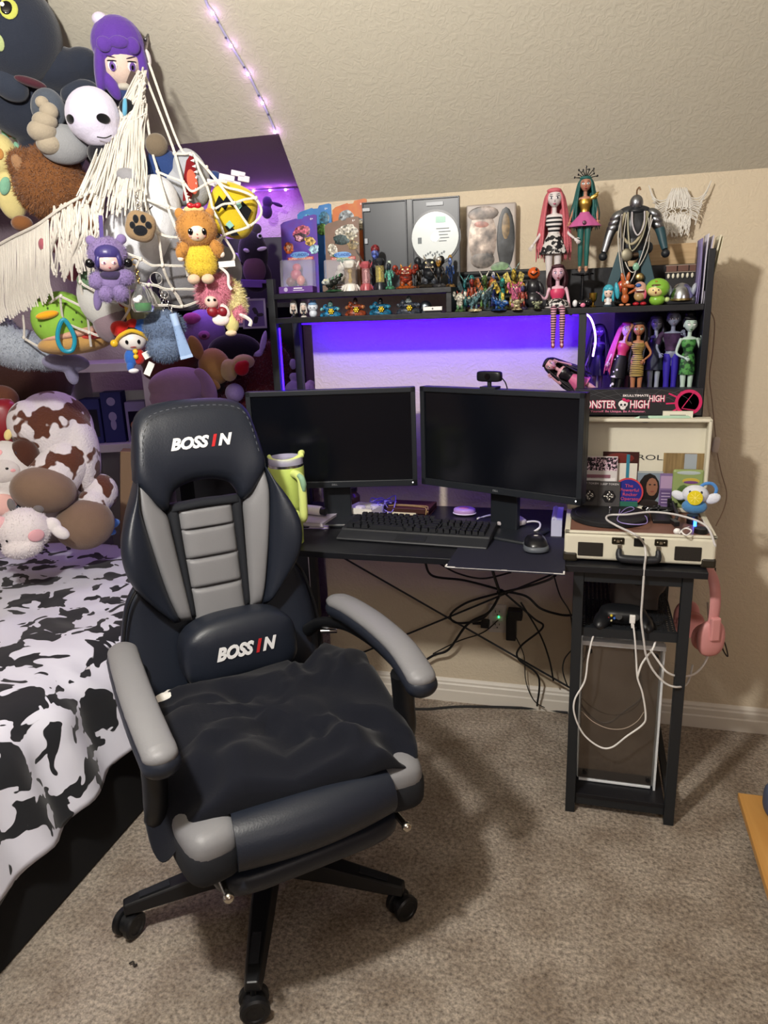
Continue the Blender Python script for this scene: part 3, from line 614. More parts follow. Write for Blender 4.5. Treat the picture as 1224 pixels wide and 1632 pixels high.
# ================================================================ gaming chair
M_LTH = mat('black_leather', '1b202b', 0.42, bump=0.06, bscale=260); M_GRY = mat('grey_leather', '77777a', 0.48, bump=0.05, bscale=260)
M_BLK = mat('black_mesh_fabric', '14171e', 0.85, bump=0.2, bscale=600); M_PLS = mat('chair_plastic', '101114', 0.42); M_PIL = mat('black_pillow_cotton', '13151d', 0.92, bump=0.12, bscale=350, sheen=0.08, spec=0.15)
M_LOGO = mat('white_embroidery', 'e6e6e8', 0.7); M_LOGOR = mat('red_embroidery', 'c02025', 0.7)
CH_C = (-0.711, 1.368, 0); CH_A = math.radians(43)
chair = thing('gaming_chair', 'black and grey leather gaming chair with a black pillow on its seat', 'chair', CH_C, (0, 0, CH_A))
def ss(a, b_, x): t = max(0, min(1, (x - a) / (b_ - a))); return t * t * (3 - 2 * t)
def BS(x, z):
    wz = 0.35 + 0.65 * math.exp(-((z - 0.87) / 0.13) ** 2)
    return 0.185 + 0.2 * (z - 0.5) - 0.06 * ss(0.08, 0.24, abs(x)) * wz
def resamp(L, n):
    sp = smooth_path([Vector((a, 0, b_)) for a, b_ in L], 8); d = [0]
    for i in range(1, len(sp)): d.append(d[-1] + (sp[i] - sp[i - 1]).length)
    q = np.linspace(0, d[-1], n); xs = np.interp(q, d, [p.x for p in sp]); zs = np.interp(q, d, [p.z for p in sp])
    return list(zip(xs, zs))
def panel(name, Lc, Rc, puff, thick, m, off=0.0, nu=10, nv=26, parent=None, pw=2.5, label=None):
    L, R = resamp(Lc, nv), resamp(Rc, nv); front, back = [], []
    for j in range(nv):
        for i in range(nu):
            u = i / (nu - 1); v = j / (nv - 1); x = L[j][0] * (1 - u) + R[j][0] * u; z = L[j][1] * (1 - u) + R[j][1] * u
            e = (max(0, 1 - abs(2 * u - 1) ** pw)) ** 0.5 * (max(0, 1 - abs(2 * v - 1) ** (pw * 3))) ** 0.5
            y = BS(x, z) + off; front.append((x, y - puff * e, z)); back.append((x, y + thick * (0.35 + 0.65 * e), z))
    mb = MB(); N = nu * nv; fs = []
    for j in range(nv - 1):
        for i in range(nu - 1):
            a = j * nu + i; fs.append((a, a + 1, a + nu + 1, a + nu)); fs.append((N + a, N + a + nu, N + a + nu + 1, N + a + 1))
    rim = [i for i in range(nu)] + [j * nu + nu - 1 for j in range(1, nv)] + [(nv - 1) * nu + i for i in range(nu - 2, -1, -1)] + [j * nu for j in range(nv - 2, 0, -1)]
    for k in range(len(rim)): a, b_ = rim[k], rim[(k + 1) % len(rim)]; fs.append((b_, a, N + a, N + b_))
    mb.add(front + back, fs); o = mb.build(name, m, parent or chair, angle=75)
    bm = bmesh.new(); bm.from_mesh(o.data); bmesh.ops.recalc_face_normals(bm, faces=bm.faces); bm.to_mesh(o.data); bm.free()
    if label: o['label'] = label
    return o
mir = lambda L: [(-x, z) for x, z in L]
back = panel('backrest', [(-0.15, 0.945), (-0.19, 0.90), (-0.205, 0.83), (-0.18, 0.72), (-0.17, 0.6), (-0.17, 0.46)], mir([(-0.15, 0.945), (-0.19, 0.90), (-0.205, 0.83), (-0.18, 0.72), (-0.17, 0.6), (-0.17, 0.46)]), 0.0, 0.05, M_LTH, off=0.028, nu=14)
lo_out = [(-0.185, 0.785), (-0.218, 0.74), (-0.238, 0.67), (-0.248, 0.61), (-0.248, 0.54), (-0.238, 0.44)]
panel('lower_back', lo_out, mir(lo_out), 0.022, 0.05, M_LTH, off=0.036, nu=22)
bot = [(-0.163, 1.02), (-0.140, 0.985), (-0.110, 0.945), (-0.091, 0.938), (-0.083, 0.962), (-0.066, 0.985), (-0.033, 0.997), (0, 1.0)]
topc = [(-0.158, 1.05), (-0.153, 1.085), (-0.147, 1.12), (-0.140, 1.15), (-0.122, 1.175), (-0.09, 1.187), (-0.045, 1.192), (0, 1.193)]
head = panel('headrest', bot + mir(bot)[-2::-1], topc + mir(topc)[-2::-1], 0.04, 0.06, M_LTH, off=0.0, nu=14, nv=46, pw=2.2)
w_out = [(-0.155, 1.025), (-0.172, 0.985), (-0.198, 0.94), (-0.216, 0.89), (-0.218, 0.84), (-0.205, 0.79), (-0.170, 0.735), (-0.118, 0.672)]
w_mid = [(-0.152, 1.03), (-0.160, 0.97), (-0.155, 0.92), (-0.147, 0.87), (-0.139, 0.82), (-0.130, 0.77), (-0.119, 0.72), (-0.104, 0.672)]
w_in = [(-0.146, 1.02), (-0.116, 0.955), (-0.096, 0.925), (-0.091, 0.88), (-0.086, 0.82), (-0.081, 0.76), (-0.077, 0.71), (-0.075, 0.668)]
for s_, f_ in ((1, lambda L: L), (-1, mir)):
    panel('side_wing', f_(w_out), f_(w_mid), 0.030, 0.06, M_LTH, off=-0.006)
    panel('wing_insert', f_(w_mid), f_(w_in), 0.018, 0.05, M_GRY, off=-0.002, label='grey leather wing insert')
    panel('edge_band', f_([(-0.094, 0.945), (-0.086, 0.82), (-0.078, 0.67)]), f_([(-0.066, 0.945), (-0.066, 0.82), (-0.062, 0.67)]), 0.013, 0.03, M_BLK, off=0.008, nu=6)
panel('top_band', [(-0.094, 0.928), (0, 0.932), (0.094, 0.928)], [(-0.086, 0.949), (0, 0.953), (0.086, 0.949)], 0.014, 0.03, M_BLK, off=0.008, nu=6)
zz = [0.932, 0.884, 0.812, 0.74, 0.655]
for k in range(4):
    a0, a1 = 0.068 - 0.004 * (k / 4), 0.068 - 0.004 * ((k + 1) / 4)
    panel('rib_cushion', [(-a0, zz[k]), (-a1, zz[k + 1])], [(a0, zz[k]), (a1, zz[k + 1])], 0.014, 0.02, M_GRY, off=0.009, nu=16, nv=14, pw=4, label='grey padded back rib')
for s_ in (1, -1):
    pts = [Vector((s_ * x, BS(x, z) + 0.012, z)) for x, z in resamp([(-x, z) for x, z in lo_out], 24)]
    mb = MB(); mb.tube(pts, 0.0035, 6); mb.build('piping', M_PLS, chair)
    pts = [Vector((s_ * x * 0.93, BS(x, z) - 0.036, z)) for x, z in resamp([(0.151, 1.06), (0.139, 1.13), (0.118, 1.165), (0.07, 1.178), (0.0, 1.182)], 30)]
    mb = MB()
    for i in range(0, len(pts) - 1, 2): mb.tube(pts[i:i + 2], 0.0009, 4)
    mb.build('stitching', mat('stitch_thread', '5a5e66', 0.8), head)
def bossin(parent, fr, w_, h_, z_):
    for body, m_, x0, ww in (('BOSS', M_LOGO, -0.185, 0.63), ('I', M_LOGOR, 0.205, 0.115), ('N', M_LOGO, 0.385, 0.25)):
        M2 = fr @ Matrix.Translation((x0 * w_, 0, z_)); text('logo_lettering', body, h_, m_, parent, M2, 0.0012, shear=0.33, bold=0.05, width=ww * w_)
yy = BS(0, 1.09) - 0.041
bossin(head, frame((0.0, yy, 1.085), (1, 0, 0), (0, 0.17, 0.98)), 0.150, 0.026, 0.0)
# lumbar pillow
lp = MB(); R_ = rotx(-0.10); lp.ell((0.015, BS(0, 0.61) - 0.055, 0.612), (0.142, 0.062, 0.083), R_, 36, 20, 0.6, 0.42, fn=lambda p: Vector((p.x, p.y * (1 + 0.03 * math.sin(p.z * 160) * (1 if abs(p.x) > 0.11 else 0)), p.z - 0.012 * (p.x / 0.14) ** 2)))
lum = lp.build('lumbar_pillow', M_LTH, chair, angle=80)
bossin(lum, frame((0.015, BS(0, 0.61) - 0.1185, 0.606), (1, 0, 0), (0, 0.06, 1)), 0.148, 0.030, 0.0)
# seat
mb = MB(); mb.ell((0, -0.06, 0.435), (0.255, 0.27, 0.062), None, 40, 16, 0.45, 0.4); seat = mb.build('seat', M_LTH, chair, angle=80)
def roll(xs, r_, n=20):
    return [Vector((x, -0.315 - 0.03 * (1 - (x / 0.25) ** 2), 0.452)) for x in np.linspace(xs[0], xs[1], n)]
mb = MB(); pp = roll((-0.155, 0.155), 0.05); mb.tube(pp, [0.058 * (0.93 + 0.07 * math.sin(PI * i / 19)) for i in range(20)], 20); mb.build('front_bolster', M_LTH, chair, angle=80)
for s_ in (1, -1):
    mb = MB(); mb.ell((s_ * 0.198, -0.298, 0.466), (0.052, 0.072, 0.040), rotz(-s_ * 0.12), 24, 14, 0.7, 0.6); part_label(mb.build('front_corner', M_GRY, chair, angle=80), 'grey leather corner of the seat front')
    mb = MB(); mb.ell((s_ * 0.199, -0.296, 0.436), (0.056, 0.076, 0.048), rotz(-s_ * 0.12), 24, 14, 0.6, 0.6); mb.build('corner_mesh', M_BLK, chair, angle=80)
    mb = MB(); mb.tube([(s_ * 0.185, -0.12, 0.375), (s_ * 0.185, -0.375, 0.375)], 0.007, 10); mb.ell((s_ * 0.185, -0.378, 0.375), 0.0105, u=12, v=8); part_label(mb.build('footrest_rod', metal('c9c4b8', 0.25), chair), 'chrome footrest rod')
mb = MB(); mb.ell((0, -0.20, 0.362), (0.20, 0.165, 0.028), None, 32, 12, 0.4, 0.35); mb.build('footrest', M_LTH, chair, angle=80)
mb = MB(); mb.box((0, 0, 0.372), (0.22, 0.26, 0.028)); mb.box((0.11, 0.02, 0.36), (0.2, 0.014, 0.010)); mb.build('mechanism', M_PLS, chair, smooth=False, bevel=0.003)
# black pillow on the seat
def pil(p):
    x, y, z = p; q = Vector((x, y, z if z > 0 else z * 0.3))
    c = max(0, (abs(x) / 0.27) * (abs(y) / 0.24) - 0.35)
    q.z *= 1 - 0.7 * min(1, c * 1.6)
    q.x *= 1 + 0.10 * c; q.y *= 1 + 0.10 * c
    w_ = noise.noise(Vector((x * 9, y * 9, 0.3 + z * 2))) * 0.026 + (0.5 - abs(noise.noise(Vector((x * 11, y * 14, 3))))) * 0.032
    th = math.atan2(y - 0.02, x - 0.10); rr = math.hypot(x - 0.10, y - 0.02)
    w_ += 0.009 * math.sin(th * 13 + 4 * noise.noise(Vector((rr * 8, th, 0)))) * ss(0.03, 0.12, rr)
    w_ += -0.020 * math.exp(-((x + 0.02 + 0.25 * y) / 0.018) ** 2) * ss(0.2, -0.1, y) 
    q.z += w_ * (1 if z > 0 else 0.2)
    q.z -= 0.15 * ss(-0.17, -0.29, x) * ss(-0.08, -0.25, y) + 0.03 * ss(0.16, 0.28, x) * ss(-0.02, -0.2, y)
    q.z += 0.035 * ss(0.05, 0.24, y) * ss(0.0, 0.25, x) + 0.01 * ss(0.05, 0.22, x)
    return q
t = thing('seat_pillow', 'black cotton pillow lying rumpled on the seat of the gaming chair', 'pillow', Vector(CH_C) + rotz(CH_A) @ Vector((0.0, -0.115, 0.505)), (math.radians(1), 0, CH_A - 0.12))
mb = MB(); mb.ell((0, 0, 0), (0.275, 0.225, 0.060), None, 96, 48, 0.75, 0.38, fn=pil); mb.build('cover', M_PIL, t, angle=180)
t2 = thing('white_cloth', 'scrap of white cloth tucked between backrest and seat pillow', 'cloth', Vector(CH_C) + rotz(CH_A) @ Vector((-0.155, 0.115, 0.535)), (0, 0, CH_A))
mb = MB(); mb.ell((0, 0, 0), (0.05, 0.02, 0.012), None, 20, 10, fn=lambda p: p + Vector((0, 0, 0.006 * noise.noise(p * 60)))); mb.build('fabric', cloth('dcd9d4'), t2)
# arms
for s_ in (1, -1):
    path = smooth_path([(s_ * 0.256, 0.115, 0.680), (s_ * 0.263, 0.02, 0.692), (s_ * 0.268, -0.11, 0.694), (s_ * 0.268, -0.23, 0.684), (s_ * 0.262, -0.318, 0.660)], 8)
    n_ = len(path); prof_ = [0.55 + 0.45 * min(1, i / 4) for i in range(n_)]
    mb = MB(); mb.tube([p - Vector((0, 0, 0.012)) for p in path], [0.036 * k for k in prof_], 18, flat=0.72); mb.ell(path[-1] - Vector((0, 0, 0.014)), (0.036, 0.032, 0.026)); mb.build('armrest', M_LTH, chair, remesh=0.005, it=3)
    mb = MB(); mb.tube([p + Vector((0, 0, 0.006)) for p in path[1:]], [0.032 * k for k in prof_[1:]], 18, flat=0.60); mb.ell(path[-1] + Vector((0, 0, 0.003)), (0.032, 0.028, 0.0192)); part_label(mb.build('arm_pad', M_GRY, chair, remesh=0.004, it=3), 'grey padded arm top')
    mb = MB(); mb.curve([(s_ * 0.258, -0.245, 0.64), (s_ * 0.265, -0.235, 0.57), (s_ * 0.27, -0.22, 0.47), (s_ * 0.255, -0.10, 0.40), (s_ * 0.20, -0.04, 0.385)], [0.026, 0.024, 0.022, 0.022, 0.02], 12)
    mb.curve([(s_ * 0.264, -0.24, 0.645), (s_ * 0.268, -0.10, 0.648), (s_ * 0.258, 0.04, 0.642), (s_ * 0.235, 0.14, 0.615), (s_ * 0.215, 0.19, 0.58)], [0.014, 0.013, 0.014, 0.016, 0.018], 12)
    mb.build('arm_frame', M_PLS, chair)
    mb = MB(); mb.tube([(s_ * 0.225, 0.125, 0.60), (s_ * 0.262, 0.105, 0.60)], 0.006, 10); part_label(mb.build('arm_bolt', metal('c9c9cc', 0.25), chair), 'silver arm bolt')
# base
mb = MB(); mb.lathe([(0.05, 0.075), (0.055, 0.085), (0.05, 0.125), (0.032, 0.14), (0.03, 0.26), (0.024, 0.27), (0.024, 0.38)], 24); mb.build('gas_lift', M_PLS, chair)
for k in range(5):
    a = math.radians(72 * k) - CH_A; d = Vector((math.cos(a), math.sin(a), 0)); pz = Vector((-d.y, d.x, 0))
    mb = MB(); st_ = [(0.03, 0.032, 0.075, 0.125), (0.16, 0.030, 0.078, 0.118), (0.31, 0.022, 0.068, 0.096), (0.342, 0.018, 0.066, 0.09)]; vs = []
    for (r_, w_, z0, z1) in st_: vs += [d * r_ + pz * w_ + Vector((0, 0, z0)), d * r_ - pz * w_ + Vector((0, 0, z0)), d * r_ - pz * w_ * 0.72 + Vector((0, 0, z1)), d * r_ + pz * w_ * 0.72 + Vector((0, 0, z1))]
    fs = [(3, 2, 1, 0), (12, 13, 14, 15)]
    for j in range(3):
        for i in range(4): fs.append((j * 4 + i, j * 4 + (i + 1) % 4, j * 4 + 4 + (i + 1) % 4, j * 4 + 4 + i))
    mb.add(vs, fs); leg = mb.build('base_leg', M_PLS, chair, smooth=False, bevel=0.004)
    mb = MB(); c0 = d * 0.235; mb.beam(c0 + Vector((0, 0, 0.1085)), d * 0.305 + Vector((0, 0, 0.0995)), 0.02, 0.003); mb.build('grip_strip', M_BLK, leg, smooth=False)
    cz = 0.031; tr = Vector((math.cos(a + 0.9 + k), math.sin(a + 0.9 + k), 0)); ax = Vector((-tr.y, tr.x, 0)); pc = d * 0.336
    mb = MB(); mb.tube([pc + Vector((0, 0, 0.05)), pc + Vector((0, 0, 0.075))], 0.006, 10); mb.tube([pc - ax * 0.007 + Vector((0, 0, cz)), pc + ax * 0.007 + Vector((0, 0, cz))], [0.024, 0.024], 18); cs = mb.build('caster', M_PLS, chair)
    for s_ in (1, -1):
        mb = MB(); R3 = Matrix((tr, Vector((0, 0, 1)), ax)).transposed()
        mb.lathe([(0.012, 0.0), (0.027, 0.0), (0.031, 0.003), (0.031, 0.014), (0.027, 0.018), (0.020, 0.018), (0.018, 0.016), (0.006, 0.016), (0.0, 0.017)] if s_ > 0 else [(0.0, -0.017), (0.006, -0.016), (0.018, -0.016), (0.020, -0.018), (0.027, -0.018), (0.031, -0.014), (0.031, -0.003), (0.027, 0.0), (0.012, 0.0)], 24, c=pc + ax * 0.008 * s_ + Vector((0, 0, cz)), R=R3)
        mb.build('wheel', M_PLS, cs)
# ================================================================ bed and its plush toys
M_COW = ramp_mat('cow_print_cotton', [(0.0, '17181e'), (0.475, '17181e'), (0.482, 'd2d2e0'), (1.0, 'd2d2e0')], 12.5, 0.85, 2.2, sc3=(1.0, 1.0, 1.0), distortion=0.7, sheen=0.2, bump=0.1, bscale=9)
BX = -1.225
bed = thing('bed', 'bed with black and white cow print duvet at the left', 'bed', (-1.95, 1.25, 0))
bo = Vector(bed.location)
mb = MB(); mb.box(Vector((-1.96, 1.16, 0.13)) - bo, (1.52, 2.42, 0.26)); mb.build('bed_base', mat('black_bed_skirt', '0d0e12', 0.9), bed, smooth=False, bevel=0.01)
mb = MB(); mb.box(Vector((-1.98, 1.15, 0.37)) - bo, (1.46, 2.38, 0.22)); mb.build('mattress', cloth('c9c6cc'), bed, smooth=False, bevel=0.05, bseg=4)
def duvet(u, v):
    Y = -0.1 + 2.48 * v
    hem = 0.215 + 0.02 * math.sin(Y * 5) + 0.07 * ss(1.35, 1.75, Y)
    L1, L2 = 1.38, 0.34
    s_ = u * (L1 + L2)
    if s_ < L1 - 0.08: x, z = -2.68 + s_, 0.515
    else:
        k = (s_ - (L1 - 0.08)) / (L2 + 0.08); a = min(1.0, k / 0.42) * PI / 2
        if k < 0.42: x, z = -1.38 + 0.165 * math.sin(a), 0.515 - 0.13 * (1 - math.cos(a))
        else: q = (k - 0.42) / 0.58; x, z = -1.215 + 0.05 * q, 0.385 + (hem - 0.385) * q
    wr = noise.noise(Vector((x * 5, Y * 7, 1.7))) * 0.014 + (0.4 - abs(noise.noise(Vector((x * 7 + Y * 4, Y * 9 - x * 3, 5))))) * 0.016
    fold = math.sin(Y * 34 + 3 * noise.noise(Vector((Y * 4, 0, 0)))) * 0.013 * ss(-1.3, -1.2, x) + 0.012 * noise.noise(Vector((Y * 9 + z * 6, z * 3, 2))) * ss(-1.34, -1.22, x)
    return Vector((x + fold + (wr if x > -1.3 else 0), Y, z + wr)) - bo
mb = MB(); mb.sheet(duvet, 90, 120); dv = mb.build('duvet', M_COW, bed, angle=180); sd = dv.modifiers.new('t', 'SOLIDIFY'); sd.thickness = 0.012; sd.offset = -1

# ---- plush helpers: local units are photo pixels at the toy's own distance (x right, z up, -y towards the camera)
def yaw_at(px, py): r = RW @ np.array([(px - CX) / FPX, (py - CY) / FPX, 1.0]); return math.atan2(-r[0], r[1])
def toy(name, label, cat, px, py, y, group=None, roll=0.0, yaw=0.0):
    p = P(px, py, y=y); dist = RW[:, 2].dot(np.array(p) - np.array([0, 0, EYE]))
    el = math.atan2(p.z - EYE, math.hypot(p.x, p.y)); R = Matrix.Rotation(yaw_at(px, py) + yaw, 3, 'Z') @ Matrix.Rotation(el * 0.85, 3, 'X') @ Matrix.Rotation(roll, 3, 'Y')
    return thing(name, label, cat, p, R.to_euler(), group, dist / FPX)
def E_(mb, e, u=20, v=14, fn=None):
    """ellipsoid (dx, dy down, d towards camera, rx, rz, ry, roll degrees)"""
    dx, dy, d, rx, rz, ry = e[:6]; R = roty(math.radians(e[6])) if len(e) > 6 else None
    mb.ell((dx, -d, -dy), (rx, ry, rz), R, u, v, fn=fn); return mb
def blob(root, name, m, es, remesh=1.5, it=5, label=None, extra=None):
    mb = MB()
    for e in es: E_(mb, e)
    if extra: extra(mb)
    o = mb.build(name, m, root, angle=180, remesh=remesh if (len(es) > 1 or extra) else 0, it=it)
    if label: o['label'] = label
    return o
def surf(e, dx, dy):
    q = 1 - ((dx - e[0]) / e[3]) ** 2 - ((dy - e[1]) / e[4]) ** 2
    return e[2] + e[5] * math.sqrt(max(0.02, q))
def dot(root, name, e, dx, dy, rx, rz, m, lift=0.0, t=1.0, roll=0, parent=None, label=None):
    """a small patch (eye, nose, cheek) lying on ellipsoid e"""
    q = max(0.05, 1 - ((dx - e[0]) / e[3]) ** 2 - ((dy - e[1]) / e[4]) ** 2)
    n = Vector(((dx - e[0]) / e[3] ** 2, -math.sqrt(q) / e[5], -(dy - e[1]) / e[4] ** 2)).normalized()
    x = Vector((1, 0, 0)); x = (x - n * x.dot(n)).normalized(); z = (n.cross(x)) * -1; z = x.cross(-n) * -1
    z = Vector((0, 0, 1)); z = (z - n * z.dot(n)).normalized(); x = z.cross(-n) * -1; x = (-n).cross(z) * -1; x = z.cross(n) * 1.0
    if x.x < 0: x = -x
    R = Matrix((x, -n, z)).transposed() @ roty(math.radians(roll)); mb = MB()
    mb.ell((dx, -surf(e, dx, dy) - lift, -dy), (rx, t, rz), R, 16, 8); o = mb.build(name, m, parent or root, angle=180)
    if label: o['label'] = label
    return o
def furry(root, e_list, n, L, mats, seed=1, width=0.5, jit=0.5, droop=0.3, keep=None, parent=None):
    mb = MB()
    for e in e_list: E_(mb, e, 16, 10)
    return fur('fur', mb, n, L, mats, parent or root, width=width, droop=droop, jit=jit, seed=seed, keep=keep)
BKE = gloss('0c0c10', 0.12)
# big brown and white cow
M_CP = ramp_mat('cow_plush', [(0.0, '5b3324'), (0.455, '5b3324'), (0.475, 'ddd6da'), (1.0, 'ddd6da')], 0.026, 0.95, 2.0, bump=0.5, bscale=0.35, sheen=0.3)
M_TAUPE = plush('7d6656')
t = toy('cow_plush', 'big brown and white spotted cow plush with taupe hooves on the bed', 'plush toy', 85, 715, 2.12)
blob(t, 'body', M_CP, [(5, -30, -25, 62, 62, 55), (40, 10, -10, 30, 70, 45), (-30, -40, -10, 32, 40, 40)], 3.0)
blob(t, 'leg', M_CP, [(-5, 42, 15, 42, 40, 38), (15, 25, 5, 40, 40, 40)], 3.0)
blob(t, 'leg', M_CP, [(62, 78, 0, 26, 30, 30), (45, 95, 15, 26, 26, 26)], 3.0)
blob(t, 'hoof', M_TAUPE, [(-23, 61, 38, 48, 36, 38, 14)]); blob(t, 'hoof', M_TAUPE, [(28, 124, 30, 46, 40, 36, -8)])
blob(t, 'belly_patch', plush('4b2c22'), [(-42, 4, 16, 22, 24, 18)])
# white cow cushion toy at the left edge
t = toy('cow_cushion_toy', 'smooth white cow cushion toy with grey spots at the left edge of the photo', 'plush toy', 12, 752, 2.0)
hd_ = (0, 0, 0, 40, 50, 30); blob(t, 'body', plush('d8d3d2'), [hd_, (-10, 48, -2, 42, 40, 28)], 2.5)
mzz = (-4, -2, 22, 24, 20, 12); blob(t, 'muzzle', plush('cfc8c6'), [mzz])
dot(t, 'nostril', mzz, 0, -6, 2.4, 2, BKE); dot(t, 'cheek', mzz, 8, -2, 4, 2.6, plush('e7a9ac'))
dot(t, 'spot', hd_, 26, -26, 14, 6, plush('3c4350'), roll=18); dot(t, 'spot', hd_, 34, 2, 9, 8, plush('3c4350')); blob(t, 'horn', plush('e3cf8e'), [(10, -58, 0, 6, 9, 5, 20)])
dot(t, 'cheek', hd_, -10, -32, 8, 6, plush('e7a9ac')); blob(t, 'spot', plush('3c4350'), [(2, 70, 22, 22, 18, 10)]); blob(t, 'belly', plush('e2b3ad'), [(-14, 50, 22, 20, 18, 10)])
# small white cow head plush in front
t = toy('small_cow_plush', 'small white fluffy cow plush with pink patches and grey horns, front of pile', 'plush toy', 38, 845, 1.86)
hd_ = (0, 0, 0, 40, 36, 32); blob(t, 'head', plush('dcd4d6'), [hd_, (-6, 26, 6, 30, 18, 26)], 2.0)
furry(t, [hd_, (-6, 26, 6, 30, 18, 26)], 5000, 3.0, [plush('dcd4d6'), plush('e8e2e4')], 4, 0.5)
blob(t, 'horn', plush('6b6666'), [(-11, -42, 4, 6, 11, 6, -8)]); blob(t, 'horn', plush('6b6666'), [(26, -30, 6, 8, 6, 6, 20)])
blob(t, 'ear', plush('e0dadb'), [(42, -2, 8, 14, 12, 8, 40), (52, 12, 10, 10, 15, 8, -50)], 1.5); blob(t, 'ear', plush('e0b0b4'), [(-36, -18, 12, 16, 11, 8)])
dot(t, 'cheek', hd_, 16, 10, 13, 10, plush('e0a9b0'), t=2.5); dot(t, 'nose', hd_, -18, 24, 14, 5, plush('dcb4b8')); dot(t, 'eye', hd_, -26, 12, 2.2, 2, BKE, lift=2)
# others at the back of the bed
t = toy('red_satin_cushion', 'shiny dark red satin cushion behind the white cow cushion toy', 'cushion', 5, 672, 2.2)
mb = MB(); mb.ell((0, 0, 0), (24, 16, 36), roty(0.1), 28, 16, 0.7, 0.6, fn=lambda p: p * (1 + 0.08 * noise.noise(p * 0.12))); mb.build('cover', mat('red_satin', '8c1020', 0.3, sheen=0.4), t, angle=180)
t = toy('dark_brown_bear', 'large dark brown bear plush lying behind the spotted cow under the net', 'plush toy', 45, 610, 2.5)
blob(t, 'body', plush('3a241d'), [(0, 0, 0, 70, 48, 45), (-50, 22, 18, 40, 30, 30)], 3.0); blob(t, 'paw', plush('6a432e'), [(-42, 22, 42, 26, 22, 16)])
t = toy('blue_ribbon_toy', 'bright blue fabric bow plush peeking out beside the chair on the bed', 'plush toy', 168, 832, 2.2)
blob(t, 'loop', plush('4f7fc4'), [(0, -6, 0, 16, 7, 8, 18), (8, 4, 4, 14, 8, 8, -10), (2, 14, 2, 13, 7, 8, 24)], 1.2)
# cardboard carton standing between bed and shelf
cb = P(200, 770, y=2.52)
t = thing('cardboard_box', 'tall tan cardboard carton leaning behind the gaming chair', 'box', (cb.x + 0.01, 2.54, 0.42), Euler((-0.05, 0.12, 0.5)))
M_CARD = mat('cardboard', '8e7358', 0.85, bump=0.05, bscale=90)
mb = MB(); mb.box((0, 0, 0.22), (0.15, 0.11, 0.46)); mb.build('carton', M_CARD, t, smooth=False, bevel=0.003)
mb = MB(); mb.box((0, -0.057, 0.02), (0.15, 0.003, 0.13)); mb.build('flap', M_CARD, t, smooth=False); mb = MB(); mb.cyl((0, -0.0556, 0.28), (0, -0.0562, 0.28), 0.035, n=24); mb.build('printed_circle', matte('7c6549'), t)
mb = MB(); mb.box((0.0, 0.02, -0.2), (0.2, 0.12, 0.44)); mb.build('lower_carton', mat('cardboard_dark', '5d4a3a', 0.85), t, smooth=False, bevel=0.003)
# white cube shelf with boxed figures in the dormer
sh0 = P(172, 650, y=2.74)
shf = thing('white_cube_shelf', 'white cube shelf with boxed figures in the purple lit dormer', 'shelf', (sh0.x, 2.82, 0), (0, 0, 0.36))
zc = sh0.z
mb = MB()
for b6 in ((0, 0, zc + 0.175, 0.36, 0.30, 0.035), (0, 0, zc - 0.165, 0.36, 0.30, 0.035), (-0.165, 0, zc / 2 + 0.095, 0.035, 0.30, zc + 0.17), (0.165, 0, zc / 2 + 0.095, 0.035, 0.30, zc + 0.17), (0, 0, 0.03, 0.36, 0.30, 0.05), (0, 0.145, zc / 2, 0.36, 0.008, zc + 0.1)): mb.box(b6[:3], b6[3:])
mb.build('carcass', mat('white_laminate', 'd8d4da', 0.5), shf, smooth=False, bevel=0.002)
for i, (x_, h_, lab) in enumerate(((-0.095, 0.19, 'blue boxed figure at the left of the white cube shelf'), (-0.005, 0.215, 'blue boxed figure with white outline drawing, middle of the white cube shelf'), (0.09, 0.17, 'pale boxed figure with a window at the right of the white cube shelf'))):
    q = Matrix.Rotation(0.36, 3, 'Z') @ Vector((x_, -0.06, 0)); bx = thing('figure_box', lab, 'box', (sh0.x + q.x, 2.82 + q.y, zc - 0.147), (0, 0, 0.36 + 0.05 * (i - 1)))
    mb = MB(); mb.box((0, 0, h_ / 2), (0.085, 0.09, h_)); mb.build('carton', matte('2a2f6e' if i < 2 else '8d86b8'), bx, smooth=False, bevel=0.001)
    mb = MB()
    if i == 1:
        mb.cyl((0, -0.0452, h_ * 0.82), (0, -0.046, h_ * 0.82), 0.018, n=24); mb.build('print', matte('9a93c4'), bx); mb = MB(); mb.ell((0, -0.0455, h_ * 0.52), (0.017, 0.001, 0.02)); mb.ell((0, -0.0455, h_ * 0.36), (0.012, 0.001, 0.024)); mb.build('print', matte('9a93c4'), bx)
    else:
        mb.box((0, -0.0455, h_ * 0.46), (0.062, 0.001, h_ * 0.62)); wn = mb.build('window', gloss('17172c', 0.15), bx, smooth=False)
        if i == 2: mb = MB(); mb.ell((-0.012, -0.047, h_ * 0.42), (0.014, 0.004, 0.016)); mb.box((-0.012, -0.047, h_ * 0.24), (0.016, 0.004, 0.03)); mb.build('figure', matte('a06a55'), bx)
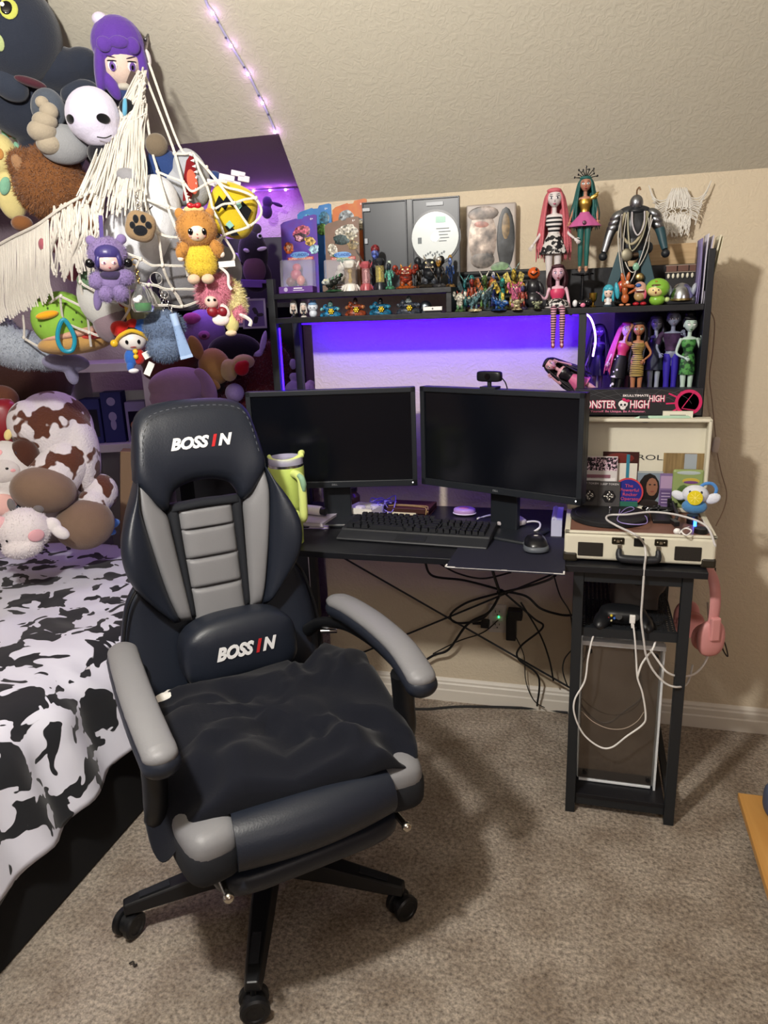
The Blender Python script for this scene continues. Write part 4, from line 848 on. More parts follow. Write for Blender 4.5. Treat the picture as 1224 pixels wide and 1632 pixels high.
# dormer pile: plush toys in the purple gloom
def heap(name, label, px, py, y, parts):
    t = toy(name, label, 'plush toy', px, py, y)
    for nm, c_, es in parts: blob(t, nm, plush(c_), es, 2.0)
    return t
heap('maroon_plush', 'round dark maroon plush with a stitched mouth under the blue furry keychain', 270, 568, 2.55, [('body', '5a2c28', [(0, 0, 0, 48, 34, 34), (0, 22, -4, 44, 20, 30)]), ('mouth', '1c0c0c', [(0, 4, 33.5, 10, 1.2, 2)]), ('eye', '140a0a', [(-16, -4, 31.5, 2, 2, 2)])])
heap('lilac_plush', 'lilac plush with a pink muzzle in the dormer behind the net', 325, 530, 2.75, [('body', '8a6bb8', [(0, 0, 0, 34, 36, 30)]), ('patch', 'b05098', [(-16, -22, 22, 14, 9, 8)]), ('muzzle', 'a05a9c', [(0, 4, 29, 9, 7, 4)]), ('nostril', '4a1f3f', [(0, 5, 33, 4, 3, 1.5)])])
heap('tan_puppy_plush', 'tan puppy plush with floppy ears tipped sideways in the dormer', 338, 582, 2.5, [('head', '9b7242', [(4, 2, 0, 25, 29, 24, -15)]), ('ear', '9b7242', [(-22, -28, 6, 10, 20, 7, -20)]), ('ear', '93693b', [(-8, 26, 14, 20, 9, 7, 30)]), ('muzzle', 'b48a5a', [(30, 8, 8, 12, 12, 12)])])
heap('pale_lilac_rabbit', 'pale lilac plush with a drooping ear behind the chair headrest', 288, 615, 2.4, [('body', '9a7d98', [(0, 0, 0, 50, 30, 30), (-10, 18, 2, 40, 22, 26)]), ('ear', '93758f', [(38, 2, 16, 14, 30, 8, -22)])])
heap('red_heart_bear', 'small cream bear plush holding a red heart in front of the dark shelf', 385, 585, 2.5, [('body', 'b49a70', [(-20, 4, -4, 14, 18, 12), (4, -8, -6, 18, 12, 12)]), ('heart', 'a0121c', [(0, 2, 10, 12, 12, 7), (6, -4, 10, 7, 7, 6)])])
heap('horned_plush', 'black plush with a pale lilac horn in front of the picture frames', 400, 555, 2.6, [('body', '17141f', [(-26, 2, -6, 42, 26, 20)]), ('horn', 'a593c8', [(20, -8, 4, 5, 20, 5, 16), (10, 10, 4, 9, 6, 5, -20)])])
heap('lilac_ball_plush', 'small lilac ball plush above the left corner of the left monitor', 374, 626, 2.5, [('body', '85749e', [(0, 0, 0, 15, 15, 14)])])
heap('white_tail_plush', 'white plush with a rounded tail seen between the two left hutch posts', 490, 612, 2.55, [('body', 'c7b4c6', [(0, 18, 0, 14, 20, 14), (6, -2, -2, 7, 4, 4, 15)])])
heap('grey_tail_plush', 'grey lilac plush low between the hutch posts beside the left monitor', 468, 625, 2.6, [('body', '8d7fa6', [(0, 4, 0, 16, 22, 14), (2, -24, -6, 8, 7, 6), (2, -44, -10, 6, 9, 6)])])
t = toy('red_fluffy_plush', 'large dark red shaggy plush heaped beside the left monitor', 'plush toy', 412, 612, 2.62)
es_ = [(0, 0, 0, 50, 52, 30), (20, -26, -6, 36, 40, 26), (-30, 40, -2, 44, 34, 30)]; blob(t, 'body', plush('4a1518'), es_, 3.0); furry(t, es_, 7000, 9, [plush('5a1a1c'), plush('3d1013')], 9, 0.7, 0.7)
# dark shelf unit in the dormer
dsx = P(385, 470, y=2.86)
ds = thing('dark_shelf_unit', 'black shelf unit holding plush toys and picture frames in the dormer', 'shelf', (dsx.x - 0.07, 2.9, 0), (0, 0, 0.3))
mb = MB()
for z_ in (0.05, 0.5, 0.92, 1.175, 1.42): mb.box((0, 0, z_), (0.56, 0.26, 0.02))
mb.box((0, 0.128, 0.85), (0.56, 0.006, 1.70)); mb.build('shelf_board', mat('black_brown_laminate', '15131b', 0.5), ds, smooth=False, bevel=0.001)
for x_ in (-0.275, 0.275): mb = MB(); mb.box((x_, 0, 0.85), (0.02, 0.26, 1.70)); mb.build('side', MATS['black_brown_laminate'], ds, smooth=False)
def on_shelf(px, py, y): return P(px, py, y=y)
heap('black_bear_plush', 'black bear plush with a plum belly and white jaw marks on the dark shelf', 404, 410, 2.76, [('body', '232028', [(0, -6, 0, 24, 34, 18), (2, 28, 0, 25, 26, 18)]), ('belly', '5d4252', [(0, 20, 13, 18, 22, 8)]), ('jaw', 'd8d2dc', [(14, -12, 16, 8, 3, 3, -10)]), ('jaw', 'b9aecb', [(-10, -10, 16, 5, 3, 3, 20)]), ('eye', 'b7b2c4', [(12, -31, 15, 4, 4, 3)]), ('pupil', '08080c', [(12.5, -31, 17.5, 2.4, 2.4, 1.5)]), ('ear', '3d3540', [(8, -42, 2, 8, 8, 5)])])
heap('lilac_ghost_plush', 'pale lilac plush with a dark mouth beside the black bear on the dark shelf', 376, 424, 2.74, [('body', '8c80b0', [(0, 0, 0, 16, 20, 14)]), ('mouth', '1c1826', [(6, -4, 12.5, 6, 3, 2)])])
for i, (px, py, w_, h_, lab) in enumerate(((405, 500, 0.095, 0.115, 'white framed picture of a dark flower on the dark shelf'), (381, 498, 0.075, 0.115, 'plain white framed picture half hidden behind the flower picture'))):
    q = P(px, py, y=2.78); t = thing('picture_frame', lab, 'picture', (q.x, 2.78 + 0.02 * i, q.z - h_ / 2), (-0.08, 0, 0.35))
    mb = MB(); mb.box((0, 0, h_ / 2), (w_, 0.012, h_)); mb.build('frame', matte('b9b2c8'), t, smooth=False, bevel=0.001); mb = MB(); mb.box((0, -0.0065, h_ / 2), (w_ - 0.016, 0.002, h_ - 0.016)); pcc = mb.build('picture', matte('6d5a9a' if i == 0 else '77649f'), t, smooth=False)
    if i == 0:
        mb = MB()
        for k in range(9): mb.ell((0.012 + 0.02 * math.cos(k * 2.1) * (0.3 + k / 12), -0.0078, h_ * 0.45 + 0.03 * math.sin(k * 2.1) * (0.3 + k / 12)), (0.009, 0.0006, 0.007), None, 10, 6)
        mb.build('flower', matte('2a2233'), pcc)
t = thing('purple_folder', 'folded violet plastic sheet lying under the black bear on the dark shelf', 'folder', P(398, 448, y=2.74), (0.05, 0.06, 0.3)); mb = MB(); mb.box((0, 0, 0), (0.17, 0.12, 0.012)); mb.box((-0.02, -0.055, -0.012), (0.15, 0.01, 0.02)); mb.build('sheet', gloss('6a4aa8', 0.25), t, smooth=False, bevel=0.002)
# purple string lights
M_BULB = mat('violet_bulb', 'e6b0ff', 0.4, emit='d890ff', estr=26.0); M_CORD = mat('clear_strip', 'a9a6c4', 0.4)
t = thing('string_lights', 'clear strip of tiny violet lights running down the sloped ceiling', 'string lights', P(387, 110, y=2.06))
o0 = Vector(t.location)
def slope_pt(px, py, off=0.004):
    r = RW @ np.array([(px - CX) / FPX, (py - CY) / FPX, 1.0]); a = KNEE_Z + SLOPE * WALL_Y
    tt = (a - EYE) / (r[2] + SLOPE * r[1]); n = Vector((0, -SLOPE, -1)).normalized(); return Vector((tt * r[0], tt * r[1], EYE + tt * r[2])) + n * off
sp_px = [(316, -40), (330, 4), (340, 19), (355, 46), (369, 71), (383, 94), (396, 116), (408, 140), (419, 162), (430, 186), (439, 208)]
mb = MB(); mb.tube(smooth_path([slope_pt(*q) - o0 for q in sp_px], 4), 0.0035, 6, flat=0.5); mb.build('strip', M_CORD, t)
for q in ((340, 19), (369, 71), (396, 116), (419, 162), (439, 208)):
    mb = MB(); mb.ell(slope_pt(*q, off=0.007) - o0, 0.0042, u=10, v=8); mb.build('bulb', M_BULB, t); lamp('string_light', 'POINT', slope_pt(*q, off=0.02), 0.022, (0.75, 0.45, 1.0), 0.004)
for q in ((348, 33), (361, 58), (390, 105), (413, 150), (428, 180)): mb = MB(); mb.box(slope_pt(*q, off=0.0065) - o0, (0.005, 0.004, 0.004)); mb.build('solder_pad', matte('4a4a60'), t, smooth=False)
t = thing('dormer_lights', 'row of violet lights along the top of the dormer back wall', 'string lights', P(448, 303, y=3.06)); o0 = Vector(t.location)
mb = MB(); mb.tube([P(x_, y_, y=3.07) - o0 for x_, y_ in ((330, 306), (400, 304), (470, 301))], 0.004, 6); mb.build('strip', M_CORD, t)
for px in (345, 372, 404, 430, 455):
    b_ = P(px, 303.5 - (px - 430) * 0.04, y=3.06); mb = MB(); mb.ell(b_ - o0, 0.005, u=10, v=8); mb.build('bulb', M_BULB, t); lamp('dormer_light', 'POINT', b_ + Vector((0, -0.03, -0.02)), 0.12, (0.50, 0.12, 1.0), 0.01)
t = toy('purple_ledge_figure', 'small dark figure silhouetted under the violet dormer lights', 'figurine', 426, 322, 2.95); blob(t, 'body', plush('3a1f58'), [(0, 0, 0, 8, 9, 7), (-2, 14, 0, 9, 11, 7), (16, 4, 0, 9, 3, 3, 20)], 1.0)
lamp('dormer_spill_fill', 'AREA', (-1.5, 2.75, 1.86), 4.5, (0.62, 0.36, 1.0), 0.6)  # unseen area lamp added to stand in for spill from the violet lights
# ================================================================ toy net full of plush toys
def NY(px, py): return 1.88 - 0.20 * math.exp(-((px - 190) / 170) ** 2 - ((py - 390) / 140) ** 2)
M_ROPE = mat('white_cotton_cord', 'd6d1c8', 0.9, bump=0.3, bscale=400)
net = thing('toy_net', 'white macrame toy hammock net hanging from the sloped ceiling', 'net', P(228, 118, y=2.0)); no = Vector(net.location)
NP = lambda px, py, d=0.0: P(px, py, y=NY(px, py) - d) - no
strands = [  # runs of photo pixels over the bulging front of the net
    [(238, 100), (285, 232), (306, 246), (329, 267), (355, 296), (385, 305), (408, 316), (416, 340), (396, 361), (357, 376), (335, 400)],
    [(232, 120), (262, 200), (278, 244), (292, 291), (302, 335), (308, 360), (312, 400)], [(228, 130), (240, 230), (251, 273), (268, 330), (283, 372), (292, 400), (300, 440)],
    [(222, 230), (226, 290), (229, 315), (240, 345), (251, 371), (259, 423), (268, 445), (275, 461), (290, 488)],
    [(251, 273), (272, 283), (292, 291), (306, 304), (328, 294), (345, 288), (362, 290)], [(278, 244), (294, 246), (308, 246), (318, 270), (328, 294), (335, 315), (340, 333), (350, 355), (357, 376)],
    [(329, 267), (346, 290), (358, 305), (373, 324), (385, 345), (396, 361)], [(229, 315), (248, 324), (268, 330), (285, 334), (302, 335), (320, 338), (340, 333), (356, 326), (373, 324), (390, 317), (408, 316)],
    [(222, 345), (236, 362), (251, 371), (266, 376), (283, 379)], [(200, 402), (212, 408), (224, 413), (242, 422), (259, 423), (276, 424), (292, 423), (320, 424), (345, 420)],
    [(175, 425), (188, 436), (204, 445), (220, 450), (237, 454), (250, 456), (265, 460), (290, 461), (312, 461), (335, 455)], [(100, 473), (120, 484), (138, 493), (155, 501), (173, 511), (190, 516), (207, 518), (230, 520)],
    [(130, 405), (128, 425), (128, 449), (150, 462), (173, 474), (190, 482), (207, 488), (235, 488), (265, 487), (290, 488), (318, 480)], [(37, 502), (38, 520), (38, 538)], [(97, 472), (97, 490), (100, 510)], [(65, 498), (67, 516), (71, 535), (76, 548), (80, 560)],
    [(97, 472), (80, 482), (65, 498)], [(100, 511), (120, 522), (142, 530), (160, 535), (181, 539)], [(138, 493), (140, 512), (142, 530), (146, 552)], [(38, 538), (58, 551), (80, 560), (100, 565)], [(71, 535), (85, 545), (95, 548)],
    [(204, 445), (206, 465), (207, 488), (200, 505), (190, 517)], [(173, 511), (177, 525), (181, 539)], [(128, 449), (131, 470), (138, 493)], [(224, 413), (214, 430), (204, 445)], [(357, 376), (345, 396), (330, 425)], [(357, 376), (373, 406), (366, 420), (352, 436)], [(275, 461), (284, 473), (290, 488)], [(237, 454), (243, 470), (250, 488)],
]
for run in strands:
    mb = MB()
    for off in (-1.7, 1.7):
        pp = []
        for i, (a, b_) in enumerate(run):
            a2, b2 = run[min(i + 1, len(run) - 1)]; a1, b1 = run[max(i - 1, 0)]; dx, dy = a2 - a1, b2 - b1; L = math.hypot(dx, dy) + 1e-6
            k = off * (0.5 + 0.5 * math.sin(i * 2.1 + off)); pp.append(NP(a - dy / L * k, b_ + dx / L * k, 0.004))
        mb.curve(pp, 0.0019, 6, 5)
    mb.build('cord', M_ROPE, net)
kn = set()
for run in strands:
    for q in run[1:-1]: kn.add(q)
cnt = {}
for run in strands:
    for q in run: cnt[q] = cnt.get(q, 0) + 1
for q, c_ in cnt.items():
    if c_ > 1:
        mb = MB(); mb.ell(NP(*q, 0.005), (0.005, 0.0045, 0.006), roty(0.5), 10, 7); mb.build('knot', M_ROPE, net)
# the gathered top and the long macrame fringe
g_ = random.Random(11); mb = MB()
for k in range(105):
    a = g_.random(); x0, y0 = 216 + 18 * g_.random(), 112 + 70 * g_.random() ** 1.5; e = g_.uniform(-1, 1)
    x1, y1 = 175 + 60 * a - 6, 205 + g_.uniform(-10, 10); x2, y2 = 122 + 112 * a, 300 + 48 * g_.random()
    pts = [(x0, y0), (x0 * 0.6 + x1 * 0.4 + e * 4, y0 * 0.6 + y1 * 0.4), (x1 + e * 3, y1), ((x1 + x2) / 2 + g_.uniform(-6, 6), (y1 + y2) / 2), (x2, y2)]
    mb.curve([NP(*q, 0.012 + 0.022 * g_.random()) for q in pts], 0.0021, 5, 5)
for k in range(70):
    x0 = 85 + 75 * g_.random(); y0 = 335 - (x0 - 85) * 0.15 + g_.uniform(-10, 10); L = 90 + 25 * g_.random(); x1 = x0 - 2 + g_.uniform(-8, 8)
    mb.curve([NP(x0, y0, 0.02), NP(x0 + g_.uniform(-9, 9), y0 + L * 0.35, 0.02 + 0.015 * g_.random()), NP(x1 + g_.uniform(-9, 9), y0 + L * 0.7, 0.02), NP(x1, y0 + L, 0.018)], 0.0024, 5, 5)
for k in range(105):
    x0 = -14 + 92 * k / 105 + g_.uniform(-1, 1); y0 = 390 - max(0, x0) * 0.52; L = 112 + 14 * g_.random(); dr = g_.uniform(-4, 6)
    mb.curve([NP(x0, y0, 0.03), NP(x0 + dr * 0.4 + g_.uniform(-2, 2), y0 + L * 0.4, 0.03 + 0.006 * g_.random()), NP(x0 + dr, y0 + L * 0.8, 0.03), NP(x0 + dr + 6, y0 + L, 0.028)], 0.0025, 5, 4)
fr = mb.build('fringe', M_ROPE, net); fr['kind'] = 'stuff'
mb = MB(); mb.curve([NP(-16, 398, 0.034), NP(20, 378, 0.036), NP(60, 358, 0.036), NP(100, 330, 0.03), NP(140, 308, 0.02), NP(175, 290, 0.015)], 0.004, 6); mb.build('header_cord', M_ROPE, net)
mb = MB(); mb.curve([NP(226, 118, 0.0), P(232, 85, y=1.95) - no, slope_pt(236, 58) - no], 0.003, 6); mb.build('hanging_loop', M_ROPE, net)
hk = slope_pt(236, 55); t = thing('ceiling_hook', 'small metal hook in the sloped ceiling holding the toy net', 'hook', hk)
mb = MB(); mb.tube([(0, 0.01, 0.01), (0, -0.012, -0.012)], 0.003, 8); mb.ell((0, -0.013, -0.013), 0.0055, u=10, v=8); mb.build('hook', metal('8c8c90'), t)

# ---- toys riding in and on the net
def ny(name, label, px, py, depth, **k): return toy(name, label, 'plush toy', px, py, NY(px, py) + depth * 0.0016, **k)
W_ = plush('d9d7dc'); G_ = plush('77767a'); BLKP = plush('2b303c')
t = toy('black_cat_plush', 'huge black cat plush with yellow green eyes at the top left corner', 'plush toy', 20, 70, 1.81)
hd_ = (4, -14, 0, 72, 74, 55); blob(t, 'head', BLKP, [hd_], 3.0)
blob(t, 'body', BLKP, [(60, 30, -6, 50, 36, 34), (102, 20, -2, 32, 26, 24), (20, 84, -20, 80, 60, 34), (118, 62, -10, 40, 46, 24), (40, 140, -26, 56, 60, 26)], 3.0)
blob(t, 'ear', BLKP, [(44, -66, -6, 12, 22, 8, 14)]); blob(t, 'arm', plush('323845'), [(-14, 58, 22, 30, 22, 16, 30)], 2.0); blob(t, 'arm', plush('323845'), [(92, 62, 14, 32, 20, 16, -14)], 2.0)
dot(t, 'eye', hd_, 2, -43, 13, 15, plush('b6bb5a'), t=2, roll=24); dot(t, 'pupil', hd_, -1, -44, 8, 10, BKE, lift=1.4, t=1.6, roll=24); dot(t, 'glint', hd_, -6, -48, 3.2, 3.2, gloss('f2f2f2'), lift=2.6)
dot(t, 'eye', hd_, -19, 2, 8, 12, plush('a9b780'), t=2)
blob(t, 'collar', plush('4a2630'), [(18, 52, 34, 24, 7, 10, 14)])
t = ny('purple_hair_doll', 'plush doll with long purple hair and purple eyes above the net', 190, 92, 6)
hd_ = (2, 6, 0, 32, 34, 26); blob(t, 'head', plush('d9c2b4'), [hd_]); VH = plush('5b3a96')
blob(t, 'hair', VH, [(0, -18, -3, 41, 40, 30), (-30, 14, 6, 10, 40, 16, 6), (34, 8, 4, 9, 34, 14, -5), (-16, 40, 10, 10, 22, 10, -26)], 1.4, extra=lambda mb: None)
FR_ = MB()
for q in ((-20, -16, 24, 12, 11, 6, 20), (2, -20, 26, 15, 9, 6, 0), (22, -16, 22, 11, 12, 6, -24)): E_(FR_, q)
FR_.build('fringe_hair', VH, t, angle=180, remesh=1.2, it=3)
for sx in (-14, 16):
    dot(t, 'eye', hd_, sx + 2, 12, 7.5, 8, gloss('e9e4ea'), t=1.2); dot(t, 'iris', hd_, sx + 2.5, 13, 5.2, 7, gloss('6a4d96'), lift=1.0, t=1.0); dot(t, 'pupil', hd_, sx + 2.5, 13.5, 2.4, 3.6, BKE, lift=1.7, t=0.8); dot(t, 'brow', hd_, sx + 1, 0, 8, 1.0, plush('3a2748'), t=1, roll=8 if sx < 0 else -14); dot(t, 'lash', hd_, sx + 2, 5.5, 8, 1.2, BKE, lift=0.8)
mb = MB(); mb.box((22, -30, -32), (26, 5, 20), roty(0.5)); mb.build('clear_tag', mat('smoky_film', '6d5f5c', 0.15, trans=0.5), t, smooth=False, bevel=1.0)
blob(t, 'body', plush('33406a'), [(6, 48, 0, 18, 20, 14)]); blob(t, 'collar', plush('b9b4a8'), [(4, 40, 8, 14, 6, 10)]); blob(t, 'pompom', plush('d0c6dc'), [(-22, -50, -4, 12, 10, 10)]); blob(t, 'ear', plush('d8d3d0'), [(44, -2, -4, 5, 12, 5, -8)])
t = toy('white_round_head_plush', 'white ball headed plush with two black oval eyes and a blue banded black arm', 'plush toy', 148, 185, 1.80)
hd_ = (0, 0, 0, 42, 42, 40); blob(t, 'head', plush('cfcbe0'), [hd_, (6, 18, 2, 34, 28, 32)], 2.0)
dot(t, 'eye', hd_, -34, 6, 9, 6.5, plush('0e0e12'), t=3, roll=-6); dot(t, 'eye', hd_, 15, 4, 11, 7, plush('0e0e12'), t=2.5, roll=10)
blob(t, 'arm', plush('17181e'), [(54, -14, 6, 13, 13, 11)]); blob(t, 'band', plush('5fa6c8'), [(50, -14, 8, 5, 13.5, 11.5, 8)]); blob(t, 'body', plush('202026'), [(10, 54, 4, 26, 22, 18)], 2)
mb = MB(); mb.curve([(2, -41, -30), (14, -41, -31), (24, -36, -27)], 0.9, 5); mb.build('mouth', BKE, t)
t = toy('grey_shell_horn_plush', 'grey plush with a ringed beige spiral horn between black cat and white ball head', 'plush toy', 74, 196, 1.77)
blob(t, 'hood', plush('4c535e'), [(6, -20, -8, 26, 30, 18)]); blob(t, 'body', plush('8f9194'), [(22, 30, 0, 40, 30, 22)])
mb = MB()
for i, q in enumerate(((0, 30, 10, 20, 16, 17), (-8, 12, 12, 22, 17, 18), (-2, -2, 12, 19, 14, 16), (6, -16, 12, 14, 13, 12), (-2, -28, 10, 10, 9, 8))): E_(mb, q)
mb.build('horn', plush('a19684'), t, angle=180)
t = ny('penguin_like_plush', 'grey and white plush with a round eye wedged below the white ball head', 135, 228, 18)
blob(t, 'body', plush('8d8d93'), [(6, 10, 0, 14, 40, 12, -32)]); blob(t, 'back', plush('23262c'), [(0, 12, 6, 6, 36, 9, -32)]); blob(t, 'eye', gloss('e6e6ea'), [(-18, -12, 8, 9, 9, 5)]); blob(t, 'pupil', BKE, [(-16, -9, 12, 4.5, 5, 2.5)]); blob(t, 'cheek', plush('b9916e'), [(-14, 2, 0, 12, 18, 8, -20)])
t = ny('brown_furry_bear', 'shaggy brown bear plush lying on its side at the left of the net', 80, 292, 20)
es_ = [(0, 0, 0, 55, 54, 40), (42, 12, 10, 26, 22, 20), (-38, -26, 6, 20, 22, 14)]
blob(t, 'head', plush('7a4f2e'), es_, 2.5); furry(t, es_, 16000, 7, [plush('8a5a34'), plush('6d4427'), plush('96653c')], 5, 0.55, 0.9)
blob(t, 'inner_ear', plush('9a7656'), [(-40, -24, 18, 9, 16, 5, -24)]); es2 = [(-50, 60, 6, 16, 12, 12), (50, 64, 4, 18, 16, 12)]; blob(t, 'paw', plush('7a4f2e'), es2[:1]); blob(t, 'paw', plush('7a4f2e'), es2[1:])
t = ny('cream_rabbit_plush', 'cream yellow rabbit plush with mint green leaf ears at the left edge', 8, 255, 4)
blob(t, 'head', plush('d8c98a'), [(-4, -8, 0, 24, 30, 20), (2, 50, 0, 24, 40, 18)], 1.8); blob(t, 'ear', plush('7fb296'), [(12, -62, 2, 9, 34, 6, -14), (10, -60, -2, 7, 44, 5, 8)], 1.2); blob(t, 'inner_ear', plush('a86a3c'), [(10, -50, 7, 6, 18, 3, -12)]); blob(t, 'spot', plush('c08a4c'), [(-8, -8, 19, 8, 9, 3)]); blob(t, 'leaf', plush('7fb296'), [(24, -10, 4, 6, 18, 6, -20), ], 1.2); blob(t, 'leaf', plush('7fb296'), [(-6, 38, 18, 8, 14, 5, 20)])
# inside the net
t = ny('white_grey_seal_plush', 'big white and grey plush with whisker lines filling the middle of the net', 250, 380, 62)
blob(t, 'face', plush('d3d5da'), [(-8, -20, 0, 48, 76, 40, 18), (-46, 16, -14, 40, 62, 30)], 2.5); blob(t, 'body', G_, [(48, 36, -6, 56, 78, 44, 14), (96, 50, -10, 36, 40, 30)], 2.5); blob(t, 'flipper', plush('8b8b90'), [(-24, -82, 6, 28, 16, 16, 30)])
fc = (-8, -20, 0, 48, 76, 40)
for (dx, dy, dx2, dy2) in ((-8, -48, -14, -36), (-1, -46, -10, -34), (-38, 36, -42, 48), (-32, 36, -36, 50)):
    mb = MB(); mb.curve([(dx, -surf(fc, dx, dy) - 1, -dy), ((dx + dx2) / 2 - 2, -surf(fc, dx, dy) - 2, -(dy + dy2) / 2), (dx2, -surf(fc, dx2, dy2) - 1, -dy2)], 0.7, 5, 4); mb.build('whisker', BKE, t)
dot(t, 'nose', fc, -40, 16, 6, 6, BKE, lift=2)
t = ny('shark_plush', 'grey shark plush with open red mouth and white teeth in the net', 306, 284, 40)
sh_ = (0, 0, 0, 28, 44, 26, -14); blob(t, 'body', plush('a4a7ae'), [sh_, (-20, 12, -4, 26, 30, 22)], 2.0)
mb = MB(); mb.prism([(-14, -34), (0, -30), (8, -10), (12, 14), (8, 36), (-2, 24), (-8, 4)], 0, 3, O=(-4, -26, 0), X=(0.97, 0.1, 0), Y=(0, 0, 1), Z=(0.0, -1, 0)); mb.build('mouth', plush('7a1a20'), t, bevel=1.0)
blob(t, 'tongue', plush('d0634c'), [(0, 6, 29, 8, 18, 3, -6)]); 
for k in range(7):
    mb = MB(); zk = 32 - k * 8; xk = 9 - abs(k - 3) * 1.6; mb.lathe([(2.6, 0), (0, 6)], 6, (xk, -29.5, zk), roty(-PI / 2)); mb.build('tooth', gloss('f0f0f0'), t)
for k in range(3): mb = MB(); mb.lathe([(2.4, 0), (0, 6)], 6, (-14 + k * 3, -29.5, -22 - k * 5), roty(PI / 2)); mb.build('tooth', gloss('f0f0f0'), t)
t = ny('navy_plush', 'navy blue plush with a round taupe foot near the top of the net', 262, 268, 34)
blob(t, 'body', plush('2a3f70'), [(0, 4, 0, 30, 34, 22, -20), (78, 12, -30, 14, 10, 10)], 2.0); blob(t, 'foot', plush('6f6353'), [(-8, -32, 14, 17, 17, 12)])
t = ny('yellow_block_plush', 'yellow cube like plush with black zigzag and diamond patches in the net', 370, 336, 42)
mb = MB(); mb.ell((0, 0, 0), (38, 30, 40), roty(0.35), 32, 20, 0.65, 0.6, fn=lambda p: p * (1 + 0.03 * noise.noise(p * 0.06))); mb.build('body', plush('d1b62a'), t, angle=180)
Fz = lambda pts, m_, nm, z_=30: MB().prism([(a, -b_) for a, b_ in pts], 0, 2, O=(0, -z_, 0)).build(nm, m_, t, bevel=0.6)
Fz([(-26, -8), (-18, -22), (-12, -14), (-4, -24), (4, -14), (2, -4), (-5, -10), (-10, 0), (-16, -6), (-22, 2)], plush('16171b'), 'zigzag_mouth'); Fz([(16, -14), (30, 0), (22, 16), (10, 2)], plush('16171b'), 'diamond_patch', 29); Fz([(-14, 22), (-2, 24), (8, 36), (-4, 38)], plush('16171b'), 'diamond_patch', 27); Fz([(6, -8), (12, -14), (16, -6), (10, 0)], plush('8fc0b4'), 'teal_patch', 31.5); Fz([(-12, 20), (-5, 14), (1, 22), (-6, 27)], plush('8fc0b4'), 'teal_patch', 29.5)
mb = MB()
for (dx, dy, w_, h_) in ((-24, -40, 22, 9), (-4, -47, 24, 10), (14, -53, 22, 8), (22, -46, 18, 9), (2, -40, 30, 8), (-14, -36, 24, 7)): mb.box((dx, -8, -dy), (w_, 6, h_), roty(0.2))
mb.build('felt_crystal', plush('cfcad8'), t, bevel=1.0)
t = ny('pink_piglet_plush', 'small dusty pink plush peeking through the fringe of the net', 98, 384, 26); blob(t, 'body', plush('9c5560'), [(0, 0, 0, 24, 22, 18), (26, 10, 2, 10, 10, 10), (-24, 6, 8, 11, 12, 10), (8, 36, -4, 14, 26, 12)], 1.6)
t = ny('white_lower_plush', 'off white plush with a sage green patch low in the middle of the net', 165, 470, 40); blob(t, 'body', plush('b9b9b6'), [(0, 0, 0, 40, 52, 30)]); blob(t, 'patch', plush('5d7a5c'), [(-18, -22, 24, 18, 14, 8)]); blob(t, 'lower_body', plush('7a6a72'), [(8, 42, 4, 30, 34, 22)])
t = ny('yellow_grey_plush', 'grey green plush behind the clear bottle charm', 232, 500, 36); blob(t, 'body', plush('8b8d78'), [(0, 0, 0, 30, 40, 24), (-6, 26, 6, 16, 22, 14)], 2.0)
t = ny('green_dome_plush', 'lime green speckled dome plush with orange beak and tan rind in the net', 102, 516, 20)
dm = (-2, -6, 0, 46, 44, 32); blob(t, 'dome', mat('lime_speckle', '83b040', 0.95, var=0.1, vscale=0.2), [dm]); blob(t, 'rind', plush('b08a52'), [(14, 30, 2, 58, 18, 30, -4)]); blob(t, 'pink_layer', plush('c79a84'), [(16, 16, 4, 52, 9, 30, -8)]); blob(t, 'red_stripe', plush('b03c34'), [(40, 20, 16, 24, 7, 18, -8)])
for (dx, dy) in ((-20, -24), (6, -30), (20, -16), (26, -2), (-34, 2), (-8, 12), (14, -6)): dot(t, 'speckle', dm, dx, dy, 1.6, 2.0, plush('3f5a22'))
blob(t, 'beak', plush('d99a22'), [(-22, -14, 32, 17, 6, 7, -10)])
mb = MB()
for k in range(1): mb.curve([(0, -44, 6), (-9, -44, -8), (-12, -44, -26), (-6, -44, -40), (6, -44, -40), (12, -44, -24), (8, -44, -6)], 3.4, 8, 6, True)
mb.build('teal_tag', gloss('1f86a0'), t)
t = ny('pale_grey_fuzzy_plush', 'pale blue grey fuzzy plush sagging at the lower left of the net', 32, 556, 22)
es_ = [(0, 0, 0, 52, 32, 30, 14), (34, 16, 4, 30, 20, 22, 20), (-26, -22, 0, 30, 30, 24)]; blob(t, 'body', plush('99a0ac'), es_, 2.5); furry(t, es_, 7000, 4, [plush('a2a9b5'), plush('8d949f')], 7, 0.55)
t = ny('lilac_wing_plush', 'lilac grey plush wing poking out under the net', 105, 578, 34); blob(t, 'wing', plush('7d7a96'), [(0, 0, 0, 36, 15, 16, 6), (6, 18, 2, 10, 18, 8, -10)], 1.8)
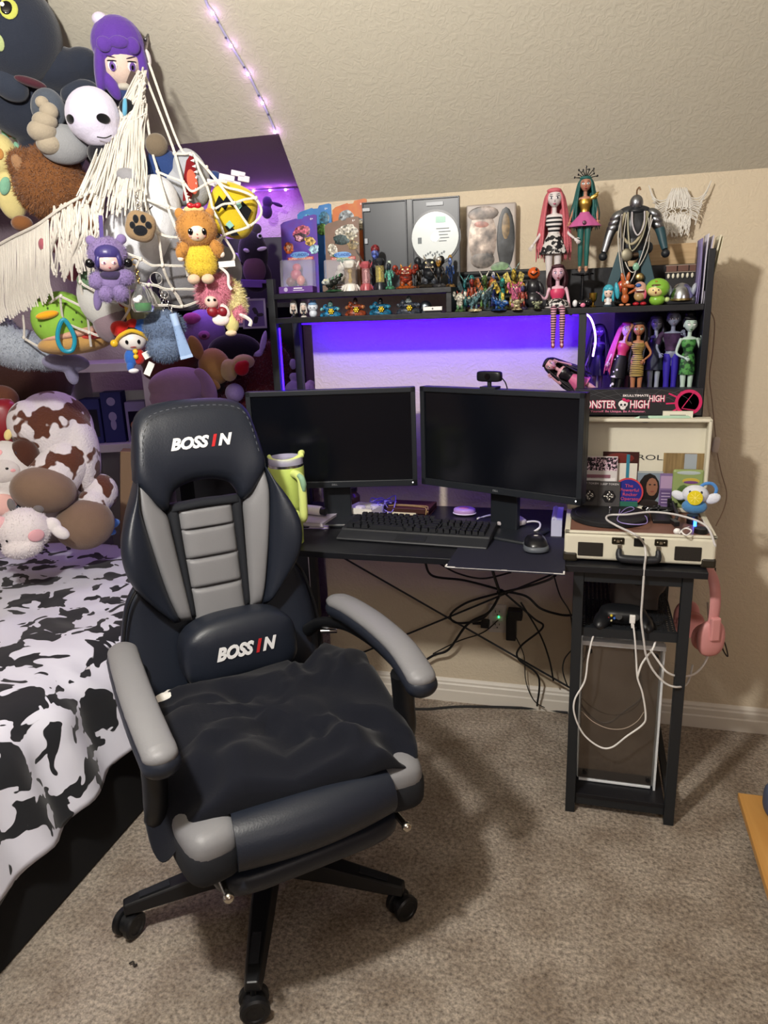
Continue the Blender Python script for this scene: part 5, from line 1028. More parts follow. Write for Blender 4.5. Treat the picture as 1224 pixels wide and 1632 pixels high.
# ---- charms hanging on the front of the net
M_RING = metal('b5b2ae', 0.3); M_GOLD = metal('b99650', 0.3)
def charm(name, label, px, py, fwd=26, **k): return toy(name, label, 'charm', px, py, NY(px, py) - fwd * 0.0016, **k)
def ring(t, c, r_, m=M_RING, w_=0.9, ax='y', nm='key_ring'):
    mb = MB(); pts = [(c[0] + r_ * math.cos(a), c[2], c[1] + r_ * math.sin(a)) if ax == 'y' else (c[0], c[2] + r_ * math.cos(a), c[1] + r_ * math.sin(a)) for a in np.linspace(0, 2 * PI, 18, endpoint=False)]
    mb.tube(pts, w_, 6, True); return mb.build(nm, m, t)
def chain(t, a, b_, n, m=M_RING, r_=2.2):
    mb = MB()
    for k in range(n):
        p = Vector(a).lerp(Vector(b_), (k + 0.5) / n); c_ = [(p.x + r_ * math.cos(q) * (1 if k % 2 else 0.35), p.y + r_ * math.cos(q) * (0.35 if k % 2 else 1), p.z + r_ * 1.3 * math.sin(q)) for q in np.linspace(0, 2 * PI, 10, endpoint=False)]; mb.tube(c_, 0.65, 5, True)
    return mb.build('chain', m, t)
t = charm('purple_bear_doll_charm', 'lavender furry bear suit doll charm with dark blue hair', 174, 428)
FL = [plush('7d6c9c'), plush('8d7cac')]; hd_ = (0, -20, 0, 30, 27, 24)
blob(t, 'hood', FL[0], [hd_, (-22, -42, -2, 8, 8, 7), (24, -44, -2, 8, 8, 7)], 1.3); fc = (0, -12, 14, 19, 17, 15); blob(t, 'face', gloss('dbb8b4', 0.4), [fc]); blob(t, 'hair', gloss('3b3470', 0.35), [(0, -22, 15, 20, 14, 15), (-15, -12, 18, 5, 12, 8, 8), (16, -14, 18, 5, 12, 8, -8)], 1.0)
for sx in (-7, 8): dot(t, 'eye', fc, sx, -8, 4, 2.6, gloss('e9dfe8'), t=0.8); dot(t, 'pupil', fc, sx + 1, -8, 1.8, 2, gloss('80506a'), lift=0.6, t=0.6)
dot(t, 'lips', fc, 1, -1, 1.8, 1.2, gloss('a04a58'), lift=0.4); blob(t, 'body', FL[0], [(0, 20, 0, 20, 18, 15), (-21, 18, 6, 12, 14, 10, 20), (22, 14, 8, 14, 13, 11)], 1.3); blob(t, 'leg', FL[0], [(-9, 38, 8, 12, 13, 11)]); blob(t, 'leg', FL[0], [(12, 37, 8, 13, 13, 11)]); blob(t, 'scarf', plush('3a3150'), [(2, 10, 10, 18, 8, 10)])
furry(t, [hd_, (-21, 18, 6, 12, 14, 10), (22, 14, 8, 14, 13, 11), (-9, 38, 8, 12, 13, 11), (12, 37, 8, 13, 13, 11)], 5200, 4.5, FL, 12, 0.4, 0.8, keep=lambda q: not (abs(q[0]) < 18 and -4 < q[2] < 30 and q[1] < -8))
for sx in (-29, 31): blob(t, 'button', BKE, [(sx * 0.95, -8, 12, 7, 7, 4)])
blob(t, 'tail', plush('6d5f8c'), [(-23, 46, 4, 7, 18, 6, 10)]); mb = MB(); mb.box((-4, 2, 62), (6, 1.5, 34), roty(0.08)); mb.build('strap', plush('574a88'), t, smooth=False)
t = charm('paw_charm', 'tan felt paw charm with black pads', 224, 361)
mb = MB(); mb.ell((0, 0, 0), (23, 12, 23), roty(0.3), 28, 18, 0.7, 0.8); mb.build('body', plush('8d765a'), t, angle=180)
mb = MB()
for q in ((-1, 6, 11, 8), (-12, -2, 4.5, 5.5), (-6, -11, 4.5, 6.5), (5, -11, 4.5, 6.5), (12, -2, 5, 5.5)): mb.ell((q[0], -11.5, -q[1]), (q[2], 2.6, q[3]), None, 16, 8)
mb.build('pads', plush('17191f'), t, angle=180); ring(t, (0, 32, -2), 4); chain(t, (0, -1, 22), (0, -1, 46), 5)
t = charm('yellow_bear_doll_charm', 'caramel furry bear suit doll charm with yellow belly and red bow', 318, 390)
FC = [plush('b07c3e'), plush('9c6a32')]; hd_ = (-2, -24, 0, 32, 29, 24); blob(t, 'hood', FC[0], [hd_, (-26, -46, -4, 8, 9, 6), (20, -46, -4, 8, 9, 6)], 1.4)
fc = (-2, -18, 14, 16, 14, 13); blob(t, 'face', gloss('e6cdb9', 0.4), [fc])
for sx in (-12, 9): dot(t, 'eye', fc, sx, -19, 4.6, 5, BKE, lift=0.4, t=1.2); dot(t, 'glint', fc, sx - 1, -21, 1.2, 1.2, gloss('ffffff'), lift=1.6, t=0.6)
dot(t, 'nose', fc, -2, -15, 1.2, 1, gloss('c0605c'), lift=0.5); dot(t, 'mouth', fc, -2, -10, 1.6, 0.7, gloss('b05050'), lift=0.5)
for sx in (-13, 10): dot(t, 'blush', fc, sx, -12, 2.6, 2, gloss('e0a098', 0.5), lift=0.2, t=0.6)
es_ = [(0, 20, 0, 26, 24, 17), (0, 32, 0, 25, 18, 17)]; blob(t, 'body', plush('d2b43a'), es_, 1.4); blob(t, 'arm', FC[0], [(-27, 8, 4, 10, 15, 9, 28)]); blob(t, 'arm', FC[0], [(26, 6, 4, 10, 15, 9, -24)])
furry(t, [hd_, (-27, 8, 4, 10, 15, 9), (26, 6, 4, 10, 15, 9)], 4200, 3.5, FC, 3, 0.4, 0.8, keep=lambda q: not (abs(q[0] + 2) < 16 and 5 < q[2] < 33 and q[1] < -8)); furry(t, es_, 2800, 3.5, [plush('d9bd45'), plush('c8a830')], 5, 0.4, 0.7)
for q in ((-31, 20), (33, 15)): blob(t, 'hand', gloss('e9dcd0'), [(q[0], q[1], 6, 5, 5, 4)])
for q in ((-14, 52), (8, 52)): blob(t, 'foot', plush('cdb096'), [(q[0], q[1], 10, 10, 8, 9)])
mb = MB(); E_(mb, (-3, -52, 4, 16, 6, 6)); mb.build('hat', plush('d6bd86'), t, angle=180); blob(t, 'bow', gloss('a81620'), [(-8, -57, 8, 6, 4.5, 3, 24), (3, -57, 8, 6, 4.5, 3, -24), (-2, -57, 9, 2.5, 3, 3)], 0.8)
mb = MB(); mb.box((40, -4, -30), (26, 1, 9), roty(-0.05)); mb.curve([(28, -2, -34), (40, 0, -46), (40, 2, -62), (44, 2, -70)], 2.4, 6); mb.build('tag', matte('e6e4e0'), t)
t = charm('jester_doll_charm', 'small jester doll charm in red and blue with a yellow brim', 212, 548)
hd_ = (0, -6, 0, 22, 18, 17); blob(t, 'head', gloss('dcd6d2', 0.4), [hd_]); blob(t, 'hair', gloss('1b1a20', 0.4), [(0, -10, -2, 24, 19, 17)])
blob(t, 'hat', plush('b5241f'), [(-14, -22, -2, 18, 14, 13, 24)]); blob(t, 'hat', plush('2f5fb0'), [(16, -24, -2, 18, 14, 13, -24)]); blob(t, 'hat', plush('b5241f'), [(3, -28, -3, 12, 11, 12)])
mb = MB(); mb.curve([(-24, -4, 6), (-16, -14, 14), (0, -18, 20), (16, -14, 14), (24, -4, 6)], 3.2, 8); mb.build('brim', plush('d9b02c'), t); blob(t, 'bell', gloss('d9b02c'), [(-28, -2, 4, 6, 6, 6)])
for sx in (-9, 9): dot(t, 'eye', hd_, sx, -3, 2.6, 3.4, BKE, t=1.0, lift=1)
dot(t, 'mouth', hd_, 0, 5, 5, 1, gloss('8a1c20'), lift=0.8)
blob(t, 'body', plush('b5241f'), [(6, 20, 0, 10, 13, 9)]); blob(t, 'body_half', plush('2f5fb0'), [(-6, 22, 0, 10, 14, 9)]); blob(t, 'leg', plush('2f5fb0'), [(-8, 34, 3, 6, 9, 6, 14)]); blob(t, 'foot', plush('dedbe0'), [(-4, 42, 6, 8, 4, 6)])
for dy in (12, 20): blob(t, 'button', gloss('d9b02c'), [(2, dy, 9.5, 4, 4, 3)])
mb = MB(); mb.box((28, -8, -14), (32, 1, 11), roty(-0.42)); mb.box((20, -8, -40), (10, 1, 22), roty(0.5)); mb.build('tag', matte('e8e6e2'), t, smooth=False)
mb = MB(); mb.box((-2, 0, 46), (7, 2, 24), roty(-0.08)); mb.build('strap', gloss('d9b02c'), t, smooth=False, bevel=0.6); ring(t, (-4, 66, 0), 10, gloss('7c1c20'), 1.1)
t = charm('blue_pompom_charm', 'dusty blue furry pompom charm on a silver clasp', 263, 532)
es_ = [(0, -10, 0, 32, 26, 22), (-2, 22, 4, 28, 22, 20)]; blob(t, 'puff', plush('62738f'), es_, 1.6); furry(t, es_, 7000, 5, [plush('6c7d99'), plush('566783')], 8, 0.45, 0.7); chain(t, (2, -2, 32), (0, -4, 72), 7); ring(t, (-4, 84, -4), 9); ring(t, (6, 60, -4), 6)
t = charm('lip_balm_charm', 'pale blue squeeze tube charm hanging in front of the blue pompom', 286, 533, 40, roll=-0.2)
mb = MB(); mb.sheet(lambda u, v: Vector(((6 + 3.5 * v) * math.cos(2 * PI * u), (6 * (1 - v) + 0.8) * math.sin(2 * PI * u), 14 - 48 * v)), 20, 10, True); mb.build('tube', gloss('90abd4', 0.35), t); mb = MB(); mb.cyl((0, 0, 14), (0, 0, 33), 6.2, n=16); mb.build('cap', gloss('a6bfe4', 0.35), t); mb = MB(); mb.box((0, 0, -36), (20, 1.6, 5)); mb.build('crimp', gloss('a6bfe4'), t, smooth=False); chain(t, (0, 0, 34), (-6, 0, 66), 6)
for k in range(5): 
    mb = MB(); mb.box((0, -4.6 + k * 0.9, 8 - k * 8), (9 + k, 0.6, 2.0)); mb.build('print_line', gloss('5f7ba8'), t, smooth=False)
t = charm('pink_fluffy_doll_charm', 'pink and cream fluffy doll charm with a dark red bow tie', 352, 484)
PF = [plush('c8788c'), plush('d890a0')]; es_ = [(-6, -18, 0, 30, 26, 20, -20)]; ec = [(22, -8, -2, 16, 30, 14, -14)]
blob(t, 'hood', PF[0], es_); furry(t, es_, 3600, 9, PF, 14, 0.5, 0.9, keep=lambda q: not (-26 < q[0] < -2 and -8 < q[2] < 14 and q[1] < -12)); blob(t, 'cream_fur', plush('ddd29a'), ec); furry(t, ec, 2400, 7, [plush('e4daa6'), plush('d6c98c')], 15, 0.5, 0.8)
fc = (-14, -4, 12, 11, 11, 10); blob(t, 'face', gloss('e2c0b2', 0.4), [fc])
for sx in (-18, -9): dot(t, 'eye', fc, sx, -6, 2.6, 2.2, BKE, t=0.8, lift=0.4)
blob(t, 'bow', gloss('7a1020', 0.4), [(-14, 12, 14, 9, 8, 5, 30), (2, 12, 14, 8, 8, 5, -30)], 1.0); blob(t, 'frill', plush('e6d6d4'), [(-2, 24, 10, 14, 10, 6), (6, 10, 12, 6, 12, 5, -30)], 1.2); blob(t, 'body', plush('cfc684'), [(14, 28, 2, 12, 18, 10, -8)]); blob(t, 'arm', PF[0], [(26, 14, 6, 9, 13, 8, 20)]); furry(t, [(26, 14, 6, 9, 13, 8)], 600, 6, PF, 16, 0.5); blob(t, 'foot', plush('d9c0a2'), [(12, 46, 6, 9, 5, 8)])
mb = MB(); mb.curve([(22, -10, -16), (34, -12, -20), (44, -10, -28), (42, -10, -36)], 3.0, 6); mb.build('ribbon', matte('e8e2dc'), t)
t = charm('clear_bottle_charm', 'clear plastic bottle charm with green filling on a gold clasp', 226, 470)
mb = MB(); mb.lathe([(7, 16), (8, 12), (17, -6), (18, -20), (15, -26), (0, -27)], 20); mb.build('bottle', mat('clear_plastic', 'e4e8ea', 0.05, trans=0.92, ior=1.2), t)
mb = MB(); mb.lathe([(0, -12), (16, -12), (16.5, -20), (13, -25), (0, -25)], 20); mb.build('filling', gloss('2f8a3c', 0.2), t); blob(t, 'flower', gloss('e8e8e8'), [(-9, 8, 14, 6, 4, 4, 20), (-4, 4, 14, 5, 4, 4, -20)], 0.9); chain(t, (-2, 0, 18), (-4, 0, 44), 5, M_GOLD); ring(t, (-4, 50, 0), 5, M_GOLD)
# ================================================================ things on the hutch
SH, UP, CUB = 1.374, 1.443, 1.084
def stand_at(name, label, cat, px, z, y, group=None, yaw=None, scale_px=True):
    """a thing standing on a shelf (height z, depth y) below photo column px; local units = photo pixels"""
    r0 = P(px, 480, y=y); p = Vector((r0.x, y, z)); dist = RW[:, 2].dot(np.array(p) - np.array([0, 0, EYE]))
    return thing(name, label, cat, p, Euler((0, 0, (yaw_at(px, 480) * 0.6) if yaw is None else yaw)), group, dist / FPX)
# ---- carded figures
def card(px, y, z, w, h, c_top, label, blister=True, art=(), yaw=0.12, strip='5a2f86'):
    t = stand_at('carded_figure', label, 'toy package', px, z, y, yaw=yaw)
    t.rotation_euler = Euler((-0.05, 0, yaw))
    mb = MB(); hw = w / 2
    mb.prism([(-hw, 0), (hw, 0), (hw, h * 0.99), (hw - 4, h), (hw * 0.30, h * 0.985), (hw * 0.22, h * 0.955), (-hw * 0.05, h * 0.955), (-hw * 0.12, h * 0.965), (-hw + 5, h * 0.93), (-hw, h * 0.90)], 0, 1.0)
    cd = mb.build('card', ramp_mat('card_' + c_top + strip, [(0.3, c_top), (0.7, strip)], 0.045, 0.4, 2), t, smooth=False)
    for i, (dx, dz, rx, rz, c_) in enumerate(art):
        mb = MB(); mb.ell((dx, -1.2 - 0.12 * i, dz), (rx, 0.5, rz), roty(0.3 * (i % 3 - 1)), 14, 8, fn=lambda p: Vector((p.x * (1 + 0.25 * math.sin(p.z * 0.8)), p.y, p.z))); mb.build('printed_art', paint(c_), cd)
    mb = MB(); mb.box((hw - 8, -1.2, h * 0.955), (6, 0.5, 4)); text('age_mark', '6+', 3.2, matte('ffffff'), cd, FRONT(hw - 8, -1.4, h * 0.935), 0.2)
    if blister:
        mb = MB(); mb.ell((0, -1.9, h * 0.50), (hw * 0.52, 0.6, 5.0), None, 20, 8); mb.build('logo_plate', gloss('6fa0d8', 0.4), cd); mb = MB(); mb.box((1, -1.8, h * 0.455), (w * 0.72, 0.5, 4.6)); mb.build('logo_banner', gloss('a8303a', 0.4), cd)
        text('logo', 'SKYLANDERS', 4.4, matte('2a4f9a'), cd, FRONT(0, -2.6, h * 0.485), 0.2, width=hw * 0.95, bold=0.02); text('logo', 'SUPERCHARGERS', 2.6, matte('e8d9c0'), cd, FRONT(1, -2.2, h * 0.444), 0.2, width=w * 0.66)
        mb = MB(); mb.box((-1, -11, h * 0.23), (w * 0.9, 19, h * 0.40)); bl = mb.build('blister', mat('clear_blister', 'dfe0ee', 0.06, alpha=0.22, spec=0.8), t, smooth=False, bevel=3.0, bseg=3)
        mb = MB(); mb.box((-2, -12, 5), (w * 0.94, 21, 10)); bs = mb.build('blister_tray', gloss(strip, 0.45), t, smooth=False, bevel=0.8); mb = MB(); mb.cyl((-hw + 12, -22.6, 5.5), (-hw + 12, -23.2, 5.5), 3.2, n=16); mb.build('badge', gloss('b9aed0'), bs); mb = MB(); mb.box((2, -22.8, 7), (14, 0.5, 1.6)); mb.build('print', matte('e0dce8'), bs, smooth=False); mb = MB(); mb.box((3, -22.8, 4), (18, 0.5, 0.9)); mb.build('print', matte('e0dce8'), bs, smooth=False)
    return t
# ---- little creatures: one builder, many poses and colours
def creature(name, label, px, z, y, w, h, cols, style='brute', group=None, cat='figurine', seed=0, yaw=None):
    t = stand_at(name, label, cat, px, z, y, group, yaw); g = random.Random(seed * 7 + int(px)); B, A, D, K = ((gloss(c_, 0.32) if style in ('chibi', 'lantern') else paint(c_)) for c_ in cols)
    hw = w / 2; bh = h * 0.10
    def bl(nm, m, es, rm=None): return blob(t, nm, m, es, rm or max(0.35, h / 55), 3)
    if style != 'vehicle':
        mb = MB(); mb.lathe([(hw * 0.62, 0), (hw * 0.66, bh * 0.25), (hw * 0.60, bh * 0.6), (hw * 0.44, bh), (0, bh * 1.05)], 18)
        for v in mb.v: v.z *= 1 + 0.25 * noise.noise(v * 0.25 + Vector((px, 0, 0)))
        mb.build('base', K, t)
    f_ = lambda a, b_: (a * hw, -b_ * h)
    if style == 'brute':      # wide body, raised fists, toothy mouth
        bl('body', B, [(0, -h * .36, 0, hw * .42, h * .20, hw * .34), (0, -h * .55, 2, hw * .46, h * .19, hw * .36)])
        for s_ in (-1, 1):
            bl('arm', B, [(s_ * hw * .52, -h * .55, 2, hw * .16, h * .10, hw * .15), (s_ * hw * .66, -h * .68, 4, hw * .20, h * .12, hw * .18)]); bl('leg', A, [(s_ * hw * .24, -h * .18, 1, hw * .18, h * .12, hw * .18)])
            mb = MB(); mb.lathe([(hw * .09, 0), (0, h * .16)], 8, (s_ * hw * .24, 0, h * .70), roty(s_ * 0.4)); mb.build('horn', D, t); bl('eye', gloss('f2e8b0'), [(s_ * hw * .16, -h * .63, hw * .38, hw * .07, h * .03, 1.2)])
        bl('mouth', gloss('2a0c08'), [(0, -h * .54, hw * .36, hw * .26, h * .06, hw * .06)])
        mb = MB()
        for k in range(5): mb.lathe([(hw * .045, 0), (0, h * .05)], 5, (hw * (-.2 + .1 * k), -hw * .40, h * .50))
        mb.build('teeth', gloss('f0e6cc'), t)
    elif style == 'dragon':
        bl('body', B, [(0, -h * .30, 0, hw * .30, h * .20, hw * .34), (hw * .10, -h * .52, 3, hw * .20, h * .16, hw * .22), (hw * .04, -h * .70, 8, hw * .26, h * .13, hw * .26), (hw * .04, -h * .66, 14, hw * .16, h * .08, hw * .22)])
        for s_ in (-1, 1):
            mb = MB(); mb.prism([(0, 0), (s_ * hw * .5, h * .28), (s_ * hw * .95, h * .20), (s_ * hw * .75, h * .02), (s_ * hw * .55, h * .06), (s_ * hw * .35, -h * .08)], 0, 1.0, O=(s_ * hw * .1, 4, h * .5)); mb.build('wing', A, t, smooth=False)
            mb = MB(); mb.lathe([(hw * .08, 0), (hw * .05, h * .1), (0, h * .2)], 8, (s_ * hw * .16, -6, h * .78), roty(s_ * 0.5)); mb.build('horn', D, t); bl('leg', B, [(s_ * hw * .26, -h * .16, 4, hw * .12, h * .11, hw * .16)]); bl('eye', gloss('f3e9a8'), [(s_ * hw * .12 + hw * .04, -h * .73, hw * .30 + 5, hw * .05, h * .025, 1.0)])
        bl('belly', D, [(hw * .06, -h * .36, hw * .26, hw * .16, h * .16, hw * .10)])
    elif style == 'warrior':   # upright, helmet, weapon
        bl('body', B, [(0, -h * .46, 0, hw * .28, h * .17, hw * .24), (0, -h * .34, 0, hw * .22, h * .10, hw * .2)])
        hd_ = (0, -h * .72, 2, hw * .24, h * .13, hw * .24); bl('head', A, [hd_]); bl('helmet', D, [(0, -h * .79, 1, hw * .27, h * .10, hw * .26)])
        for s_ in (-1, 1):
            bl('arm', B, [(s_ * hw * .36, -h * .52, 2, hw * .13, h * .09, hw * .12), (s_ * hw * .46, -h * .42, 6, hw * .12, h * .08, hw * .12)]); bl('leg', B, [(s_ * hw * .16, -h * .20, 1, hw * .12, h * .14, hw * .14)]); bl('eye', gloss('f6f0c0'), [(s_ * hw * .09, -h * .72, hw * .25, hw * .04, h * .02, 0.8)])
        a = 0.5 * (1 if g.random() > .5 else -1); mb = MB(); d_ = Vector((math.sin(a), -0.25, math.cos(a))); c0 = Vector((math.copysign(hw * .5, a), -6, h * .42)); mb.tube([c0 - d_ * h * .2, c0 + d_ * h * .22], hw * .05, 8); mb.tube([c0 + d_ * h * .2, c0 + d_ * h * .34, c0 + d_ * h * .46], [hw * .06, hw * .13, 0.2], 8, flat=0.35); mb.build('weapon', metal('c8c4bc', 0.3), t)
        mb = MB(); mb.prism([(-hw * .3, 0), (hw * .3, 0), (hw * .22, h * .34), (-hw * .22, h * .34)], 0, 1.2, O=(0, hw * .30, h * .24)); mb.build('cape', A, t, smooth=False)
    elif style == 'diver':     # long body lunging to one side, tail up
        s_ = 1 if g.random() > .5 else -1
        bl('body', B, [(s_ * hw * .30, -h * .34, 4, hw * .30, h * .18, hw * .26), (0, -h * .44, 0, hw * .30, h * .15, hw * .22), (-s_ * hw * .30, -h * .58, -2, hw * .22, h * .11, hw * .16), (-s_ * hw * .5, -h * .74, -4, hw * .14, h * .09, hw * .12)])
        bl('head', A, [(s_ * hw * .50, -h * .46, 8, hw * .26, h * .15, hw * .24), (s_ * hw * .66, -h * .42, 10, hw * .16, h * .09, hw * .16)])
        for k in range(4): mb = MB(); mb.lathe([(hw * .08, 0), (0, h * .17)], 6, (s_ * hw * (.35 - .24 * k), 0, h * (.52 + .06 * k)), roty(-s_ * 0.5)); mb.build('spine', D, t)
        for q in (-.15, .3): bl('leg', B, [(s_ * hw * q, -h * .18, 5, hw * .11, h * .12, hw * .12)])
        for q in (.44, .58): bl('eye', gloss('f4ecb4'), [(s_ * hw * q, -h * .52, 8 + hw * .22, hw * .05, h * .03, 1.0)])
    elif style == 'lantern':   # glass capsule with claw caps
        for (z0, sg) in ((0, 1), (h, -1)):
            mb = MB(); mb.lathe([(hw * .72, 0), (hw * .70, sg * h * .10), (hw * .52, sg * h * .24), (hw * .30, sg * h * .27)] if sg > 0 else [(hw * .30, -h * .27), (hw * .52, -h * .24), (hw * .70, -h * .10), (hw * .42, 0)], 18, (0, 0, z0)); mb.build('cap', B, t)
            for k in range(6): a = k * PI / 3; d_ = Vector((math.cos(a), math.sin(a), 0)); mb = MB(); mb.tube([d_ * hw * .55 + Vector((0, 0, z0 + sg * h * .2)), d_ * hw * .78 + Vector((0, 0, z0 + sg * h * .10)), d_ * hw * .86 + Vector((0, 0, z0 + sg * h * .015))], [hw * .12, hw * .10, hw * .04], 6); mb.build('claw', B, t)
        mb = MB(); mb.cyl((0, 0, h * .24), (0, 0, h * .76), hw * .56, n=20); mb.build('glass', mat('capsule_glass_' + cols[1], cols[1], 0.06, alpha=0.35, spec=0.8), t); mb = MB(); mb.cyl((0, 0, h * .22), (0, 0, h * .78), hw * .12, n=10); mb.ell((0, 0, h * .66), hw * .22); mb.ell((0, 0, h * .36), hw * .2); mb.build('core', D, t)
    elif style == 'chibi':     # big head, tiny body
        hd_ = (0, -h * .66, 0, hw * .62, h * .26, hw * .58); bl('head', A, [hd_])
        bl('hair', B, [(0, -h * .74, -hw * .12, hw * .72, h * .27, hw * .60), (-hw * .58, -h * .52, 0, hw * .20, h * .30, hw * .26, 6), (hw * .58, -h * .52, 0, hw * .20, h * .30, hw * .26, -6)])
        bl('fringe', B, [(-hw * .22, -h * .80, hw * .40, hw * .34, h * .10, hw * .2, 16), (hw * .24, -h * .80, hw * .40, hw * .34, h * .10, hw * .2, -16)])
        bl('body', D, [(0, -h * .26, 0, hw * .34, h * .18, hw * .30), (0, -h * .12, 0, hw * .44, h * .11, hw * .38)])
        for s_ in (-1, 1): bl('arm', A, [(s_ * hw * .36, -h * .28, hw * .2, hw * .12, h * .09, hw * .12)]); dot(t, 'eye', hd_, s_ * hw * .24, -h * .60, hw * .10, h * .03, K, lift=0.2, t=0.6)
        for s_ in (-1, 1): bl('shoe', K, [(s_ * hw * .2, -h * .04, hw * .1, hw * .16, h * .04, hw * .2)])
    elif style == 'vehicle':   # low craft with an emblem and a pilot
        mb = MB(); mb.lathe([(hw * .92, 0), (hw * .98, h * .06), (hw * .90, h * .20), (hw * .6, h * .28), (0, h * .30)], 24)
        for v in mb.v: v.y *= 0.45; v.z *= 1 + 0.3 * noise.noise(v * 0.14 + Vector((px, 3, 0)))
        mb.build('stand', B, t); bl('hull', B, [(0, -h * .42, 0, hw * .74, h * .17, hw * .30), (-hw * .42, -h * .52, 2, hw * .24, h * .20, hw * .2), (hw * .5, -h * .45, 2, hw * .28, h * .12, hw * .2)]); bl('pilot', A, [(hw * .02, -h * .74, 0, hw * .20, h * .18, hw * .2), (0, -h * .60, 0, hw * .26, h * .12, hw * .2)])
        for s_ in (-1, 1): bl('fin', D, [(s_ * hw * .72, -h * .42, 5, hw * .18, h * .10, hw * .14, -s_ * 24)])
        mb = MB()
        for k in range(6): a = k * PI / 3; mb.ell((2 + 3.2 * math.cos(a), -hw * .46, h * .28 + 3.2 * math.sin(a)), (2.0, 1.0, 2.0), None, 8, 6)
        mb.ell((2, -hw * .48, h * .28), (2.6, 1.2, 2.6), None, 10, 6); mb.build('emblem', metal('d8b43a', 0.35), t)
    return t
ART1 = ((4, 92, 15, 10, 'd26a86'), (2, 86, 11, 8, '4a2d3f'), (0, 84, 7, 5, 'd9a0b0'), (-18, 70, 8, 9, 'e06a3a'), (-18, 70, 5, 6, 'f0c0a8'), (18, 78, 9, 7, 'd8b060'), (24, 66, 8, 7, '9ac0d8'))
ART2 = ((6, 88, 20, 12, 'd8d2c4'), (0, 80, 14, 9, '3a4f52'), (14, 84, 10, 6, 'c0b8a0'), (-16, 64, 8, 10, 'c9c2b2'), (18, 70, 9, 7, '8a7a58'), (0, 50, 16, 6, '2f7a3c'))
def mini(root, cols, c0, s_):
    for i, (c_, e) in enumerate(zip(cols, ((0, 26, 12, 9, 9, 7), (-9, 16, 13, 8, 7, 6), (8, 17, 13, 7, 8, 6), (2, 37, 12, 7, 6, 6)))):
        blob(root, 'toy_inside', gloss(c_), [(c0 + e[0] * s_, -e[1] * s_ - 2, e[2], e[3] * s_, e[4] * s_, e[5] * s_)])
cA = card(482, 2.185, UP, 60, 117, '4a3fa8', 'carded toy with violet backing, pink figure in a clear blister, left end of the shelf', art=ART1, yaw=0.02); mini(cA, ('b04a62', '6a3a3a', 'c87a72', 'd06a80'), -4, 1.0)
cB = card(549, 2.20, UP, 56, 112, '7a5f52', 'carded toy with brown backing, grey figure in a clear blister, second from the left', art=ART2, yaw=0.02, strip='6a5648'); mini(cB, ('a9a49a', '55504a', '8a8472', 'c9c4b8'), -2, 0.9)
card(507, 2.262, UP, 56, 133, '2f62a8', 'blue carded toy standing behind the violet one', blister=False, art=((-10, 108, 8, 12, '62a8c8'), (16, 112, 9, 10, '3a6f8a'), (12, 96, 8, 9, '7ab85a')), yaw=0.02, strip='3f7fb8')
card(562, 2.262, UP, 56, 138, 'c07a3a', 'orange carded toy standing behind the brown one', blister=False, art=((-6, 112, 13, 11, '9aa2a8'), (8, 106, 12, 6, '6a7076'), (-18, 100, 6, 10, 'd8b878'), (17, 100, 6, 8, 'c0b49a')), yaw=0.02, strip='b8543a')
# ---- open disc case and steel case
t = stand_at('open_disc_case', 'opened black disc case with a white disc standing behind the figures', 'disc case', 657, UP, 2.275, yaw=0.02)
for (x0, x1, nm) in ((-75, -4, 'case_half'), (4, 78, 'case_half')):
    mb = MB(); mb.box(((x0 + x1) / 2, -3, 68), (x1 - x0, 6, 130)); mb.build(nm, mat('case_plastic', '35393f', 0.35), t, smooth=False, bevel=1.0)
    mb = MB(); xc, w_ = (x0 + x1) / 2, x1 - x0
    for b6 in ((xc, -7, 132, w_, 3, 2), (xc, -7, 4, w_, 3, 2), (x0 + 1, -7, 68, 2, 3, 130), (x1 - 1, -7, 68, 2, 3, 130)): mb.box(b6[:3], b6[3:])
    mb.build('rim', MATS['case_plastic'], t, smooth=False, bevel=0.5)
mb = MB(); mb.box((0, -2, 68), (9, 8, 131)); mb.build('spine', gloss('1c1f24'), t, smooth=False, bevel=0.8)
mb = MB(); mb.box((-68, -8, 122), (12, 3, 5)); mb.box((-70, -8, 76), (5, 3, 8)); mb.build('clip', gloss('a9aeb4'), t, smooth=False, bevel=0.5)
mb = MB(); mb.box((40, -7, 124), (26, 2, 5)); mb.build('label_slot', gloss('585d64'), t, smooth=False)
mb = MB(); mb.lathe([(40, 0), (40, 1.2), (0, 1.2)], 40, (40, -6.2, 76), rotx(PI / 2)); mb.build('disc_tray', gloss('16181c'), t)
mb = MB(); mb.lathe([(4, 0), (36.5, 0), (36.5, 1.0), (4, 1.0)], 48, (40, -7.6, 76), rotx(PI / 2)); dsk = mb.build('disc', mat('disc_white', 'cfd6d6', 0.25), t)
mb = MB(); mb.lathe([(0, 0), (6.5, 0), (6.5, .6), (0, .6)], 20, (40, -9.0, 76), rotx(PI / 2)); mb.build('disc_hub', metal('b8b8b4', 0.3), dsk); mb = MB(); mb.box((49, -8.9, 101), (15, .5, 9)); mb.build('green_print', gloss('7ab09a'), dsk, smooth=False); mb = MB()
for k in range(5): mb.box((52 + k % 2 * 3, -8.9, 88 - k * 4.5), (20 - 2 * k, .4, 1.2))
for k in range(9): mb.box((25 + k * 3.6, -8.9, 50 + 2 * (k % 3)), (2.6, .4, 3.4), roty(0.4 * (k % 3 - 1)))
mb.box((16, -8.9, 72), (6, .4, 9)); mb.build('disc_print', matte('7d8488'), dsk, smooth=False)
t = stand_at('steel_disc_case', 'metal disc case with a painted portrait cover leaning on the wall', 'disc case', 783, 1.483, 2.345, yaw=0.02)
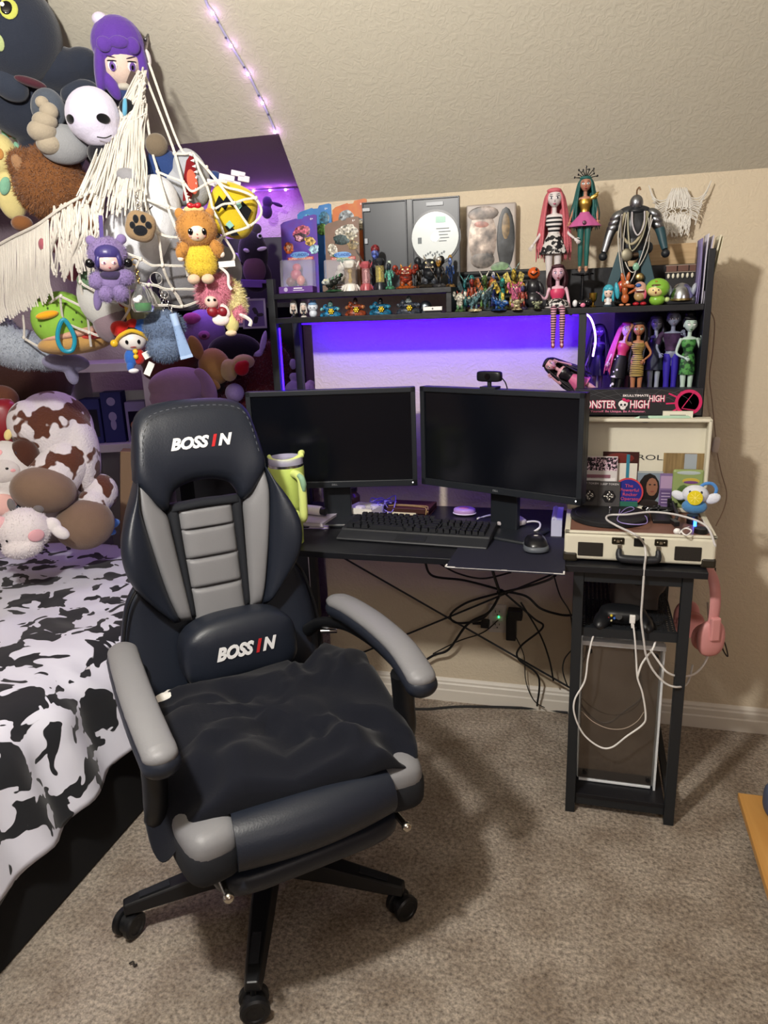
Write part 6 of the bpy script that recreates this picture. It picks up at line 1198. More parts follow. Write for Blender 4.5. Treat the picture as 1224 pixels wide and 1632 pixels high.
mb = MB(); mb.box((0, -5, 50), (77, 10, 104)); cvr = mb.build('case', ramp_mat('steel_cover', [(0.3, '8d8681'), (0.7, 'b5aaa2')], 0.03, 0.35), t, smooth=False, bevel=2.5)
for nm, c_, (dx, dz, rx, rz), ro in (('painted_dark', '3d3f42', (23, 50, 14, 46), 0), ('painted_pale', 'c2b0a4', (-13, 52, 22, 42), 0), ('painted_grey', '93857c', (-12, 88, 24, 11), 0.1), ('painted_red', 'b57a6c', (-14, 72, 14, 7), -.3), ('painted_grey', '9a8f86', (-13, 20, 19, 13), 0), ('painted_green', '6d8a66', (14, 9, 14, 7), .4), ('painted_gold', 'a88a5c', (23, 66, 7, 22), 0)):
    mb = MB(); rx = min(rx, 37 - abs(dx)); mb.ell((dx, -10.1 - 0.03 * len(cvr.children), min(dz, 50 + 50 - rz)), (rx, 0.5, rz), roty(0), 20, 8, fn=lambda p: Vector((p.x, p.y, p.z + 0.2 * ro * p.x))); mb.build(nm, paint(c_, 0.05), cvr)
# ---- figures on the upper shelf
figs = [
    (534, UP, 2.125, 46, 34, ('1d221f', 'd5dcd6', '3f8a58', '2f5a3a'), 'diver', 'black and white striped creature figurine with green fins, before the brown card'),
    (585, UP, 2.13, 24, 44, ('a8525a', 'd09aa0', 'e8c0c0', '7a2f36'), 'lantern', 'rose red clawed glass capsule on the upper shelf'),
    (607, UP, 2.13, 25, 48, ('20242b', 'c9bd7a', 'd8c050', '15171b'), 'lantern', 'black clawed glass capsule with yellow core on the upper shelf'),
    (601, UP, 2.20, 52, 78, ('262430', '5566b0', '98333a', '7a58a0'), 'warrior', 'tall dark figurine with red hat and long blade behind the capsules'),
    (622, UP, 2.14, 26, 50, ('5fae9a', '23303a', 'd8ecdc', '3f7a5a'), 'warrior', 'mint green and black slender figurine right of the black capsule'),
    (648, UP, 2.135, 50, 46, ('8e3527', 'a8542a', 'c98a3a', 'b0581e'), 'brute', 'rust red roaring monster figurine on an orange rock'),
    (668, UP, 2.20, 26, 46, ('3a332c', '9c6a2a', 'c99a3a', '5a3a20'), 'warrior', 'figurine with an amber ball head behind the rust monster'),
    (686, UP, 2.15, 56, 60, ('23272d', '4a4f58', 'a9a59a', '2a241c'), 'brute', 'big black armoured figurine with silver fittings near the end of the upper shelf'),
    (700, UP, 2.125, 34, 52, ('1b1d22', 'a87a32', 'd8d4cc', '3a3a3e'), 'warrior', 'black figurine with a bronze head and white claws at the end of the upper shelf'),
    (718, UP, 2.22, 26, 56, ('3d62ac', '6f8ad0', 'b08a48', '8a6a3a'), 'warrior', 'blue goblin figurine on a tan base at the right end of the upper shelf'),
]
t = creature('clawed_capsule', 'white clawed glass capsule with clear middle on the upper shelf', 560, UP, 2.125, 34, 46, ('d8d6d0', 'a89888', 'c0a868', 'e0ded8'), 'lantern')
for i, (px, z_, y_, w_, h_, cl, st_, lab) in enumerate(figs):
    creature('clawed_capsule' if st_ == 'lantern' else 'creature_figurine', lab, px, z_, y_, w_, h_, cl, st_, seed=i)
# ---- figures on the lower shelf, left bay
low = [
    (467, 15, 27, ('d8d6d2', 'e6cfc0', '22242a', '1a1c22'), 'chibi', 'chibi_figurine', 'chibi figurine with long white hair in a black dress, leftmost in the bay'),
    (483, 15, 25, ('d2cfcb', 'e4cdbe', '1c1e24', 'cfcac4'), 'chibi', 'chibi_figurine', 'chibi figurine with short white hair in black, second in the bay'),
    (526, 36, 26, ('2c7fae', '5f8a86', '7ac0c8', '1f4f78'), 'vehicle', 'toy_vehicle', 'sky blue toy vehicle with gold emblem, third row place in the bay'),
    (566, 36, 30, ('98462a', '4a2a24', 'c07a4a', '5a2a1a'), 'vehicle', 'toy_vehicle', 'copper brown toy vehicle with gold emblem in the bay'),
    (606, 38, 28, ('1f6f96', '1c2028', '3f9ac0', '183a58'), 'vehicle', 'toy_vehicle', 'deep blue toy vehicle with a black pilot and gold emblem in the bay'),
    (651, 42, 30, ('3b4250', '8d9a9a', '565e6c', '23272f'), 'vehicle', 'toy_vehicle', 'slate grey toy vehicle with silver pilot and gold emblem in the bay'),
]
for i, (px, w_, h_, cl, st_, nm, lab) in enumerate(low): creature(nm, lab, px, SH, 2.15, w_, h_, cl, st_, seed=i)
t = stand_at('bunny_figurine', 'white round figurine with blue ears beside the white haired chibis', 'figurine', 498, SH, 2.145)
hd_ = (0, -15, 0, 8.5, 7, 7.5); blob(t, 'body', gloss('d3dbe6'), [hd_, (0, -5, 0, 6.5, 6, 6)], 0.6); blob(t, 'ear', gloss('5f92c4'), [(-2, -23, 0, 2.4, 3, 2)]); blob(t, 'ear', gloss('5f92c4'), [(3, -23, 0, 2.6, 3, 2)]); blob(t, 'cap', gloss('7fa8d0'), [(0, -19.5, 1, 7, 3, 6.4)])
for s_ in (-3, 3): dot(t, 'eye', hd_, s_, -14, 0.9, 1, BKE, t=0.4, lift=0.1)
t = stand_at('silver_helmet_toy', 'small silver striped dome toy at the right of the bay', 'figurine', 678, SH, 2.17); blob(t, 'dome', metal('9aa6b0', 0.35), [(0, -9, 0, 10, 10, 9, 20)]); blob(t, 'visor', gloss('20242c'), [(2, -8, 6, 6, 3, 4, 20)]); mb = MB(); mb.cyl((0, 0, 0), (0, 0, 3), 8, n=18); mb.build('foot', gloss('3a4048'), t)
t = stand_at('white_card_box', 'flat white box lying at the right end of the bay', 'box', 690, SH, 2.13); mb = MB(); mb.box((0, 0, 6.5), (30, 20, 6)); mb.build('box', mat('white_plastic', 'e8e6e4'), t, smooth=False, bevel=0.6); mb = MB(); mb.box((0, 2, 1.8), (26, 16, 3.5)); mb.build('base', gloss('202228'), t, smooth=False); mb = MB(); mb.ell((0, -10.2, 6.5), (1.4, 0.4, 1.4), u=8, v=6); mb.build('mark', gloss('555a60'), t)
# ---- crowd right of the divider
crowd = [
    (733, 2.12, 26, 40, ('c9c4b8', '5f8a62', 'b0483a', '3f5a34'), 'brute', 'white armed creature with a red face and green legs, first right of the divider'),
    (752, 2.19, 30, 62, ('a84a32', '8a2a24', '2f7a7a', '4a3a30'), 'warrior', 'brick red square headed figurine in the crowd right of the divider'),
    (757, 2.115, 34, 40, ('5d8087', '3a565e', 'b9c2c0', 'c2b592'), 'diver', 'grey teal lunging beast on a cream base in the crowd'),
    (741, 2.22, 24, 60, ('2f6e74', '1d3f48', '68a8a8', '2a3a3a'), 'dragon', 'dark teal winged figurine at the back of the crowd'),
    (772, 2.21, 34, 66, ('5a7f45', 'c0662e', 'e0dcd2', '4a3a26'), 'dragon', 'green figurine with orange muzzle and white wings in the crowd'),
    (778, 2.15, 30, 52, ('3d5560', '6f8d94', 'a9b7b6', '2b3236'), 'diver', 'steel blue spined beast leaning forward in the crowd'),
    (786, 2.235, 22, 66, ('3f4a90', '5a66a8', 'd8d8dc', '2a2a3a'), 'warrior', 'indigo capped figurine with a white blade at the back of the crowd'),
    (800, 2.18, 36, 60, ('2f7f74', 'c4a63c', 'd8c050', '4a5a3a'), 'dragon', 'teal bird figurine with golden wings in the crowd'),
    (795, 2.11, 40, 26, ('234f94', '3a6ab0', '6f9ad0', '173464'), 'diver', 'royal blue low diving figurine at the front of the crowd'),
    (818, 2.22, 32, 76, ('b39a3c', 'd0bb62', '8fb4b0', '4a4428'), 'dragon', 'golden spiky figurine with pale blue crest standing tallest in the crowd'),
    (821, 2.15, 30, 54, ('d06a90', 'e89ab0', 'a83a5e', '7a5a4a'), 'brute', 'bubblegum pink monster figurine in the crowd'),
    (833, 2.125, 28, 46, ('a0483c', '44406a', 'd09a4a', '302a44'), 'warrior', 'red and navy figurine with a sword right of the pink monster'),
    (824, 2.10, 26, 22, ('cdbf98', 'a8946a', '5a5248', 'c9bb92'), 'brute', 'small bone coloured skull creature at the front of the crowd'),
    (856, 2.10, 20, 16, ('a3aa8a', '6f7a58', 'cfd2b0', '3a3a2a'), 'brute', 'tiny grey green skull figurine under the pumpkin head'),
    (707, 2.12, 1, 1, None, None, None),
]
for i, (px, y_, w_, h_, cl, st_, lab) in enumerate(crowd):
    if cl: creature('creature_figurine', lab, px, SH, y_, w_, h_, cl, st_, seed=40 + i)
t = stand_at('pumpkin_head_figurine', 'black robed figurine with a round orange pumpkin head', 'figurine', 850, SH, 2.14)
hd_ = (0, -55, 0, 9.5, 9, 9); blob(t, 'head', gloss('c4561c'), [hd_]); mb = MB(); mb.curve([(-5, -9.2, 55), (0, -9.8, 52), (6, -9.0, 56)], 1.2, 6); mb.build('grin', BKE, t); blob(t, 'eye', BKE, [(4, -60, 7.5, 1.8, 2.6, 1)]); blob(t, 'body', gloss('1c1d22'), [(0, -34, 0, 11, 13, 9), (0, -14, 0, 14, 14, 11)], 1.0); blob(t, 'arm', gloss('1c1d22'), [(-12, -34, 3, 4, 11, 4, 20)]); blob(t, 'arm', gloss('1c1d22'), [(12, -32, 3, 4, 11, 4, -20)]); mb = MB(); mb.cyl((0, 0, 0), (0, 0, 3), 13, n=20); mb.build('base', gloss('2a2620'), t)
# ---- right end of the shelf
t = stand_at('gold_cup', 'small gold trophy cup on the shelf left of the turquoise haired figurine', 'cup', 945, SH, 2.14); mb = MB(); mb.lathe([(5, 0), (5.4, 1.5), (2, 3), (1.6, 7), (5, 10), (6, 15), (6.5, 22), (6, 22), (4.5, 12), (0, 11)], 20); mb.build('bowl', metal('b0903e', 0.3), t)
t = stand_at('mouse_eared_trinket', 'tiny black and pink rounded trinket beside the doll stand', 'figurine', 926, SH, 2.12); blob(t, 'body', BKE, [(0, -6, 0, 8, 6, 6), (10, -8, 0, 7, 7, 6)], 0.6); blob(t, 'patch', gloss('d87a9a'), [(3, -4, 5, 4, 3.4, 2.5)]); blob(t, 'cap', gloss('d8d8dc'), [(-9, -7, 1, 4, 5.5, 4)])
t = creature('chibi_figurine', 'chibi figurine with turquoise bobbed hair in a white top', 969, SH, 2.135, 24, 34, ('3a9fb4', 'e2c8ba', 'd5d8dc', '2c3b46'), 'chibi'); blob(t, 'hair_lock', gloss('3a9fb4'), [(13, -24, -2, 4, 13, 4, -8)])
t = stand_at('orange_critter_figurine', 'orange long snouted critter figurine standing upright', 'figurine', 996, SH, 2.135)
M_OR = gloss('a8592e'); blob(t, 'body', M_OR, [(0, -12, 0, 6, 8, 5), (-1, -24, 1, 4.5, 9, 4.5)], 0.6); blob(t, 'head', M_OR, [(0, -33, 2, 7, 6, 6), (8, -30, 6, 6, 3, 3.6)], 0.6); blob(t, 'ear', M_OR, [(-5, -43, 0, 3, 8, 2, -14)]); blob(t, 'ear', M_OR, [(3, -44, 0, 3, 8, 2, 10)]); blob(t, 'eye', gloss('ece4dc'), [(2, -36, 7, 2.4, 2.6, 1.4)]); blob(t, 'arm', M_OR, [(10, -22, 4, 7, 2.2, 2.4, -30)]); blob(t, 'foot', gloss('c98a68'), [(-5, -2, 3, 4, 2, 5)]); blob(t, 'foot', gloss('c98a68'), [(5, -2, 3, 4, 2, 5)]); blob(t, 'nose', BKE, [(14, -31, 8, 1.6, 1.4, 1.4)])
t = stand_at('egg_shaped_figurine', 'egg shaped pink and beige figurine with red shoes and a blue nose', 'figurine', 1019, SH, 2.135)
blob(t, 'body', gloss('c59a8c'), [(0, -26, 0, 10, 11, 8), (0, -15, 0, 9, 8, 7.5)], 0.8); blob(t, 'belly', gloss('a58a5c'), [(-1, -14, 3, 7.5, 7, 5.5)]); blob(t, 'nose', gloss('2f58a0'), [(-3, -31, 8, 4.5, 3, 2.4)]); blob(t, 'mouth', gloss('4a1a20'), [(0, -22, 7.5, 7, 2, 1.4)]); blob(t, 'teeth', gloss('ece8dc'), [(0, -23.4, 8.2, 5.5, 1, 0.8)]); blob(t, 'tongue', gloss('c4506a'), [(8, -18, 3, 2.4, 8, 2.4)]); blob(t, 'shoe', gloss('a81f2c'), [(-5, -3, 3, 5, 3, 5)]); blob(t, 'shoe', gloss('a81f2c'), [(6, -3, 3, 5, 3, 5)])
t = stand_at('green_hood_figurine', 'round figurine in a lime green hood with a smiling cream face', 'figurine', 1047, SH, 2.13)
M_LG = gloss('7fb23c'); hd_ = (0, -26, 0, 18, 15, 14); blob(t, 'hood', M_LG, [hd_]); blob(t, 'body', M_LG, [(0, -8, 0, 12, 9, 10)]); fc = (-3, -22, 7, 12, 9, 8); blob(t, 'face', gloss('dcc68c'), [fc]); blob(t, 'fringe', gloss('5a4a26'), [(-2, -30, 11, 8, 2.4, 3)]); blob(t, 'tail', gloss('b8c888'), [(15, -8, 0, 4, 4, 4)])
for s_ in (-7, 1): dot(t, 'eye', fc, s_, -23, 1.1, 1.1, BKE, t=0.5, lift=0.2)
dot(t, 'mouth', fc, -3, -19, 1.4, 2, gloss('7a2a24'), t=0.5, lift=0.2); blob(t, 'beak', gloss('a8823a'), [(-3, -36, 11, 2, 1.2, 1.4)])
t = stand_at('silver_dome_toy', 'glossy silver dome toy on a dark base in front of the toothed board', 'figurine', 1085, SH, 2.14)
mb = MB(); mb.lathe([(18, 8), (17.5, 14), (14, 25), (8, 31), (0, 33)], 28); mb.build('dome', metal('b9bfc8', 0.22), t); mb = MB(); mb.lathe([(19, 6), (19, 9), (16, 9.5), (0, 9.5)], 28); mb.build('gold_rim', metal('a89a6a', 0.3), t); mb = MB(); mb.box((0, 0, 3), (42, 22, 6)); mb.build('base', gloss('1b1d22'), t, smooth=False, bevel=1.5)
for s_ in (-1, 1): blob(t, 'arm', gloss('9aa0aa'), [(s_ * 18, -22, 0, 4, 10, 5, s_ * 14)]); blob(t, 'wheel', gloss('2a2d33'), [(s_ * 18, -6, 5, 5, 6, 5)])
t = stand_at('brick_tooth_board', 'small brown brick board edged with a row of white teeth behind the silver dome', 'ornament', 1085, SH, 2.24)
mb = MB(); mb.box((0, 0, 24), (50, 4, 48)); mb.build('board', gloss('1a171a', 0.6), t, smooth=False)
for k in range(3): mb = MB(); mb.box((-17 + 17 * k, -2.6, 54), (15.6, 5, 9)); mb.build('brick', matte('6a4a40'), t, smooth=False, bevel=0.5)
mb = MB(); mb.box((0, -1, 48.8), (52, 6, 1.4)); mb.box((0, -1, 59), (52, 6, 1.2)); mb.build('mortar_ledge', matte('9a8a7c'), t, smooth=False)
for k in range(7): mb = MB(); mb.ell((-21 + 7 * k, -3.4, 43), (2.2, 2, 4), u=10, v=8); mb.build('tooth', gloss('e2dcc8'), t)
t = stand_at('paper_sheaf', 'upright sheaf of lilac and cream papers at the right end of the hutch', 'papers', 1115, SH, 2.16, yaw=0.0)
for i, (x_, c_, h_, le) in enumerate(((-8, '8379a8', 96, 0.02), (-6.6, '8379a8', 97, 0.03), (-1, 'c9c6d2', 103, 0.06), (3, 'b8b4c4', 100, 0.08), (8, 'd8d2bc', 100, 0.12), (9.5, 'd0c9b0', 98, 0.13))):
    mb = MB(); mb.sheet(lambda u, v, x_=x_, le=le, h_=h_: Vector((x_ + le * h_ * v + 1.6 * math.sin(v * 3 + i), -26 + 52 * u, h_ * v)), 4, 10); o = mb.build('sheet', matte(c_), t, angle=180); o.modifiers.new('t', 'SOLIDIFY').thickness = 0.7
# armoured headless display figure
t = stand_at('armoured_figure', 'headless armoured figure draped with many necklaces on the hutch', 'statue', 1006, SH, 2.22)
SIL = metal('8f9298', 0.35); DK = gloss('1c1f24', 0.45); TEAL = gloss('27464f', 0.5)
blob(t, 'torso', gloss('2a2c30', 0.35), [(-2, -118, 0, 24, 30, 15), (-2, -92, 0, 19, 24, 13), (-2, -138, -2, 26, 12, 12)], 1.5); blob(t, 'helmet_ball', SIL, [(0, -152, 2, 10, 12, 10)]); mb = MB(); mb.curve([(0, 0, 163), (0, -1, 170), (3, -1, 174), (5, -1, 170)], 1.2, 6); mb.build('top_hook', metal('7a5f48', 0.4), t); blob(t, 'neck_ring', DK, [(0, -140, 2, 14, 6, 12)])
for s_ in (-1, 1):
    for k in range(3): blob(t, 'shoulder_plate', SIL, [(s_ * (27 + 3 * k), -134 + 8 * k, 0, 13 - k, 8, 12 - k, s_ * 34)])
    ar = smooth_path([(s_ * 27, 0, 132), (s_ * 37, -2, 110), (s_ * 42, -6, 92), (s_ * 45, -9, 82)], 5); mb = MB(); mb.tube(ar, [8.5 - 0.26 * i for i in range(len(ar))], 12); mb.build('arm', SIL if s_ < 0 else TEAL, t)
    blob(t, 'fist', DK, [(s_ * 46, -76, 10, 6.5, 6.5, 6.5)]); blob(t, 'leg', DK, [(s_ * 13 - 2, -44, 0, 10, 30, 10), (s_ * 15 - 2, -16, 0, 8, 18, 9)], 1.5); blob(t, 'boot', DK, [(s_ * 16 - 2, -5, 4, 8, 5, 11)])
    mb = MB(); mb.prism([(s_ * 8, 82), (s_ * 22, 82), (s_ * 40, 20), (s_ * 27, 14), (s_ * 14, 50)], -2, 2, O=(-2, -11, 0)); mb.build('coat_tail', TEAL, t, smooth=False, bevel=0.8)
blob(t, 'belt', gloss('4a3a2a'), [(-2, -76, 1, 20, 5, 14)]); blob(t, 'pouch', gloss('2c2f33'), [(20, -86, 5, 8, 9, 7)])
nk = [((-16, 138), (-20, 110), (-6, 92), (8, 104), (16, 138), 'a39a80', 2.2), ((-12, 138), (-10, 108), (-4, 82), (10, 100), (18, 136), '8f8b78', 1.8), ((-20, 136), (-24, 96), (-8, 30), (16, 90), (22, 132), 'b8b4aa', 1.2), ((-14, 136), (-16, 80), (0, 50), (20, 84), (18, 128), '9c9890', 1.2), ((-6, 138), (-4, 118), (4, 104), (12, 118), (12, 138), 'c0bcc0', 1.2), ((-22, 134), (-18, 72), (-6, 34), (10, 70), (24, 126), '7d7a78', 1.1)]
for i, n_ in enumerate(nk):
    mb = MB(); mb.curve([(q[0], -15.5 - i * 1.2 + 3 * abs(q[0]) / 24, q[1]) for q in n_[:5]], n_[6], 6, 8)
    mb.build('necklace', metal(n_[5], 0.45) if i % 2 else mat('cord_' + n_[5], n_[5], 0.7), t)
blob(t, 'round_pendant', metal('7d7868', 0.5), [(-11, -76, 19, 9, 10, 2.5)]); blob(t, 'red_pendant', gloss('b8402a', 0.25), [(-14, -30, 21, 9, 9, 4)]); blob(t, 'green_pendant', gloss('7fae94', 0.25), [(4, -58, 20, 5, 6, 2.5)]); blob(t, 'brass_pendant', metal('9a875a', 0.35), [(10, -42, 19, 7, 7, 3)])
# white filigree ornament leaning on the wall
t = thing('filigree_bull_ornament', 'white filigree cut-out of a shaggy horned bull head against the wall', 'ornament', P(1078, 378, y=2.335), Euler((-0.05, 0, 0)), None, MPP(1078, 330, 2.34)); M_FIL = mat('white_filigree', 'd8d4cc', 0.6)
def bull():
    mb = MB(); g2 = random.Random(5)
    def stroke(pts, r_): mb.curve([(a, g2.uniform(-0.6, 0.6), b_) for a, b_ in pts], r_, 5, 5)
    for s_ in (-1, 1):
        for k in range(5): stroke([(s_ * (16 + k), 62 - 3 * k), (s_ * (30 + k), 60 - 4 * k), (s_ * (41 - k), 68 - 3 * k), (s_ * (49 - 2 * k), 86 - 7 * k)], 1.0)
        for k in range(11): stroke([(s_ * 17, 58 - k * 2.5), (s_ * (28 + k % 3), 55 - k * 3), (s_ * (38 - k), 50 - k * 3.2)], 0.8)
        stroke([(s_ * 19, 44), (s_ * 22, 36), (s_ * 18, 28), (s_ * 16, 20)], 1.0)
        stroke([(s_ * 3, 40), (s_ * 8, 45), (s_ * 16, 42), (s_ * 9, 38), (s_ * 3, 40)], 0.9)
    for k in range(44): x = -20 + k * 0.93; stroke([(x * 0.55, 76 + 3 * math.cos(k)), (x * 0.9 + g2.uniform(-2, 2), 64), (x + g2.uniform(-2, 2), 54), (x * 1.02, 47 + g2.uniform(-3, 2))], 0.85)
    for k in range(64):
        x = -21 + k * 0.67; z0 = 37 - abs(x) * 0.25 + g2.uniform(-3, 3); L = 30 + g2.uniform(-7, 9) - abs(x) * 0.35; stroke([(x, z0), (x + g2.uniform(-3, 3), z0 - L * .4), (x * 0.9 + g2.uniform(-3, 3), z0 - L * .75), (x * 0.85 + g2.uniform(-2, 4), max(0, z0 - L))], 0.85)
    for k in range(9): stroke([(-18 + k * 4.5, 40 + g2.uniform(-1, 2)), (-16 + k * 4.5, 36), (-19 + k * 4.5, 32)], 0.8)
    return mb
bull().build('filigree', M_FIL, t)
# ================================================================ fashion dolls
def doll(name, label, px, z, y, H, skin, hair, hairstyle='long', top=None, skirt=None, legs=None, shoe='1b1b20', arms=((-0.10, 0.60, 0.0, -0.14, 0.48, 0.05), (0.10, 0.60, 0.0, 0.14, 0.48, 0.05)), yaw=None, male=False, eyes='6a4a80', lips='8a1f30', hair2=None, seated=False, rot=None, sleeves=None, loc=None):
    p = loc if loc is not None else Vector((P(px, 480, y=y).x, y, z))
    t = thing(name, label, 'doll', p, rot if rot is not None else Euler((0, 0, (yaw_at(px, 480) * 0.5) if yaw is None else yaw)), None, H)
    SK = gloss(skin, 0.42); HR = mat('doll_hair_' + hair, hair, 0.38, bump=0.3, bscale=120); HR2 = mat('doll_hair_' + (hair2 or hair), hair2 or hair, 0.38, bump=0.3, bscale=120)
    sw = 1.25 if male else 1.0
    mb = MB()                                                       # one continuous body
    mb.ell((0, 0, 0.690), (0.056 * sw, 0.036, 0.062)); mb.ell((0, 0, 0.735), (0.072 * sw, 0.030, 0.024)); mb.ell((0, 0, 0.615), (0.040 * sw, 0.030, 0.050)); mb.ell((0, 0, 0.555), (0.056, 0.040, 0.048)); mb.cyl((0, 0, 0.73), (0, -0.006, 0.81), 0.020, n=12)
    if not male:
        for s_ in (-1, 1): mb.ell((s_ * 0.024, -0.018, 0.692), (0.024, 0.020, 0.024))
    if seated: lp = [(0.030, 0, 0.55), (0.036, -0.16, 0.545), (0.040, -0.25, 0.53), (0.040, -0.262, 0.40), (0.040, -0.265, 0.24)]
    else: lp = [(0.030, 0, 0.55), (0.036, -0.004, 0.42), (0.034, -0.006, 0.29), (0.033, 0.0, 0.18), (0.033, 0.006, 0.055)]
    for s_ in (-1, 1):
        q = smooth_path([(s_ * a, b_, c_) for a, b_, c_ in lp], 5); r_ = np.interp(np.linspace(0, 1, len(q)), [0, .25, .5, .7, 1], [0.036, 0.032, 0.023, 0.025, 0.014]).tolist(); mb.tube(q, r_, 12)
        f_ = q[-1]; mb.ell(f_ + Vector((0, -0.026, -0.022)), (0.016, 0.036, 0.014), rotx(0.5))
    for s_, A_ in zip((-1, 1), arms):
        q = smooth_path([(s_ * 0.070 * sw, 0, 0.738), (s_ * 0.086 * sw, 0, 0.71), A_[:1] + (A_[2] * -1,) + (A_[1],), (A_[3], -A_[5], A_[4])], 5)
        mb.tube(q, np.interp(np.linspace(0, 1, len(q)), [0, .5, 1], [0.020, 0.0155, 0.0105]).tolist(), 10)
    body = mb.build('body', SK, t, angle=180, remesh=0.0062, it=4)
    for s_, A_ in zip((-1, 1), arms):                                # hands: palm, four fingers, thumb
        el = Vector((A_[0], -A_[2], A_[1])); wr = Vector((A_[3], -A_[5], A_[4])); d = (wr - el).normalized(); sd = d.cross(Vector((0, 1, 0)))
        if sd.length < 0.1: sd = Vector((1, 0, 0))
        sd.normalize(); nn = sd.cross(d); mb = MB(); R_ = Matrix((sd, nn, d)).transposed(); mb.ell(wr + d * 0.016, (0.013, 0.008, 0.020), R_, 12, 8)
        for k, L in enumerate((0.026, 0.031, 0.029, 0.022)):
            b0 = wr + d * 0.030 + sd * (0.0095 - 0.0063 * k); mb.tube([b0, b0 + d * L * 0.55 + nn * 0.003 + sd * (0.003 - 0.002 * k), b0 + d * L + nn * 0.009 + sd * (0.006 - 0.004 * k)], [0.0042, 0.0038, 0.0028], 6)
        b0 = wr + d * 0.010 + sd * 0.012; mb.tube([b0, b0 + sd * 0.010 + d * 0.010, b0 + sd * 0.013 + d * 0.024], [0.0045, 0.004, 0.003], 6)
        mb.build('hand', SK, t, angle=180)
    hx = (0, -0.012, 0.872); mb = MB()
    def hf(q): k = 1 - 0.30 * ss(0.0, -0.075, q.z); return Vector((q.x * k, q.y * (1 - 0.12 * ss(0, -0.07, q.z)), q.z))
    mb.ell(hx, (0.062, 0.060, 0.072), None, 28, 20, fn=hf); mb.ell((hx[0], hx[1] - 0.058, 0.852), (0.006, 0.009, 0.010), None, 10, 8)
    for s_ in (-1, 1): mb.ell((s_ * 0.058, hx[1] + 0.008, 0.862), (0.007, 0.010, 0.016), None, 10, 8)
    head = mb.build('head', SK, t, angle=180)
    e_ = (0, -(0.872), 0.012, 0.062, 0.072, 0.060)
    for s_ in (-1, 1):
        dot(t, 'eye', e_, s_ * 0.025, -0.872, 0.0155, 0.0105, gloss('ece8ec'), t=0.003, parent=head, roll=-s_ * 10); dot(t, 'iris', e_, s_ * 0.025, -0.871, 0.0078, 0.009, gloss(eyes, 0.15), t=0.002, lift=0.0026, parent=head); dot(t, 'eyeliner', e_, s_ * 0.026, -0.884, 0.018, 0.0032, BKE, t=0.002, lift=0.002, parent=head, roll=-s_ * 12); dot(t, 'eyebrow', e_, s_ * 0.027, -0.899, 0.015, 0.0026, gloss('2a1c20'), t=0.002, lift=0.0006, parent=head, roll=-s_ * 14)
    mb = MB(); mb.ell((0, hx[1] - 0.0505, 0.828), (0.0125, 0.004, 0.0042), None, 12, 8); mb.ell((0, hx[1] - 0.0500, 0.8235), (0.0095, 0.004, 0.0038), None, 12, 8); mb.build('lips', gloss(lips, 0.25), head)
    # hair
    mb = MB(); mb.ell((0, 0.010, 0.888), (0.074, 0.066, 0.068), None, 24, 16)
    g2 = random.Random(int(px) + 3)
    if hairstyle == 'short': mb = MB(); mb.ell((0, 0.012, 0.900), (0.066, 0.060, 0.056), None, 24, 16); mb.ell((0, -0.03, 0.932), (0.054, 0.03, 0.016), None, 16, 10)
    elif hairstyle == 'bun': mb = MB(); mb.ell((0, 0.014, 0.898), (0.070, 0.060, 0.062), None, 24, 16); mb.ell((0.0, 0.03, 0.965), (0.05, 0.04, 0.035), None, 16, 10); mb.ell((-0.012, -0.034, 0.926), (0.06, 0.034, 0.02), roty(0.25), 16, 10)
    else:
        mb.ell((-0.004, -0.030, 0.930), (0.062, 0.036, 0.022), None, 16, 10)
    hp = mb.build('hair', HR, t, angle=180, remesh=0.006, it=3)
    if hairstyle in ('long', 'wavy', 'bob'):
        L = {'long': 0.50, 'wavy': 0.46, 'bob': 0.16}[hairstyle]
        for s_ in (-1, 1):
            mb = MB()
            for k in range(9):
                x0 = s_ * (0.052 + 0.004 * (k % 4)); y0 = -0.030 + 0.011 * k; wv = 0.016 if hairstyle == 'wavy' else 0.005; sp = (0.05 + 0.012 * (k % 4)) * (1 if hairstyle != 'bob' else 0.3); l_ = L * g2.uniform(0.85, 1.0)
                mb.curve([(x0 * 0.6, y0, 0.925), (x0 * 1.12, y0, 0.88), (x0 * 1.2 + s_ * sp * 0.35, y0 + 0.010, 0.88 - l_ * .35), (x0 + s_ * (sp * .8 + wv * math.sin(k)), y0 + 0.014, 0.88 - l_ * .7), (x0 + s_ * (sp - 0.012 + wv * math.cos(k * 2)), y0 + 0.012, 0.88 - l_)], [0.008, 0.013, 0.013, 0.012, 0.003], 7, 5)
            mb.build('hair_lock', HR if s_ < 0 or not hair2 else HR2, t, angle=180)
        mb = MB()
        for k in range(8): x0 = -0.05 + 0.0143 * k; mb.curve([(x0 * .7, 0.05, 0.93), (x0, 0.07, 0.86), (x0 * 1.3, 0.066, 0.86 - L * .5), (x0 * 1.5, 0.06, 0.86 - L * .96)], [0.009, 0.014, 0.014, 0.004], 7, 5)
        mb.build('hair_back', HR, t, angle=180)
    if hair2:
        mb = MB(); mb.ell((0.032, -0.006, 0.902), (0.046, 0.064, 0.058), None, 18, 12); mb.build('hair_streak', HR2, t, angle=180)
    def sleeve_mesh(prof, m, nm, ruffle=0.0, n=32):
        mb = MB(); mb.lathe(prof, n)
        for v in mb.v:
            r = math.hypot(v.x, v.y); a = math.atan2(v.y, v.x); v.y *= 0.72
            if ruffle: k = ss(prof[0][1] + 0.02, prof[-1][1], v.z); k = 1 + ruffle * k * math.sin(a * 9); v.x *= k; v.y *= k
        return mb.build(nm, m, t, angle=60)
